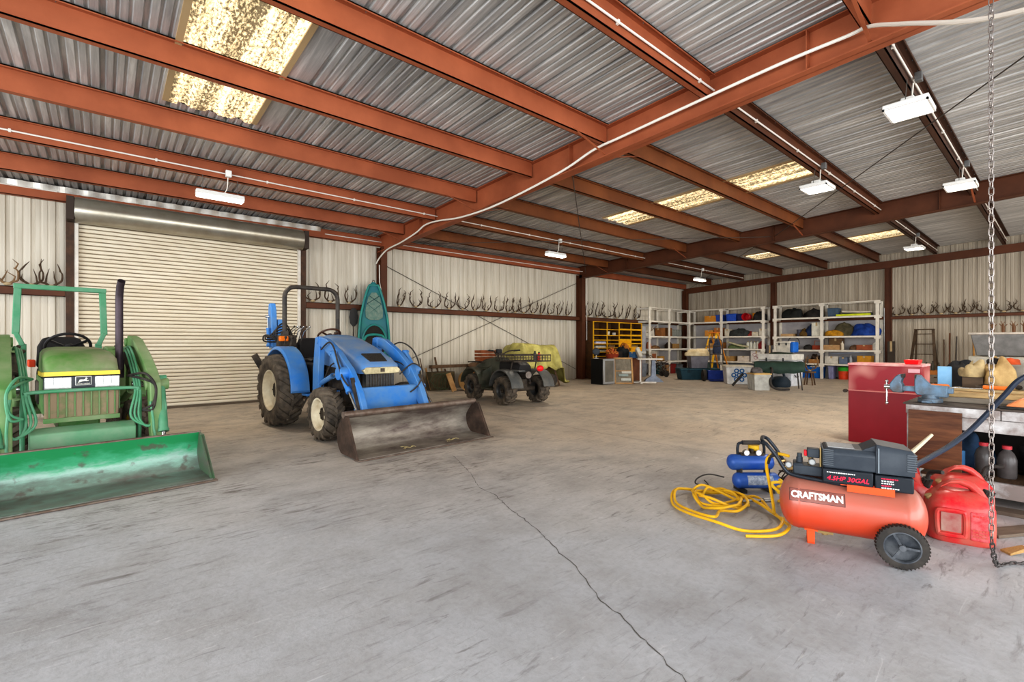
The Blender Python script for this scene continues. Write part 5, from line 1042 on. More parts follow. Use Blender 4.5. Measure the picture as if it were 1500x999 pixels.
# right unit: third
heap('cloth', 'dark cloth with a looped cable on the third shelf of the right unit', 'cloth', X0, 6.9, 1.048, .24, .3, .2, (70, 62, 56), 28); o = mb().tube([(0, .2 * math.cos(a), .2 + .22 * math.sin(a)) for a in [PI * k / 14 - .2 for k in range(17)]], .014, 6).build('cable_loop', black_rub); put(o, (X0 - .2, 6.75, 1.1)); tag(o, 'black cable loop arching over the white and blue cooler', 'cable')
heap('tool_bag', 'black tool bag on the third shelf of the right unit', 'bag', X0, 6.3, 1.048, .2, .18, .18, (58, 54, 52), 29); 
t = thing('toolbox', 'red-brown open toolbox on the third shelf against the post', 'toolbox', (X0 + .02, 5.98, 1.048)); m = mb(); m.b2((-.15, -.17, 0), (.15, .17, .16)); m.build('box_body', cm((150, 62, 36)), t, bevel=.008); m = mb(); m.tube([(0, -.15, .16), (0, -.12, .32), (0, .12, .32), (0, .15, .16)], .012, 6); m.build('handle', cm((190, 96, 40)), t)
carton('brown carton standing tall on the third shelf right of the post', X0 + .06, 5.42, 1.048, .3, .4, .42, (118, 90, 60)); carton('tan low box before the tall brown carton', X0 - .18, 5.5, 1.048, .14, .5, .18, (190, 150, 104)); jug('cream cylinder bottle on the third shelf', X0 - .22, 5.2 - .03, 1.048, .05, .3, (222, 208, 184), name='plastic_bottle', cat='bottle')
heap('cloth', 'brown bundle on the third shelf of the right unit', 'cloth', X0, 4.9, 1.048, .16, .16, .18, (126, 96, 74), 31); t = carton('reddish brown case on the third shelf', X0, 4.58 - .02, 1.048, .3, .44, .18, (160, 88, 56), name='case'); jug('white jug at the right end of the third shelf', X0 + .02, 4.3 - .02, 1.048, .1, .28, (226, 224, 216))
# right unit: fourth
carton('low brown box on the fourth shelf left of the post', X0, 6.08, .553, .4, .34, .14, (176, 124, 70)); heap('boots', 'dark boots heaped on the low brown box', 'boots', X0, 6.08, .70, .16, .16, .16, (78, 60, 48), 33, .3)
carton('white office box with dark handle hole on the fourth shelf', X0 + .02, 5.52, .553, .4, .42, .26, (218, 212, 200), name='white_box'); carton('grey blue box on the fourth shelf', X0, 5.16, .553, .4, .24, .24, (110, 122, 144)); jug('small clear bottle between the blue and golden boxes', X0 + .02, 4.98, .553, .045, .3, (212, 214, 216), name='plastic_bottle', cat='bottle'); carton('golden brown box on the fourth shelf', X0, 4.55, .553, .4, .4, .3, (204, 146, 42))
o = mb().bar((0, .6, 0), (0, -.5, .08), .05, .03).build('tube_roll', cm((176, 184, 204))); put(o, (X0 + .05, 5.0, .9)); tag(o, 'pale tube lying across the fourth shelf of the right unit', 'tube')
t2 = [o]
tote('blue tote on the floor under the right unit, left one', X0 + .02, 6.42, 0, .4, .42, .44, (30, 104, 190), name='storage_tote'); tote('blue tote with a white lid on the floor beside its twin', X0 + .02, 5.98 + .02, 0, .4, .4, .44, (24, 108, 196), (226, 230, 232))
t = pail('orange water cooler with a green lid under the right unit', X0 + .02, 5.2, 0, .19, .38, (226, 74, 34), (74, 176, 58), 'water_cooler', 'drinks cooler'); t.scale = (.84, .84, .84); o = mb().lathe([(0, .41), (.18, .41), (.2, .40), (.2, .5), (.12, .54), (0, .54)], n=24).build('screw_top', cm((70, 178, 60)), t)
tote('pale violet narrow bin under the right unit by the post', X0 + .02, 5.55, 0, .35, .16, .46, (150, 150, 186))
heap('bag', 'black sack on the floor behind the red cabinet', 'bag', X0 + .02, 4.75, 0, .28, .3, .48, (44, 44, 44), 35)
# gap between the units
m = mb(); m.cyl((0, 0, 0), (0, 0, .55), .13, n=20); o = m.build('metal_pail', galv); put(o, (19.95, 7.6, 2.2)); COL.objects.unlink(o); bpy.data.objects.remove(o)
carton('grey upright case between the two shelving units', 20.05, 7.6, 0, .4, .26, 1.2, (96, 92, 92), name='case')

# ------------------------------------------------------------------ things on the floor in front of the yellow rack
t = thing('display_fridge', 'black mini fridge with a glass door framed in silver', 'fridge', (11.95, 9.55, 0), R(-2))
m = mb(); m.b2((-.26, -.24, 0), (.26, .24, .80)); m.build('fridge_body', mat('fridge_black', (22, 22, 23), .35), t, bevel=.008)
dr = mb().b2((-.26, -.285, .02), (.26, -.245, .80)).build('door', mat('door_silver', (176, 176, 176), .3, .5), t, bevel=.006)
mb().b2((-.20, -.289, .09), (.20, -.284, .74)).build('glass_pane', mat('dim_glass', (96, 92, 84), .08, 0, (130, 122, 108), .4, 3), dr)
t = thing('desk_fan', 'small dark fan standing on the black mini fridge', 'fan', (11.86, 9.72, .80)); m = mb(); m.lathe([(0, 0), (.08, 0), (.085, .02), (.015, .03), (.015, .12), (0, .12)], n=18); m.build('base', cm((196, 190, 176)), t)
m = mb(); m.lathe([(0, -.05), (.09, -.045), (.12, 0), (.09, .045), (0, .05)], (0, 0, .22), (-.77, -.6, 0), 20); m.build('fan_head', cm((60, 66, 74)), t)
t = thing('flower_basket', 'red-brown basket of dried orange flowers on the mini fridge', 'flowers', (12.35, 9.4, .66), 0)
t.location = (12.55, 9.62, .80)
m = mb(); m.lathe([(0, 0), (.17, 0), (.22, .14), (.2, .14), (0, .1)], n=20); m.build('basket', cm((150, 60, 34)), t)
m = mb(); rr_ = random.Random(5)
for k in range(46): a = rr_.uniform(0, 6.28); q = rr_.uniform(0, .2); m.sph((q * math.cos(a), q * math.sin(a), .14 + .16 * rr_.random() * (1.3 - q * 3)), rr_.uniform(.022, .04), 6, 4)
o = m.build('dried_flowers', mat('dried_orange', (212, 150, 70), .7, 0, (170, 70, 40), .6, 14), t); o['kind'] = 'stuff'
t = thing('side_table', 'brown cabinet behind the wooden screen frame', 'cabinet', (13.25, 9.75, 0), R(-20)); m = mb(); m.b2((-.75, -.28, .04), (.6, .28, .78)); m.b2((-.78, -.3, .78), (.63, .3, .80)); m.build('cabinet_body', mat('cabinet_brown', (122, 72, 40), .5, 0, (86, 48, 28), .5, 4), t, bevel=.006)
carton('dark box on the brown cabinet', 13.0, 9.85, .80, .4, .3, .2, (56, 48, 46)); heap('bag', 'black bag on the brown cabinet', 'bag', 13.45, 9.9, .80, .26, .18, .34, (40, 40, 44), 41); carton('blue and white box on the brown cabinet', 13.5, 9.42, .80, .3, .24, .2, (70, 110, 150)); heap('cloth', 'orange cloth behind the dark bag near the yellow rack', 'cloth', 14.1, 10.3, .80, .2, .2, .45, (214, 130, 48), 42)
t = thing('shelf_block', 'dark wooden stand holding the orange cloth', 'stand', (14.1, 10.3, 0)); m = mb(); m.b2((-.25, -.22, .76), (.25, .22, .80)); m.build('tabletop', wood_dk, t)
for sx_ in (-.22, .22):
    for sy_ in (-.19, .19): m = mb(); m.bar((sx_, sy_, 0), (sx_, sy_, .77), .04); m.build('leg', wood_dk, t)
t = thing('screen_frame', 'light wooden screen frame with slats leaning on the brown cabinet', 'frame', (12.5, 9.12, 0), R(-42)); t.rotation_euler = (R(-14), 0, R(-42))
m = mb(); m.b2((-.30, -.02, 0), (-.25, .02, .84)); m.b2((.25, -.02, 0), (.30, .02, .84)); m.b2((-.3, -.02, .80), (.3, .02, .85)); m.b2((-.3, -.02, 0), (.3, .02, .04)); m.b2((-.25, -.015, .4), (.25, .015, .43)); m.build('frame', wood, t)
m = mb()
for k in range(8): m.b2((-.25, -.006, .46 + .042 * k), (.25, .006, .468 + .042 * k))
m.b2((-.25, .004, .04), (.25, .008, .8)); m.build('slats', mat('slat_grey', (140, 130, 112), .7, 0, (96, 88, 76), .4, 9), t)
for k, (a, b, c) in enumerate(((.05, .10, (196, 196, 186)), (-.02, .24, (150, 160, 154)), (.08, .33, (206, 200, 186)))): m = mb(); m.b2((a - .14, -.03, b), (a + .16, -.006, b + .075)); m.build('card', cm(c), t)
def otable():
    t = thing('bedside_table', 'white T shaped over-bed table with a long thin foot', 'table', (13.2, 9.0, 0), R(-48))
    m = mb(); m.b2((-.1, -.2, .76), (.68, .2, .80)); m.build('tabletop', white_paint, t, bevel=.008); m = mb(); m.b2((-.02, -.03, .04), (.03, .03, .78)); m.build('leg', white_paint, t); m = mb(); m.b2((-.35, -.03, .0), (.5, .03, .045)); m.b2((-.03, -.28, .0), (.04, .28, .04)); m.build('foot', white_paint, t, bevel=.01)
otable()
t = thing('exercise_bike', 'white and grey pedestal machine with a tilted console', 'exercise machine', (13.95, 9.0, 0), R(-48))
m = mb(); m.loft([[(-.3, -.14, 0), (.32, -.14, 0), (.32, .14, 0), (-.3, .14, 0)], [(-.26, -.1, .08), (.24, -.1, .08), (.24, .1, .08), (-.26, .1, .08)], [(-.08, -.07, .2), (.08, -.07, .2), (.08, .07, .2), (-.08, .07, .2)], [(-.06, -.06, .72), (.06, -.06, .72), (.06, .06, .72), (-.06, .06, .72)]]); m.build('pedestal', cm((150, 158, 172)), t, bevel=.01)
t3 = thing('folding_fan_heater', 'white slanted machine head between the flowers and the over-bed table', 'machine', (13.05, 9.28, .80), R(-40)); t3.rotation_euler = (R(-20), 0, R(-50)); t3.location = (13.3, 9.12, .805)
m = mb(); m.box((0, 0, .17), (.12, .3, .34), (0, R(-20), 0)); m.build('machine_body', cm((214, 206, 190)), t3, bevel=.03); m = mb(); m.b2((.02, -.12, .12), (.22, .1, .2)); m.build('arm', cm((190, 186, 176)), t3, bevel=.02)
t = thing('handcart', 'folded dark metal trolley with small wheels by the left wall shelving', 'trolley', (16.2, 10.2, 0), R(-35))
for s in (-.16, .16): m = mb(); m.tube([(-.5, s, .85), (-.35, s, .8), (.25, s, .1)], .014, 8); m.build('side_rail', iron, t); m = mb(); m.lathe([(0, -.02), (.1, -.02), (.1, .02), (0, .02)], (.2, s * 1.25, .1), (0, 1, 0), 18); m.build('wheel', black_rub, t)
m = mb(); m.tube([(-.5, -.16, .85), (-.55, -.16, .87), (-.55, .16, .87), (-.5, .16, .85)], .014, 8); m.tube([(-.1, -.16, .5), (-.1, .16, .5)], .012); m.tube([(.1, -.16, .26), (.1, .16, .26)], .012); m.build('cross_bar', iron, t)
rt = random.Random(77); t = thing('metal_frame', 'tangle of grey metal frames before the left wall shelving', 'frame', (16.95, 10.5, 0))
for k in range(7): m = mb(); a = [Vector((rt.uniform(-.28, .28), rt.uniform(-.18, .18), .02 + .1 * q + .1 * rt.random())) for q in range(6)]; m.tube(smooth_path(a, 3), .013, 7); m.build('bent_tube', galv if k % 2 else iron, t)
m = mb(); m.lathe([(0, -.02), (.11, -.02), (.11, .02), (0, .02)], (-.1, -.2, .11), (0, 1, 0), 18); m.build('wheel', black_rub, t)
tote('grey wheeled bin behind the folded trolley', 15.8, 10.8, 0, .4, .4, .5, (140, 146, 156))
t = thing('footlocker', 'long dark teal plastic trunk on the floor', 'trunk', (16.1, 8.6, 0), R(-42)); m = mb(); m.hexa([(-.62, -.25, 0), (.62, -.25, 0), (.62, .25, 0), (-.62, .25, 0), (-.68, -.28, .34), (.68, -.28, .34), (.68, .28, .34), (-.68, .28, .34)]); m.build('trunk_body', cm((40, 72, 84)), t, bevel=.015); m = mb(); m.b2((-.7, -.3, .34), (.7, .3, .40)); m.build('lid', cm((46, 82, 94)), t, bevel=.015)
for s in (-.4, .4): m = mb(); m.b2((s - .04, -.315, .26), (s + .04, -.295, .36)); m.build('latch', cm((30, 50, 58)), t)
t = tote('grey open tote on the teal trunk', 16.15, 8.62, .405, .62, .44, .42, (122, 118, 124), rz=R(-42), name='open_tote'); heap('blanket', 'cream blanket heaped in the grey tote', 'blanket', 16.12, 8.62, .84, .42, .3, .22, (222, 206, 170), 46, .2, R(-42), c2=(190, 168, 128))
# step ladder
t = thing('step_ladder', 'yellow fibreglass step ladder standing open before the shelves', 'ladder', (17.3, 8.6, 0), R(-112))
for s in (-1, 1):
    m = mb(); m.bar((s * .3, -.42, 0), (s * .17, 0, 1.68), .07, .03); m.build('front_rail', mat('ladder_yellow', (232, 184, 44), .5, 0, (200, 130, 30), .3, 6), t)
    m = mb(); m.bar((s * .28, .55, 0), (s * .16, .06, 1.66), .05, .03); m.build('rear_rail', mat('ladder_orange', (220, 146, 40), .5, 0, (196, 110, 30), .3, 6), t)
for k in range(5): z = .28 + .3 * k; f = z / 1.68; m = mb(); m.box((0, -.42 * (1 - f), z), (2 * (.3 - .13 * f), .08, .03)); m.build('step', galv, t)
m = mb(); m.b2((-.2, -.08, 1.66), (.2, .14, 1.70)); m.build('top_cap', mat('cap_orange', (196, 110, 34), .5), t, bevel=.01)
for k in range(2): z = .5 + .6 * k; m = mb(); m.box((0, .55 - .3 * z, z), (.46 - .1 * k, .02, .03)); m.build('rear_brace', galv, t)
heap('jacket', 'dark blue jacket hanging over the yellow ladder', 'jacket', 17.15, 8.12, .86, .1, .14, .5, (62, 70, 92), 47, .2)
bpy.data.objects['jacket'].location = (16.95, 8.3, .9)
# hand truck
t = thing('hand_truck', 'blue hand truck with black wheels in front of the yellow ladder', 'hand truck', (15.7, 7.62, 0), R(-48)); t.scale = (1.2, 1.1, 1.1)
for s in (-1, 1): m = mb(); m.tube(smooth_path([(s * .17, .1, .12), (s * .17, .22, .6), (s * .17, .32, 1.2), (s * .1, .36, 1.28)], 4), .014, 8); m.build('side_rail', iron, t)
for k in range(4): m = mb(); z = .3 + .26 * k; m.tube([(-.17, .12 + .18 * z, z), (.17, .12 + .18 * z, z)], .012, 7); m.build('cross_bar', iron, t)
for s in (-1, 1): m = mb(); m.lathe([(0, -.04), (.08, -.045), (.17, -.04), (.18, 0), (.17, .04), (.08, .045), (0, .04)], (s * .36, .16, .18), (1, 0, 0), 26); m.build('wheel', black_rub, t)
m = mb(); m.cyl((-.34, .16, .18), (.34, .16, .18), .014); m.b2((-.26, -.14, .02), (.26, .1, .04)); m.b2((-.28, .02, .05), (.28, .14, .34)); m.build('foot_plate', mat('truck_blue', (34, 60, 140), .4, 0, (22, 40, 100), .4, 5), t, bevel=.02)
# coolers, bins
t = thing('bottle_crate', 'white bin with a cluster of blue rings on its front', 'bin', (15.35, 6.86, 0), R(-55))
m = mb(); m.hexa([(-.34, -.3, 0), (.34, -.3, 0), (.34, .3, 0), (-.34, .3, 0), (-.38, -.34, .54), (.38, -.34, .54), (.38, .34, .54), (-.38, .34, .54)]); m.build('bin_body', cm((222, 220, 216), .4), t, bevel=.02); m = mb(); m.b2((-.4, -.36, .54), (.4, .36, .59)); m.build('lid', cm((226, 216, 196)), t, bevel=.015)
for k in range(7):
    a = PI / 3 * k; cx_, cz_ = (0, .29) if k == 6 else (.155 * math.cos(a), .29 + .155 * math.sin(a)); m = mb(); off = -.305 - .04 * cz_ / .54
    m.tube([(cx_ + .055 * math.cos(b), off - .012, cz_ + .055 * math.sin(b)) for b in [2 * PI * j / 20 for j in range(20)]], .018, 6, closed=True); m.build('blue_ring', mat('ring_blue', (30, 96, 150), .4), t)
t = tote('grey latching bin with a tan lid and a bent black pipe beside it', 13.75, 5.55, 0, .46, .42, .46, (178, 176, 168), (206, 168, 104), R(-40), name='wheeled_bin')
heap('bag', 'grey cloth bag on the tan lid', 'bag', 13.75, 5.6, .475, .2, .15, .13, (112, 106, 104), 48)
t = thing('vacuum_hose', 'black bent vacuum hose standing before the grey bin', 'hose', (0, 0, 0)); m = mb(); m.tube(smooth_path([(14.1, 5.36, .60), (13.95, 5.28, .52), (13.78, 5.26, .3), (13.78, 5.22, .12), (13.88, 5.08, .04), (14.1, 4.9, .04)], 6), .032, 10); m.build('hose_body', black_rub, t)
t = thing('pipe', 'black pipe leaning from the floor to the grey bin', 'pipe', (0, 0, 0)); m = mb(); m.tube([(14.25, 6.5, .03), (14.5, 6.3, .38)], .035, 10); m.build('pipe_body', black_rub, t)
t = thing('shop_vacuum', 'dark blue-grey round vacuum on the floor beside the large white cooler', 'vacuum cleaner', (15.15, 5.5, 0), 0); m = mb(); m.lathe([(0, 0), (.24, 0), (.27, .06), (.26, .18), (.16, .3), (0, .32)], n=24); m.build('vacuum_body', cm((44, 56, 66)), t); m = mb(); m.tube(smooth_path([(-.2, .15, .22), (-.15, .2, .5), (.0, .15, .62), (.15, .0, .45), (.2, -.05, .2)], 5), .035, 9); m.build('hose', cm((48, 60, 70)), t)
t = chest('large white chest cooler standing on the floor', 15.88, 5.76, 0, .72, 1.0, .96, (220, 222, 226), (226, 222, 212), R(-6)); 
for k in range(2): m = mb(); m.tube([(-.2, -.50, .35 + .35 * k), (-.2, -.54, .28 + .35 * k), (-.05, -.54, .28 + .35 * k), (-.05, -.50, .35 + .35 * k)], .014, 6); m.build('side_catch', cm((50, 50, 54)), t)
t = chest('small white and blue cooler tilted on the large white cooler', 15.86, 5.62, .985, .32, .42, .36, (216, 208, 192), (226, 218, 202), R(-6)); mb().b2((-.165, -.32, .02), (.165, -.2, .34)).build('blue_end', cm((34, 110, 200)), t, bevel=.04)
heap('folded_tarp', 'dark green folded cloth under the small cooler', 'cloth', 15.68, 5.7, .962, .14, .34, .05, (58, 70, 54), 49)
# camp cot / covered table in dark green
t = thing('camp_table', 'folding table covered by a dark green canvas', 'table', (14.45, 5.32, 0), R(-62))
def cvr(u, v): x = -.62 + 1.24 * u; y = -.3 + .6 * v; e = max(0, .12 - v) * 2.2; return (x, y, .76 - e - .05 * max(0, .25 - u) - .14 * math.sin(u * 3.1) * max(0, .35 - v) + .012 * math.sin(u * 22 + v * 6) - .1 * max(0, v - .85))
mb().sheet(cvr, 36, 16).build('canvas_cover', mat('green_canvas', (52, 72, 60), .7, 0, (36, 50, 44), .5, 4, bump=.3), t, thick=.02, ang=80)
for x in (-.55, .5):
    for y in (-.2, .2): m = mb(); m.bar((x, y, .7), (x + (.06 if x > 0 else -.06), y * 1.2, 0), .03); m.build('leg', iron, t)
o = heap('antler_bundle', 'tangle of brown dried stalks beside the large white cooler', 'stalks', 16.6, 4.62, .0, .12, .12, .5, (122, 92, 66), 50, .5); bpy.data.objects.remove(o)
antler_pair(300, ant_l, .2, .4, 5, 'tan antlers leaning at the right side of the large white cooler', None, (16.5, 5.16, .42), 1.2, 1.0)
t = thing('stool', 'dark stool carrying the tan antlers', 'stool', (16.5, 5.16, 0)); m = mb(); m.cyl((0, 0, .38), (0, 0, .42), .17, n=20); m.build('seat', wood_dk, t)
for k in range(4): a = PI / 4 + k * PI / 2; m = mb(); m.bar((.1 * math.cos(a), .1 * math.sin(a), .38), (.16 * math.cos(a), .16 * math.sin(a), 0), .03); m.build('leg', wood_dk, t)
# ------------------------------------------------------------------ right part of the end wall
t = thing('step_ladder', 'tall weathered wooden step ladder against the end wall', 'ladder', (19.7, 2.95, 0), PI / 2)
wl = mat('ladder_wood', (92, 74, 56), .75, 0, (60, 48, 38), .5, 6)
for s in (-1, 1): m = mb(); m.bar((s * .34, -.5 + .1, 0), (s * .21, .1, 1.72), .07, .03); m.build('front_rail', wl, t)
for s in (-1, 1): m = mb(); m.bar((s * .3, .55, 0), (s * .2, .14, 1.68), .04, .025); m.build('rear_rail', wl, t)
t.rotation_euler = (0, 0, -PI / 2)
for k in range(5): z = .3 + .32 * k; f = z / 1.72; m = mb(); m.box((0, -.4 + .5 * f, z), (2 * (.34 - .13 * f), .1, .025)); m.build('step', wl, t)
m = mb(); m.b2((-.24, 0, 1.71), (.24, .2, 1.74)); m.build('top_cap', wl, t)
hand = mat('tool_handle', (150, 108, 66), .6, 0, (96, 70, 48), .5, 8)
for k, (y, hgt, lab, c) in enumerate(((2.5, 1.4, 'shovel with a grey-brown handle leaning on the end wall, leftmost of the tools', (104, 84, 66)), (2.38, 1.6, 'tall shovel with a brown handle leaning beside the leftmost tool', (112, 76, 54)), (2.24, 1.5, 'grey handled rake leaning on the end wall', (92, 84, 76)), (1.82, 1.35, 'hoe with an orange-tan handle leaning on the end wall', (196, 140, 70)), (1.68, 1.3, 'spade with a light handle right of the orange handled hoe', (150, 112, 76)), (1.5, 1.55, 'long handled tool with a black grip leaning on the end wall', (170, 122, 62)), (1.36, 1.2, 'short brown handled tool, rightmost of those on the end wall', (100, 76, 60)))):
    t = thing('garden_tool', lab, 'garden tool', (19.95, y, 0), 0, 'garden tools leaning on the end wall'); m = mb(); m.tube([(0, 0, .28), (.32, .05 - .02 * (k % 3), hgt)], .02, 8); m.build('handle', cm(c), t)
    m = mb(); m.loft([[(-.02, -.09, .0), (-.02, .09, .0), (.0, .09, .0), (.0, -.09, .0)], [(.0, -.1, .2), (.0, .1, .2), (.015, .1, .2), (.015, -.1, .2)], [(.0, -.02, .3), (.0, .02, .3), (.02, .02, .3), (.02, -.02, .3)]]); m.build('blade', iron, t)
    if k == 5: mb().tube([(.3, .05, hgt - .15), (.33, .05, hgt + .05)], .035, 8).build('grip', black_rub, t)
t = thing('wooden_bench', 'low grey plank bench below the wooden ladder', 'bench', (17.8, 2.45, 0)); m = mb(); m.b2((-.3, -.65, .36), (.3, .75, .41)); m.b2((-.3, -.6, .2), (-.27, .7, .32)); m.build('plank_top', mat('grey_planks', (136, 128, 116), .7, 0, (100, 92, 84), .5, 5), t)
for y in (-.55, .65): m = mb(); m.b2((-.28, y - .03, 0), (.28, y + .03, .36)); m.build('leg', MC['grey_planks'], t)
t = thing('wooden_tray', 'orange-brown wooden tray with jars on the grey bench', 'tray', (17.7, 2.6, .412)); m = mb(); m.b2((-.2, -.36, 0), (.2, .38, .03)); m.b2((-.2, -.36, .03), (-.18, .38, .12)); m.b2((.18, -.36, .03), (.2, .38, .12)); m.build('tray_body', cm((186, 118, 54)), t)
for k in range(5): jug('small dark bottle standing in the wooden tray, %s from the left' % words[k], 17.7, 2.85 - .13 * k, .446, .04, .3 + .04 * (k % 2), (82, 78, 66), (60, 50, 44), 'bottles in the wooden tray', 'glass_bottle', 'bottle')
carton('grey carton with an orange end on the right of the grey bench', 17.7, 1.98, .412, .3, .36, .14, (182, 176, 160))
heap('bag', 'glossy black bag slumped beyond the workbench', 'bag', 9.55, 1.02, .55, .2, .24, .45, (30, 30, 32), 55, .2)
t = thing('oil_drum', 'dark steel drum under the glossy black bag', 'drum', (9.55, 1.02, 0)); m = mb(); m.cyl((0, 0, 0), (0, 0, .548), .24, n=26); m.build('drum_body', iron, t, bevel=.01)
t = thing('stock_tank', 'large grey plastic bin with a white rim on a stand against the end wall', 'bin', (16.9, .85, 0)); m = mb(); m.hexa([(-.42, -.62, .98), (.42, -.62, .98), (.42, .62, .98), (-.42, .62, .98), (-.5, -.72, 1.5), (.5, -.72, 1.5), (.5, .72, 1.5), (-.5, .72, 1.5)]); m.build('bin_body', cm((140, 138, 136)), t, bevel=.02); m = mb(); m.b2((-.53, -.76, 1.5), (.53, .76, 1.55)); m.build('rim', cm((216, 204, 190)), t, bevel=.01)
t = thing('cabinet', 'white open-topped wooden cabinet beneath the grey bin', 'cabinet', (16.85, .85, 0)); m = mb(); m.b2((-.5, -.75, 0), (.5, .75, .96)); m.build('cabinet_body', cm((206, 200, 186)), t, bevel=.008)
for k in range(4):
    t = thing('stick_figure', 'little brown carved branch figure on the rim of the grey bin, %s from the left' % words[k], 'figurine', (16.75, 1.2 - .18 * k, 1.55), 0, 'branch figures on the grey bin'); m = mb(); m.tube([(0, 0, 0), (0, 0, .12), (0, .01, .22)], [.03, .035, .018], 7); m.tube([(0, -.07, .2), (0, 0, .12), (0, .07, .22)], .01, 6); m.tube([(0, -.03, .26), (0, .01, .2), (0, .04, .28)], .008, 5); m.build('figure_body', cm((118, 82, 56)), t)
t = thing('cabinet', 'dark tall cabinet standing right of the white one', 'cabinet', (14.3, -.1, 0)); m = mb(); m.b2((-.25, -.5, 0), (.25, .42, 1.18)); m.build('cabinet_body', cm((52, 44, 40)), t, bevel=.008)
t = thing('water_pipe', 'thin vertical pipe against the wall by the right shelving end', 'pipe', (20.3, 4.08, 0)); m = mb(); m.tube([(0, 0, 0), (0, 0, 2.5)], .018, 8); m.build('pipe_body', galv, t)
carton('dark standing board at the right end of the shelving', 19.95, 3.82, 0, .05, .2, 1.35, (72, 62, 52), name='board')
# ------------------------------------------------------------------ red cabinet
red_m = mat('cabinet_red', (128, 6, 20), .3, 0, (146, 20, 34), .3, 1.6, spec=.2)
t = thing('steel_cabinet', 'glossy dark red steel cabinet with a horizontal seam', 'cabinet', (7.44, 1.13, 0))
m = mb(); m.b2((0, 0, 0), (.5, .745, .672)); m.build('lower_section', red_m, t, bevel=.006)
m = mb(); m.b2((0, 0, .678), (.5, .745, 1.0)); m.build('upper_section', mat('cabinet_red_haze', (146, 12, 28), .3, 0, (232, 176, 160), .12, 3.0, contrast=.12, detail=1, spec=.2), t, bevel=.006)  # pale patches in the colour imitate a hazy reflection
m = mb(); m.b2((-.008, -.005, 1.0), (.505, .75, 1.028)); m.build('top_edge', mat('edge_pink', (198, 96, 104), .45, 0, (226, 186, 176), .5, 5), t, bevel=.004)
m = mb(); m.b2((-.01, .002, .668), (0, .745, .682)); m.build('seam', mat('seam_pale', (198, 120, 112), .4), t)
m = mb(); m.cyl((-.0, .77, .665), (-.06, .77, .665), .022, n=14); m.cyl((.02, .745, .665), (.02, .79, .665), .01); m.build('latch', iron, t)
m = mb(); m.b2((-.004, .02, .93), (-.001, .13, .975)); m.build('sticker', mat('sticker_pale', (222, 170, 176), .5), t)
t = thing('plastic_tub', 'small bright red plastic tub on top of the red cabinet', 'tub', (7.6, 1.24, 1.029)); m = mb(); m.hexa([(-.1, -.06, 0), (.1, -.06, 0), (.1, .06, 0), (-.1, .06, 0), (-.12, -.075, .055), (.12, -.075, .055), (.12, .075, .055), (-.12, .075, .055)]); m.build('tub_body', mat('bright_red', (232, 30, 34), .35), t, bevel=.008)
# ------------------------------------------------------------------ workbench
bench_w = mat('bench_white', (206, 206, 204), .6, 0, (120, 104, 96), .5, 5, contrast=.12)
bench_top = mat('bench_top', (92, 82, 74), .7, 0, (60, 54, 50), .5, 4, stretch=(3, 1, 1))
ply = mat('plywood_brown', (124, 80, 52), .6, 0, (72, 44, 30), .6, 3.2, stretch=(1, .7, 5), detail=9)
B = thing('workbench', 'long heavy workbench with a white painted apron and lower shelf', 'workbench', (5.35, .92, 0))
m = mb(); m.b2((-.02, -2.5, .756), (1.05, .02, .77)); m.build('worktop', bench_top, B, bevel=.004)
for a, b, z0, z1 in ((-.58, -.0, .68, .755), (-2.4, -.585, .68, .755), (-2.4, -.34, .575, .677)): m = mb(); m.b2((-.012 - .004 * (z0 > .65), a, z1), (.025, b, z0)); m.build('apron_board', bench_w, B, bevel=.003)
for x, y in ((.04, -.05), (.98, -.05), (.04, -1.9), (.98, -1.9)): m = mb(); m.b2((x - .045, y - .045, 0), (x + .045, y + .045, .734)); m.build('leg', bench_w, B, bevel=.003)
m = mb(); m.b2((.0, -2.4, .165), (1.0, -.1, .185)); m.build('lower_shelf', wood_dk, B); m = mb(); m.b2((-.015, -2.4, .07), (.02, -.35, .19)); m.build('shelf_rail', bench_w, B, bevel=.003)
m = mb(); m.b2((.98, -2.4, .2), (1.0, -.1, .733)); m.build('back_board', mat('dark_board', (46, 42, 40), .8), B)
o = mb().b2((-.012, -.17, -.245), (.012, .17, .245)).build('plywood_sheet', ply, bevel=.001); put(o, (5.308, .728, .470), 0, (0, R(2.5), 0)); tag(o, 'square of dark grained plywood propped against the front of the workbench', 'plywood sheet')
# vise
vb = mat('vise_blue', (106, 134, 156), .5, .3, (84, 78, 72), .5, 9, bump=.1)
V = thing('bench_vise', 'large dusty blue bench vise at the left end of the workbench', 'vise', (5.52, .80, .771), PI / 2); V.scale = (.84, .95, 1)   # local +x runs towards the jaws
m = mb(); m.cyl((-.02, 0, 0), (-.02, 0, .035), .10, n=24); m.cyl((-.02, 0, .03), (-.02, 0, .07), .07, n=24); m.b2((-.05, -.13, 0), (.03, .13, .02)); m.build('swivel_base', vb, V, bevel=.004)
m = mb(); m.prism([(-.16, .13), (-.16, .05), (-.06, .05), (.08, .06), (.10, .09), (.10, .20), (.085, .235), (.06, .235), (.04, .21), (-.02, .15), (-.16, .145)], 'y', -.055, .055); m.build('fixed_jaw', vb, V, bevel=.008)
m = mb(); m.b2((-.2, -.035, .085), (.26, .035, .13)); m.build('slide', vb, V, bevel=.005)
m = mb(); m.prism([(.2, .07), (.28, .07), (.31, .1), (.31, .15), (.26, .215), (.235, .235), (.21, .235), (.2, .21), (.215, .16), (.2, .14)], 'y', -.055, .055); m.build('moving_jaw', vb, V, bevel=.008)
for x in (.092, .200): m = mb(); m.b2((x - .006, -.06, .205), (x + .006, .06, .238)); m.build('jaw_plate', iron, V)
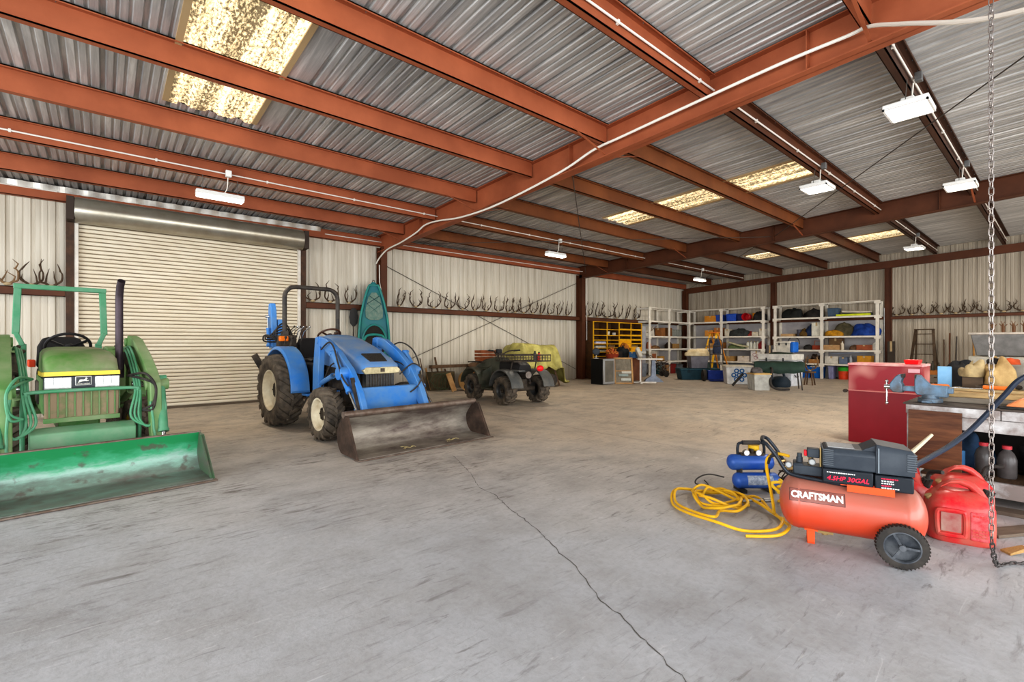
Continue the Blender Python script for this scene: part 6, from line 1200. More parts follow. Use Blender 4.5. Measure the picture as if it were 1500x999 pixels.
m = mb(); m.cyl((.3, 0, .115), (.365, 0, .115), .022, n=14); m.cyl((.345, 0, -.03), (.345, 0, .16), .009, n=10); m.sph((.345, 0, .165), .016, 10, 6); m.sph((.345, 0, -.035), .016, 10, 6); m.build('handle', chrome, V)
m = mb(); m.tube([(-.1, -.07, .09), (.0, -.09, .06), (.03, -.1, .065)], .007); m.build('lock_lever', chrome, V)
# boards and clutter on the bench (aligned with the bench, which runs along y)
def bd(lab, x, y, z, sx, sy, sz, c, rz=0, name='board', rot=None): o = mb().b2((-sx / 2, -sy / 2, 0), (sx / 2, sy / 2, sz)).build(name, mat('board_%d_%d_%d' % c, c, .65, 0, tuple(int(v * .72) for v in c), .5, 4, stretch=(5, .8, 3)), bevel=.003); put(o, (x, y, z), rz, rot); return tag(o, lab, 'board')
bd('grey weathered board at the bottom of the stack behind the vise', 5.82, .15, .771, .34, 1.2, .045, (150, 138, 122)); bd('pale sawn board on top of the grey board behind the vise', 5.85, .12, .817, .30, 1.25, .04, (206, 172, 120), .02); bd('short tan board lying across the top of the board stack', 5.95, .30, .858, .22, .8, .022, (212, 184, 136), -.08)
bd('thin dark strip of wood at the front edge of the bench', 5.48, .18, .771, .06, .5, .015, (74, 60, 48), .1)
t = thing('hand_saw', 'orange handled saw lying on the boards behind the vise', 'saw', (5.92, .72, .882), R(-75)); m = mb(); m.prism([(0, -.03), (.1, -.05), (.42, -.02), (.42, .01), (.1, .03), (0, .03)], 'z', 0, .003); m.build('saw_blade', chrome, t); m = mb(); m.b2((-.12, -.04, 0), (.01, .04, .025)); m.build('handle', mat('saw_orange', (226, 118, 44), .5), t, bevel=.01)
t = thing('drill', 'orange and grey tool lying on the boards in front of the foam', 'tool', (5.86, .42, .882), R(80)); m = mb(); m.cyl((-.09, 0, .02), (.06, 0, .02), .017, n=14); m.build('tool_body', MC['saw_orange'], t); m = mb(); m.cyl((.06, 0, .02), (.11, 0, .02), .012, n=12); m.build('chuck', iron, t)
o = mb().b2((-.06, -.05, 0), (.06, .05, .265)).build('foam_block', mat('foam_blue', (124, 172, 208), .8, 0, (150, 196, 226), .3, 9), bevel=.004); put(o, (6.14, .80 - .05, .842), R(8)); tag(o, 'upright light blue foam block on the workbench', 'foam block')
bpy.data.objects['foam_block'].location = (6.12, .765, .80)
t = thing('paper_sack', 'crumpled tan leather-like sack standing on the workbench', 'sack', (6.08, .40, .882), R(20))
lump(mb(), 61, (0, 0, 0), (.10, .12, .23), .34, 34, 18, p=3).build('sack_body', mat('tan_sack', (196, 166, 112), .7, 0, (140, 108, 66), .55, 7, bump=.4), t, ang=80)
m = mb(); m.b2((-.1, -.13, 0), (.1, .13, .04)); m.build('dark_base', iron, t, bevel=.02)
heap('work_glove', 'pale folded work glove draped left of the tan sack', 'glove', 6.05, .56, .98, .06, .08, .12, (206, 180, 132), 62, .45); bd('rough block under the pale glove', 6.05, .56, .884, .1, .14, .093, (96, 78, 60), name='wood_block')
heap('rag', 'orange rag on top of the tan sack', 'cloth', 6.1, .33, 1.10, .06, .07, .05, (226, 96, 46), 63, .3); heap('rag', 'black rag beside the orange rag', 'cloth', 6.1, .42, 1.10, .05, .05, .05, (44, 40, 40), 64, .3)
o = bd('white board standing behind the tan sack', 6.3, .28, .771, .02, .32, .36, (222, 214, 198)); bd('dark post standing at the end of the white board', 6.1, .19, .771, .05, .05, .40, (58, 46, 38), name='post')
t = thing('paint_can', 'dented white paint can on the workbench behind the black hose', 'paint can', (5.98, .07 + .04, .771)); m = mb(); m.cyl((0, 0, 0), (0, 0, .2), .075, n=24); m.build('can_body', mat('can_white', (202, 194, 178), .4, .2, (120, 112, 104), .5, 12), t); m = mb(); m.lathe([(.078, .19), (.08, .2), (.07, .205), (0, .205)], n=24); m.build('lid', galv, t)
t = thing('log_round', 'sawn log end with a dark band lying on the bench at the right edge', 'log', (5.72, -.02, .86), R(30)); m = mb(); m.cyl((-.12, 0, 0), (.12, 0, 0), .088, n=26); m.build('log_body', mat('log_bark', (60, 46, 38), .8, bump=.4, bscale=20), t); m = mb(); m.cyl((-.124, 0, 0), (-.12, 0, 0), .08, n=26); m.build('cut_face', mat('log_face', (168, 108, 72), .7, 0, (132, 80, 52), .5, 14), t)
t = thing('circular_saw', 'orange and black hard tool case at the front edge of the workbench', 'tool', (5.48, .12 + .03, .771), PI / 2)
m = mb(); m.hexa([(-.17, -.09, .018), (.19, -.09, .018), (.19, .09, .018), (-.17, .09, .018), (-.08, -.06, .085), (.17, -.07, .09), (.17, .07, .09), (-.08, .06, .085)]); m.build('tool_body', mat('tool_orange', (218, 126, 72), .4, 0, (232, 166, 120), .4, 6), t, bevel=.012); m = mb(); m.b2((-.2, -.1, 0), (.2, .1, .02)); m.build('base_plate', black_rub, t, bevel=.004)
t.rotation_euler = (0, 0, -PI / 2)
heap('rag', 'grey work boots and rags heaped at the right edge of the workbench', 'boots', 6.2, -.02, .772, .1, .12, .34, (120, 112, 104), 65, .35); heap('rag', 'blue rag on the bench right of the orange tool', 'cloth', 5.68, -.22, .772, .08, .09, .06, (50, 92, 156), 66, .3)
t = thing('box_of_scrap', 'dark bin of scrap at the right end of the bench', 'bin', (5.95, -.45, .771)); m = mb(); m.b2((-.2, -.2, 0), (.2, .15, .26)); m.build('bin_body', iron, t, bevel=.01)
# under the bench
def screwjug(lab, x, y, z, cap): 
    t = thing('jug', lab, 'jug', (x, y, z), R(70)); m = mb(); m.lathe([(0, 0), (.055, 0), (.06, .01), (.06, .15), (.045, .2), (.025, .225), (.025, .24), (0, .24)], n=18); m.build('jug_body', mat('smoky_plastic', (92, 86, 84), .25, 0, (60, 56, 54), .4, 8), t); m = mb(); m.cyl((0, 0, .235), (0, 0, .262), .03, n=16); m.build('cap', mat('cap_red', (196, 62, 70), .4), t)
screwjug('smoky plastic jug with a red cap under the bench, left one', 5.66, .46, .186, 0); screwjug('smoky plastic jug with a red cap under the bench, behind the chain', 5.62, .32, .186, 0)
o = mb().b2((-.05, -.05, 0), (.05, .05, .16)).build('blue_box', mat('light_blue', (84, 148, 206), .5), bevel=.006); put(o, (5.75, .64, .186), .3); tag(o, 'small light blue box on the lower shelf of the workbench', 'box')
heap('tarp', 'folded blue-grey plastic on the lower shelf of the workbench', 'plastic sheet', 6.0, .62, .186, .2, .16, .26, (70, 100, 136), 67, .3); heap('hose_pile', 'dark coiled clutter filling the lower shelf of the workbench', 'clutter', 5.95, .0, .186, .18, .3, .26, (40, 38, 38), 68, .35); heap('rag', 'dusty dark rag near the lower shelf rail', 'cloth', 5.6, -.02, .186, .12, .14, .1, (96, 84, 74), 69, .4)
bd('dirty plank lying on the floor below the workbench', 5.2, .08, .0, .14, .9, .03, (112, 98, 84), .1, name='plank'); bd('short weathered plank on the floor near the chain', 4.72, .22, .0, .12, .5, .022, (128, 112, 96), R(60), name='plank')

# ------------------------------------------------------------------ red fuel cans
fuel = mat('fuel_red', (206, 20, 36), .36, 0, (176, 110, 92), .42, 5.5, coat=.2, contrast=.14)
fuel_d = mat('fuel_red_emboss', (190, 30, 42), .5, 0, (200, 110, 110), .5, 30)
def sup(hx, hy, z, p=4.5, n=32, dx=0, dy=0):
    out = []
    for i in range(n):
        a = 2 * PI * (i + .5) / n; c, s = math.cos(a), math.sin(a); k = (abs(c) ** p + abs(s) ** p) ** (-1 / p); out.append((dx + hx * c * k, dy + hy * s * k, z))
    return out
def fuel_can(lab, x, y, rz, s=1.0, spout=1):
    t = thing('fuel_can', lab, 'fuel can', (x, y, 0), rz, 'red plastic fuel cans beside the compressor'); t.scale = (s, s, s)
    m = mb(); m.loft([sup(.155, .135, 0), sup(.168, .146, .015), sup(.17, .148, .10), sup(.168, .147, .225), sup(.158, .136, .26), sup(.13, .105, .295), sup(.09, .06, .318), sup(.05, .03, .322)]); m.build('can_body', fuel, t, ang=50)
    rings = []
    for px, pz, hw, hh in ((-.15, .22, .075, .02), (-.13, .28, .06, .022), (-.09, .335, .038, .022), (-.04, .368, .026, .02), (.01, .374, .024, .019), (.06, .355, .028, .02), (.10, .315, .045, .022), (.13, .26, .065, .022)):
        rings.append([(px + hh * .7 * math.cos(a), hw * math.sin(a), pz + hh * math.cos(a)) for a in [2 * PI * k / 14 for k in range(14)]])
    m = mb(); m.loft(rings); m.build('grip', fuel, t, ang=60)
    # side hand hold on the front face: frame around a pocket
    m = mb(); m.tube(smooth_path([(-.12, -.145, .07), (-.125, -.147, .19), (-.1, -.146, .21), (-.01, -.146, .21), (.01, -.147, .19), (.01, -.148, .07), (-.01, -.15, .055), (-.1, -.15, .055)], 4, True), .014, 8, closed=True); m.build('pocket_rim', fuel, t)
    m = mb(); m.b2((-.105, -.149, .075), (-.008, -.144, .195)); m.build('pocket', mat('pocket_dust', (150, 40, 46), .6, 0, (176, 150, 136), .6, 6), t)
    m = mb(); m.b2((.035, -.151, .04), (.125, -.143, .22)); e = m.build('embossed_panel', fuel_d, t, bevel=.008)
    m = mb(); rr_ = random.Random(6)
    for z_ in (.19, .10, .08, .062):
        xx = .045
        while xx < .11: w_ = rr_.uniform(.006, .014); m.b2((xx, -.1525, z_), (xx + w_, -.1505, z_ + .011)); xx += w_ + .004
    m.build('embossed_marks', fuel, t)
    m = mb(); m.cyl((.13, .03, .27), (.155, .03, .325), .035, .03, n=16); 
    for k in range(12): a = 2 * PI * k / 12; m.cyl((.13 + .036 * math.cos(a) * .9, .03 + .036 * math.sin(a), .275), (.152 + .033 * math.cos(a) * .9, .03 + .033 * math.sin(a), .32), .004, n=5)
    m.build('spout_collar', black_rub, t)
    if spout: m = mb(); m.tube(smooth_path([(.15, .03, .32), (.165, .03, .37), (.2, .02, .39), (.26, 0, .40)], 4), .014, 9); m.build('spout', black_rub, t)
    m = mb(); m.cyl((-.15, -.06, .255), (-.16, -.065, .275), .02, n=12); m.build('vent_cap', mat('cap_tan', (168, 140, 96), .6), t)
    return t
fuel_can('red fuel can nearest the hanging chain, front right of the four', 4.30, .47, R(-75), 1.0, 0)
fuel_can('red fuel can directly behind the right end of the orange compressor tank', 4.50, .80, R(-110), .98, 1)
fuel_can('red fuel can standing back left against the plywood sheet', 5.08, .97, R(-62), 1.0, 0)
fuel_can('red fuel can behind the front right one, with a bent black spout', 4.86, .52, R(-62), .97, 1)
o = mb().bar((0, 0, 0), (.12, -.15, .2), .032, .032, w2=.02, h2=.02).build('spout_nozzle', mat('cream_plastic', (212, 200, 172), .5), None, bevel=.006); put(o, (4.98, .86, .35)); tag(o, 'cream plastic pouring nozzle sticking up from the back left fuel can', 'nozzle')

# ------------------------------------------------------------------ orange compressor
org = bpy.data.materials.new('tank_orange'); org.use_nodes = True
def tank_mat(m_):
    nt = m_.node_tree; n = nt.nodes; l = nt.links; b = n['Principled BSDF']; tc = n.new('ShaderNodeTexCoord'); sx = n.new('ShaderNodeSeparateXYZ'); l.new(tc.outputs['Object'], sx.inputs[0])
    nz = n.new('ShaderNodeTexNoise'); nz.inputs['Scale'].default_value = 7; nz.inputs['Detail'].default_value = 8; l.new(tc.outputs['Object'], nz.inputs['Vector'])
    ad = n.new('ShaderNodeMath'); ad.operation = 'MULTIPLY_ADD'; l.new(nz.outputs['Fac'], ad.inputs[0]); ad.inputs[1].default_value = .12; l.new(sx.outputs[2], ad.inputs[2])
    mr = n.new('ShaderNodeMapRange'); mr.inputs['From Min'].default_value = .28; mr.inputs['From Max'].default_value = .5; mr.inputs['To Max'].default_value = .85; l.new(ad.outputs[0], mr.inputs['Value'])   # dust settled on the upward side
    mx = n.new('ShaderNodeMix'); mx.data_type = 'RGBA'; l.new(mr.outputs['Result'], mx.inputs['Factor']); mx.inputs['A'].default_value = rgb(196, 66, 34); mx.inputs['B'].default_value = rgb(150, 106, 92)
    l.new(mx.outputs['Result'], b.inputs['Base Color']); b.inputs['Roughness'].default_value = .38; b.inputs['Coat Weight'].default_value = .2
tank_mat(org)
Cc = thing('air_compressor', 'orange tank air compressor on wheels with a black motor shroud', 'air compressor', (3.58, .90, -.0605), R(-70.6)); Cc.scale = (1.047, 1.047, 1.047)
RT = .165; ZC = .30; HL = .27
m = mb(); prof = [(0, -HL - .095)] + [(RT * math.sin(a), -HL - .095 * math.cos(a)) for a in [R(k * 10) for k in range(1, 9)]] + [(RT, -HL), (RT + .003, -HL + .01), (RT, -HL + .02), (RT, HL - .02), (RT + .003, HL - .01), (RT, HL)] + [(RT * math.sin(a), HL + .095 * math.cos(a)) for a in [R(80 - k * 10) for k in range(0, 8)]] + [(0, HL + .095)]
m.lathe(prof, (0, 0, ZC), (1, 0, 0), 56); m.build('tank', org, Cc, ang=50)
org2 = mat('bracket_orange', (224, 84, 40), .45)
m = mb(); m.b2((-.215, -.06, .058), (-.175, .06, .07)); m.b2((-.215, -.06, .06), (-.175, -.045, .17)); m.b2((-.23, -.07, .14), (-.16, .07, .16)); m.b2((-.215, .045, .06), (-.175, .06, .17)); m.build('foot', org2, Cc, bevel=.002)
m = mb(); m.b2((-.05, -.12, .455), (.24, .12, .47)); m.b2((-.02, -.135, .425), (.2, -.125, .465)); m.build('mounting_plate', org2, Cc)
blk = mat('shroud_black', (44, 50, 58), .42, 0, (70, 76, 82), .4, 5)
for s in (-1, 1):
    w_ = thing('wheel', '', '', (.215, s * .185, .118)); 
    del w_['label']; del w_['category']; bpy.data.objects.remove(w_)
    m = mb(); m.lathe([(.08, -.02), (.10, -.024), (.114, -.02), (.118, 0), (.114, .02), (.10, .024), (.08, .02)], (0, 0, 0), (0, 1, 0), 40)
    for k in range(40): a = 2 * PI * k / 40; m.box((.116 * math.cos(a), 0, .116 * math.sin(a)), (.006, .044, .007), (0, -a, 0))
    wo = m.build('wheel', black_rub, Cc); wo.location = (.22, s * .195, .177)
    m = mb(); m.lathe([(.085, -.012), (.085, .012), (0, .012), (0, -.012)], (0, 0, 0), (0, 1, 0), 32); m.lathe([(.088, s * .02), (.078, s * .022), (.074, s * .012)], (0, 0, 0), (0, 1, 0), 32)
    for k in range(3): a = PI / 2 + 2 * PI * k / 3 + .5; m.bar((0, s * .014, 0), (.08 * math.cos(a), s * .014, .08 * math.sin(a)), .008, .012)
    m.cyl((0, 0, 0), (0, s * .03, 0), .016, n=14); m.build('hub', mat('hub_dark', (54, 58, 64), .4, 0, (130, 132, 134), .2, 10), wo)
m = mb(); m.cyl((.22, -.2, .177), (.22, .2, .177), .008); m.b2((.19, -.17, .165), (.25, .17, .19)); m.build('axle', iron, Cc)
# black shroud: long low box then the taller cowl, lower band with the lettering
m = mb(); m.loft([[(-.135, -.12, .545), (.135, -.12, .545), (.135, .12, .545), (-.135, .12, .545)], [(-.135, -.122, .64), (.135, -.122, .64), (.135, .12, .64), (-.135, .12, .64)], [(-.125, -.10, .665), (.135, -.10, .668), (.135, .1, .668), (-.125, .1, .665)]]); m.build('motor_shroud', blk, Cc, bevel=.01)
m = mb(); m.loft([[(.115, -.125, .545), (.29, -.125, .545), (.29, .13, .545), (.115, .13, .545)], [(.115, -.127, .67), (.295, -.127, .66), (.295, .13, .66), (.115, .13, .67)], [(.12, -.11, .708), (.28, -.105, .685), (.28, .11, .685), (.12, .11, .708)]]); m.hexa([(.05, -.10, .664), (.12, -.10, .66), (.12, .1, .66), (.05, .1, .664), (.115, -.1, .70), (.122, -.1, .706), (.122, .1, .706), (.115, .1, .70)]); m.build('fan_cowl', blk, Cc, bevel=.012)
m = mb(); m.b2((-.14, -.128, .46), (.105, .125, .545)); m.b2((.11, -.13, .452), (.285, .13, .54)); m.build('lower_band', mat('band_black', (34, 38, 44), .4), Cc, bevel=.008)
m = mb()
for k in range(9): m.b2((-.137, -.126, .565 + .011 * k), (-.085, -.118, .569 + .011 * k)); m.b2((-.139, -.1, .565 + .011 * k), (-.133, .1, .569 + .011 * k))
for k in range(8): m.b2((.255, -.131, .575 + .0125 * k), (.298, -.12, .58 + .0125 * k)); m.b2((.291, -.12, .575 + .0125 * k), (.299, .1, .58 + .0125 * k))
m.build('cooling_fins', mat('fin_grey', (86, 92, 98), .5), Cc)
m = mb(); m.b2((.125, -.1315, .55), (.131, -.126, .69)); m.build('edge_rib', mat('edge_grey', (120, 128, 134), .4), Cc)
m = mb(); m.b2((-.11, -.085, .6655), (.02, .07, .669)); m.build('warning_label', mat('label_silver', (170, 172, 174), .4, 0, (120, 122, 124), .4, 30), Cc)
rl = mat('letter_red', (238, 40, 72), .4); wl_ = mat('letter_white', (232, 230, 226), .4)
text('4.5HP 30GAL', .036, 'shroud_lettering', rl, Cc, (-.018, -.1295, .492), (R(90), 0, 0), .0008, .0006, sx=1.0, shear=.25)
m = mb(); rr_ = random.Random(4); x = -.118   # tiny lettering, too small in the photograph to spell out: short strokes
while x < .02: w_ = rr_.uniform(.004, .012); m.b2((x, -.1297, .5225), (x + w_, -.129, .5285)); x += w_ + .003
m.build('small_lettering', wl_, Cc)
for k in range(5):
    m = mb(); x = .14
    while x < .14 + (.075, .05, .055, .04, .08)[k]: w_ = rr_.uniform(.004, .011); m.b2((x, -.1317, .519 - .013 * k), (x + w_, -.131, .525 - .013 * k)); x += w_ + .003
    m.build('cowl_lettering', rl if k in (0, 3) else wl_, Cc)
# name plate on the tank
el = R(26); cy, cz = -math.cos(el), math.sin(el)
pl = mb(); pl.add([(x, -(RT + .0015) * math.cos(a), ZC + (RT + .0015) * math.sin(a)) for a in [R(26 - 13 + 26 * k / 8) for k in range(9)] for x in (-.31, -.03)], [(2 * k, 2 * k + 1, 2 * k + 3, 2 * k + 2) for k in range(8)])
pl.build('name_plate', mat('plate_black', (36, 26, 26), .4), Cc)
pl = mb(); pl.add([(x, -(RT + .0022) * math.cos(a), ZC + (RT + .0022) * math.sin(a)) for a in [R(26 - 12.3 + 24.6 * k / 8) for k in range(9)] for x in (-.307, -.033)], [(2 * k, 2 * k + 1, 2 * k + 3, 2 * k + 2) for k in range(8)])
pl.build('name_plate_field', mat('plate_brown', (124, 70, 62), .45, 0, (150, 104, 94), .4, 8), Cc)
text('CRAFTSMAN', .054, 'name_lettering', mat('plate_letter', (232, 224, 216), .4), Cc, (-.17, -(RT + .003) * math.cos(el), ZC + (RT + .003) * math.sin(el)), (R(90) - el, 0, 0), .001, .0022, sx=.85)
# handle
hm = mat('handle_steel', (40, 44, 50), .35, .3)
for s in (-1, 1): m = mb(); m.tube(smooth_path([(.0, s * .10, .45), (-.15, s * .10, .462), (-.28, s * .10, .475), (-.33, s * .10, .50), (-.38, s * .10, .58), (-.43, s * .10, .645), (-.455, s * .085, .662)], 5), .011, 10); m.build('handle_rail', hm, Cc)
m = mb(); m.tube(smooth_path([(-.455, -.085, .662), (-.462, -.05, .667), (-.462, .05, .667), (-.455, .085, .662)], 4), .012, 10); m.build('handle_grip', hm, Cc)
# regulator group
m = mb(); m.b2((-.29, -.07, .475), (-.135, .05, .535)); m.b2((-.29, -.07, .53), (-.235, .05, .545)); m.build('control_box', blk, Cc, bevel=.008)
m = mb(); m.cyl((-.255, -.02, .54), (-.255, -.02, .575), .018, n=14); m.cyl((-.255, -.02, .575), (-.255, -.02, .60), .014, n=12); m.build('regulator_knob', blk, Cc)
m = mb(); m.b2((-.215, -.06, .585), (-.15, .0, .64)); m.build('pressure_switch', blk, Cc, bevel=.006); m = mb(); m.b2((-.232, -.05, .59), (-.215, -.01, .625)); m.build('red_lever', mat('switch_red', (206, 34, 44), .4), Cc, bevel=.004)
for x, z in ((-.19, .562), (-.315, .53)): m = mb(); m.cyl((x, -.05, z), (x, -.075, z), .019, n=20); g_ = m.build('pressure_gauge', galv, Cc); m = mb(); m.cyl((x, -.075, z), (x, -.077, z), .014, n=20); m.build('dial', mat('dial_grey', (170, 172, 170), .4), g_)
m = mb(); m.tube([(-.145, -.05, .5), (-.145, -.05, .65)], .006); m.tube(smooth_path([(-.29, -.03, .5), (-.34, -.03, .5), (-.36, -.03, .53), (-.33, -.04, .55)], 4), .01); m.tube([(-.2, -.02, .54), (-.19, -.03, .6)], .012); m.tube([(-.30, -.03, .51), (-.2, -.04, .53), (-.145, -.05, .52)], .006); m.build('fittings', mat('brass', (186, 160, 110), .3, .8), Cc)
m = mb(); m.cyl((-.12, 0, .13), (-.12, 0, .11), .018); m.b2((-.16, -.04, .125), (-.08, .04, .15)); m.build('drain_valve', mat('brass', (0, 0, 0)), Cc)

# ------------------------------------------------------------------ small blue twin-tank compressor
bl = mat('tank_blue', (34, 76, 156), .35, .1, (70, 100, 150), .4, 6)
S = thing('air_compressor', 'small blue twin-tank air compressor with a black carry handle', 'air compressor', (4.33, 1.80, 0), R(-40.5))
for z, x, nm in ((.095, .01, 'lower_tank'), (.245, -.02, 'upper_tank')):
    m = mb(); r_ = .068; prof = [(0, -.20)] + [(r_ * math.sin(a), -.155 - .045 * math.cos(a)) for a in [R(15 * k) for k in range(1, 6)]] + [(r_, -.155), (r_, .155)] + [(r_ * math.sin(a), .155 + .045 * math.cos(a)) for a in [R(90 - 15 * k) for k in range(1, 6)]] + [(0, .20)]
    m.lathe(prof, (x, -.04 if z < .2 else .0, z), (1, 0, 0), 32); m.build(nm, bl, S)
m = mb(); m.add([(x, -.04 - .0695 * math.cos(a), .095 + .0695 * math.sin(a)) for a in [R(-20 + 70 * k / 8) for k in range(9)] for x in (-.09, .13)], [(2 * k, 2 * k + 1, 2 * k + 3, 2 * k + 2) for k in range(8)]); m.build('tank_label', mat('label_grey', (176, 182, 190), .4, 0, (110, 120, 136), .6, 60), S)
for x in (-.12, .12): m = mb(); m.b2((x - .02, -.11, 0), (x + .02, .06, .03)); m.b2((x - .008, -.05, .02), (x + .008, .03, .2)); m.build('foot', black_rub, S)
m = mb(); m.tube(smooth_path([(-.13, 0, .30), (-.13, 0, .38), (-.1, 0, .415), (.07, 0, .415), (.1, 0, .38), (.1, 0, .30)], 4), .012, 9); m.build('handle_frame', hm, S); m = mb(); m.cyl((-.09, 0, .415), (.06, 0, .415), .019, n=14); m.build('handle_grip', black_rub, S)
for x in (-.075, .03): m = mb(); m.cyl((x, -.02, .335), (x, -.05, .335), .026, n=20); g_ = m.build('pressure_gauge', chrome, S); m = mb(); m.cyl((x, -.05, .335), (x, -.052, .335), .021, n=20); m.build('dial', wl_, g_)
m = mb(); m.b2((-.02, -.02, .305), (.0, .03, .36)); m.b2((-.11, -.03, .3), (.09, .03, .325)); m.build('manifold', iron, S)
m = mb(); m.cyl((.03, .04, .31), (.03, .04, .385), .045, n=16); m.build('yellow_motor_cap', mat('cap_yellow', (214, 172, 40), .45), S)
t = thing('extension_lead', 'thin black cord looped beside the blue compressor', 'cord', (0, 0, 0)); m = mb(); m.tube(smooth_path([(4.18, 1.98, .1), (4.1, 2.08, .12), (3.98, 2.12, .1), (4.0, 2.15, .04), (4.12, 2.1, .015), (4.25, 2.2, .012)], 6), .006, 6); m.build('cord_body', black_rub, t)
t = thing('extension_lead', 'tangled brown cord behind the right end of the blue compressor', 'cord', (0, 0, 0)); m = mb(); rr_ = random.Random(8); m.tube(smooth_path([(4.62 + rr_.uniform(-.09, .09), 1.62 + rr_.uniform(-.09, .09), .02 + .2 * rr_.random()) for _ in range(26)], 4), .006, 6); m.build('cord_body', mat('cord_brown', (62, 52, 44), .6), t)
# ------------------------------------------------------------------ yellow air hose
ym = mat('hose_yellow', (222, 172, 36), .42, 0, (196, 150, 30), .3, 12)
P = []; rr_ = random.Random(12)
def loop(cx, cy, rx, ry, rot, n, z, jit=.02, a0=0.0, turns=1.0):
    out = []
    for k in range(n):
        a = a0 + 2 * PI * turns * k / n; x = rx * math.cos(a); y = ry * math.sin(a); c, s = math.cos(rot), math.sin(rot)
        out.append((cx + x * c - y * s + rr_.uniform(-jit, jit), cy + x * s + y * c + rr_.uniform(-jit, jit), z + .012 + .02 * (k % 3)))
    return out
P += loop(3.58, 1.68, .50, .33, R(62) + .0, 12, 0, .012, 2.6); P += loop(3.60, 1.70, .46, .31, R(66), 12, .012, .015, 2.6)
P += loop(3.73, 1.80, .25, .19, R(50), 10, .01, .02, 2.6); P += loop(3.72, 1.80, .22, .16, R(30), 10, .02, .02, 2.6); P += loop(3.72, 1.80, .18, .13, R(60), 9, .03, .015, 2.6); P += loop(3.76, 1.82, .24, .15, R(80), 10, .03, .02, 2.6)
P += [(4.0, 1.65, .05), (3.75, 1.42, .04), (3.62, 1.36, .12), (3.55, 1.36, .3), (3.50, 1.36, .42), (3.47, 1.34, .50), (3.46, 1.28, .54), (3.45, 1.20, .54)]
t = thing('air_hose', 'yellow air hose coiled on the floor and leading up to the orange compressor', 'hose', (0, 0, 0)); m = mb(); m.tube(smooth_path(P, 6), .0105, 8); m.build('hose_body', ym, t)
m = mb(); m.tube([(3.49, 1.35, .46), (3.47, 1.33, .51), (3.455, 1.27, .55)], .014, 8); m.build('grip_sleeve', black_rub, t)
t = thing('extension_lead', 'bundle of thick yellow cord between the blue and orange compressors', 'cord', (0, 0, 0)); m = mb(); m.tube(smooth_path([(4.12 + .12 * math.cos(a * 1.1) , 1.46 + .06 * math.sin(a * 1.7) , .10 + .09 * math.sin(a)) for a in [k * .7 for k in range(28)]], 4), .012, 8); m.build('cord_body', mat('cord_yellow', (232, 190, 50), .45), t)
t = thing('air_tool', 'grey metal air tool lying within the hose coils', 'air tool', (3.92, 1.60, .03), R(-35)); m = mb(); m.cyl((-.12, 0, .014), (.06, 0, .014), .011, n=12); m.cyl((.06, 0, .014), (.12, 0, .014), .018, n=14); m.build('tool_body', galv, t)
# ------------------------------------------------------------------ black hose, chain, brush
t = thing('rubber_hose', 'black hose running from the bench down behind the orange compressor', 'hose', (0, 0, 0)); m = mb(); m.tube(smooth_path([(5.0, -.15, 1.12), (4.80, .05, 1.11), (4.69, .19, 1.06), (4.66, .28, .93), (4.64, .36, .80), (4.55, .44, .68), (4.36, .52, .59), (4.1, .58, .545), (3.86, .62, .52), (3.74, .62, .50), (3.66, .66, .42)], 7), .0165, 10); m.build('hose_body', mat('hose_navy', (38, 46, 60), .4), t)
cm_ = mat('chain_zinc', (158, 152, 148), .35, .7, (120, 104, 92), .4, 30)
def link(m, p, q, up, w=.0105, r_=.0027):
    p = Vector(p); q = Vector(q); d = (q - p).normalized(); s = d.cross(Vector(up)).normalized(); pts = []
    for k in range(7): a = PI * k / 6; pts.append(q + s * (w * math.cos(a)) + d * (w * math.sin(a)))
    for k in range(7): a = PI + PI * k / 6; pts.append(p + s * (w * math.cos(a)) + d * (w * math.sin(a)))
    m.tube(pts, r_, 6, closed=True)
t = thing('hanging_chain', 'long bright link chain hanging from the roof to the floor', 'chain', (0, 0, 0))
path = [(3.67, .27, 4.20)]
N = 108
path = [(3.67 + .02 * (k / N) + .03 * max(0, (k / N) - .7), .27, 4.20 - 3.98 * k / N) for k in range(N + 1)]
end = smooth_path([path[-1], (3.72, .265, .14), (3.80, .26, .05), (3.90, .25, .015), (4.0, .21, .012), (4.1, .1, .012), (4.15, -.05, .012)], 3)
m = mb()
for k in range(N):
    a = Vector(path[k]); b = Vector(path[k + 1]); d = (b - a) * .13
    up = (math.cos(.6 + (k % 2) * PI / 2), math.sin(.6 + (k % 2) * PI / 2), 0); link(m, a + d, b - d, up)
m.build('chain_links', cm_, t, ang=60)
m = mb(); acc = [Vector(end[0])]; 
L = 0; pts = [Vector(p) for p in end]; step = .034; cur = pts[0]; i = 1; res = [cur]
while i < len(pts):
    if (pts[i] - cur).length >= step: cur = cur + (pts[i] - cur).normalized() * step; res.append(cur)
    else: i += 1
for k in range(len(res) - 1): d = (res[k + 1] - res[k]) * .13; link(m, res[k] + d, res[k + 1] - d, (0, .3, 1) if k % 2 else (.3, 1, .2), .010, .0035)
m.build('chain_tail', mat('chain_dark', (84, 80, 78), .5, .5), t, ang=60)
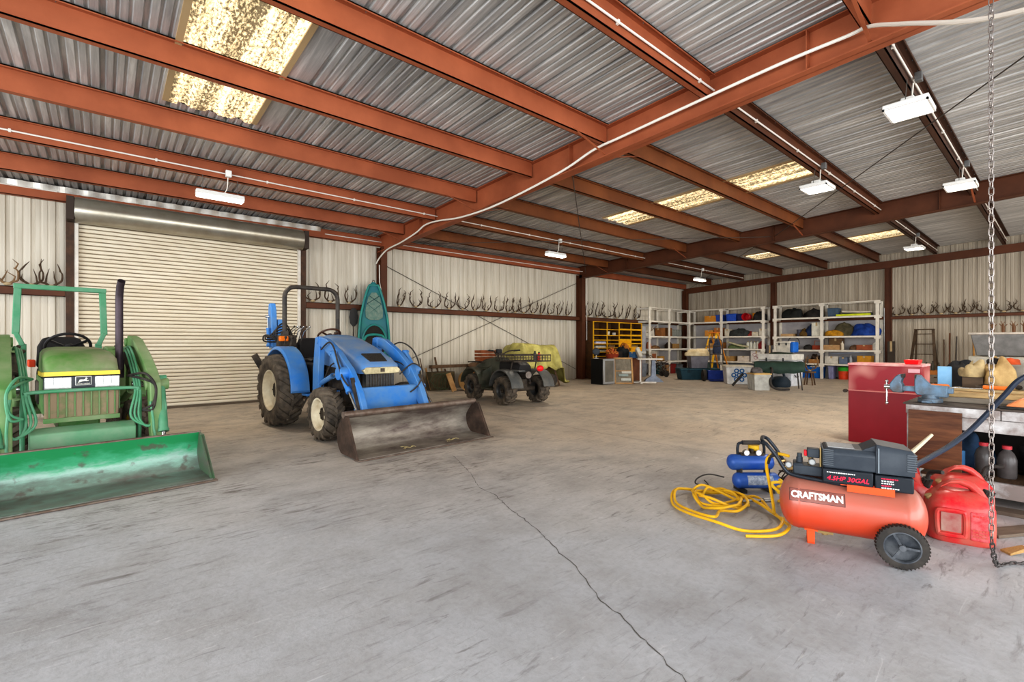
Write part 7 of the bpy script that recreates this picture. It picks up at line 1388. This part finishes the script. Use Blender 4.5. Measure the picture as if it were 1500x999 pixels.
t = thing('brush', 'white handled brush with tan bristles lying on the floor by the chain', 'brush', (4.06, .155, .02), R(-62)); t.rotation_euler = (0, R(-8), R(-48)); t.location = (4.3, .13, .045)
m = mb(); m.cyl((-.05, 0, 0), (.25, 0, .03), .018, n=14); m.build('handle', mat('brush_white', (226, 224, 216), .4), t); m = mb(); m.loft([[(-.05, -.02, -.012), (-.05, .02, -.012), (-.05, .02, .012), (-.05, -.02, .012)], [(-.16, -.035, -.022), (-.16, .035, -.022), (-.16, .035, -.01), (-.16, -.035, -.01)]]); m.build('bristles', mat('bristle_tan', (186, 150, 96), .8, 0, (140, 108, 66), .5, 40, stretch=(1, 8, 8)), t)
# ------------------------------------------------------------------ the long crack in the slab
crk = mat('crack_dark', (96, 92, 88), .9)
pts = [(3.05, 4.6), (2.9, 4.2), (2.72, 3.75), (2.55, 3.44), (2.52, 3.15), (2.40, 2.8), (2.36, 2.67), (2.30, 2.45), (2.20, 2.2), (2.13, 2.03), (2.10, 1.9), (1.98, 1.68), (1.89, 1.52), (1.86, 1.38), (1.79, 1.22), (1.77, 1.16), (1.72, 1.04), (1.70, .97), (1.62, .82), (1.5, .6)]
rr_ = random.Random(2); fine = []
for (a, b), (c, d) in zip(pts, pts[1:]):
    k = max(2, int(math.hypot(c - a, d - b) / .035))
    for j in range(k): f = j / k; fine.append((a + (c - a) * f + rr_.uniform(-.008, .008), b + (d - b) * f + rr_.uniform(-.008, .008)))
m = mb(); vs = []; 
for i, (x, y) in enumerate(fine): w_ = rr_.uniform(.0012, .0045) * (1.0 if i > 40 else .7); vs += [(x - w_, y, .0012), (x + w_, y + w_ * .4, .0012)]
m.add(vs, [(2 * i, 2 * i + 1, 2 * i + 3, 2 * i + 2) for i in range(len(fine) - 1)])
c_ = m.build('floor_crack', crk, bpy.data.objects['floor'], smooth=False)
m = mb()
for x in (FR[0] - .0,): m.b2((x - .003, -5, .0004), (x + .003, 11.3, .001))
m.b2((XL, 7.2 - .003, .0004), (FR[0], 7.2 + .003, .001)); m.build('control_joint', mat('joint_grey', (140, 130, 120), .9), bpy.data.objects['floor'], smooth=False)
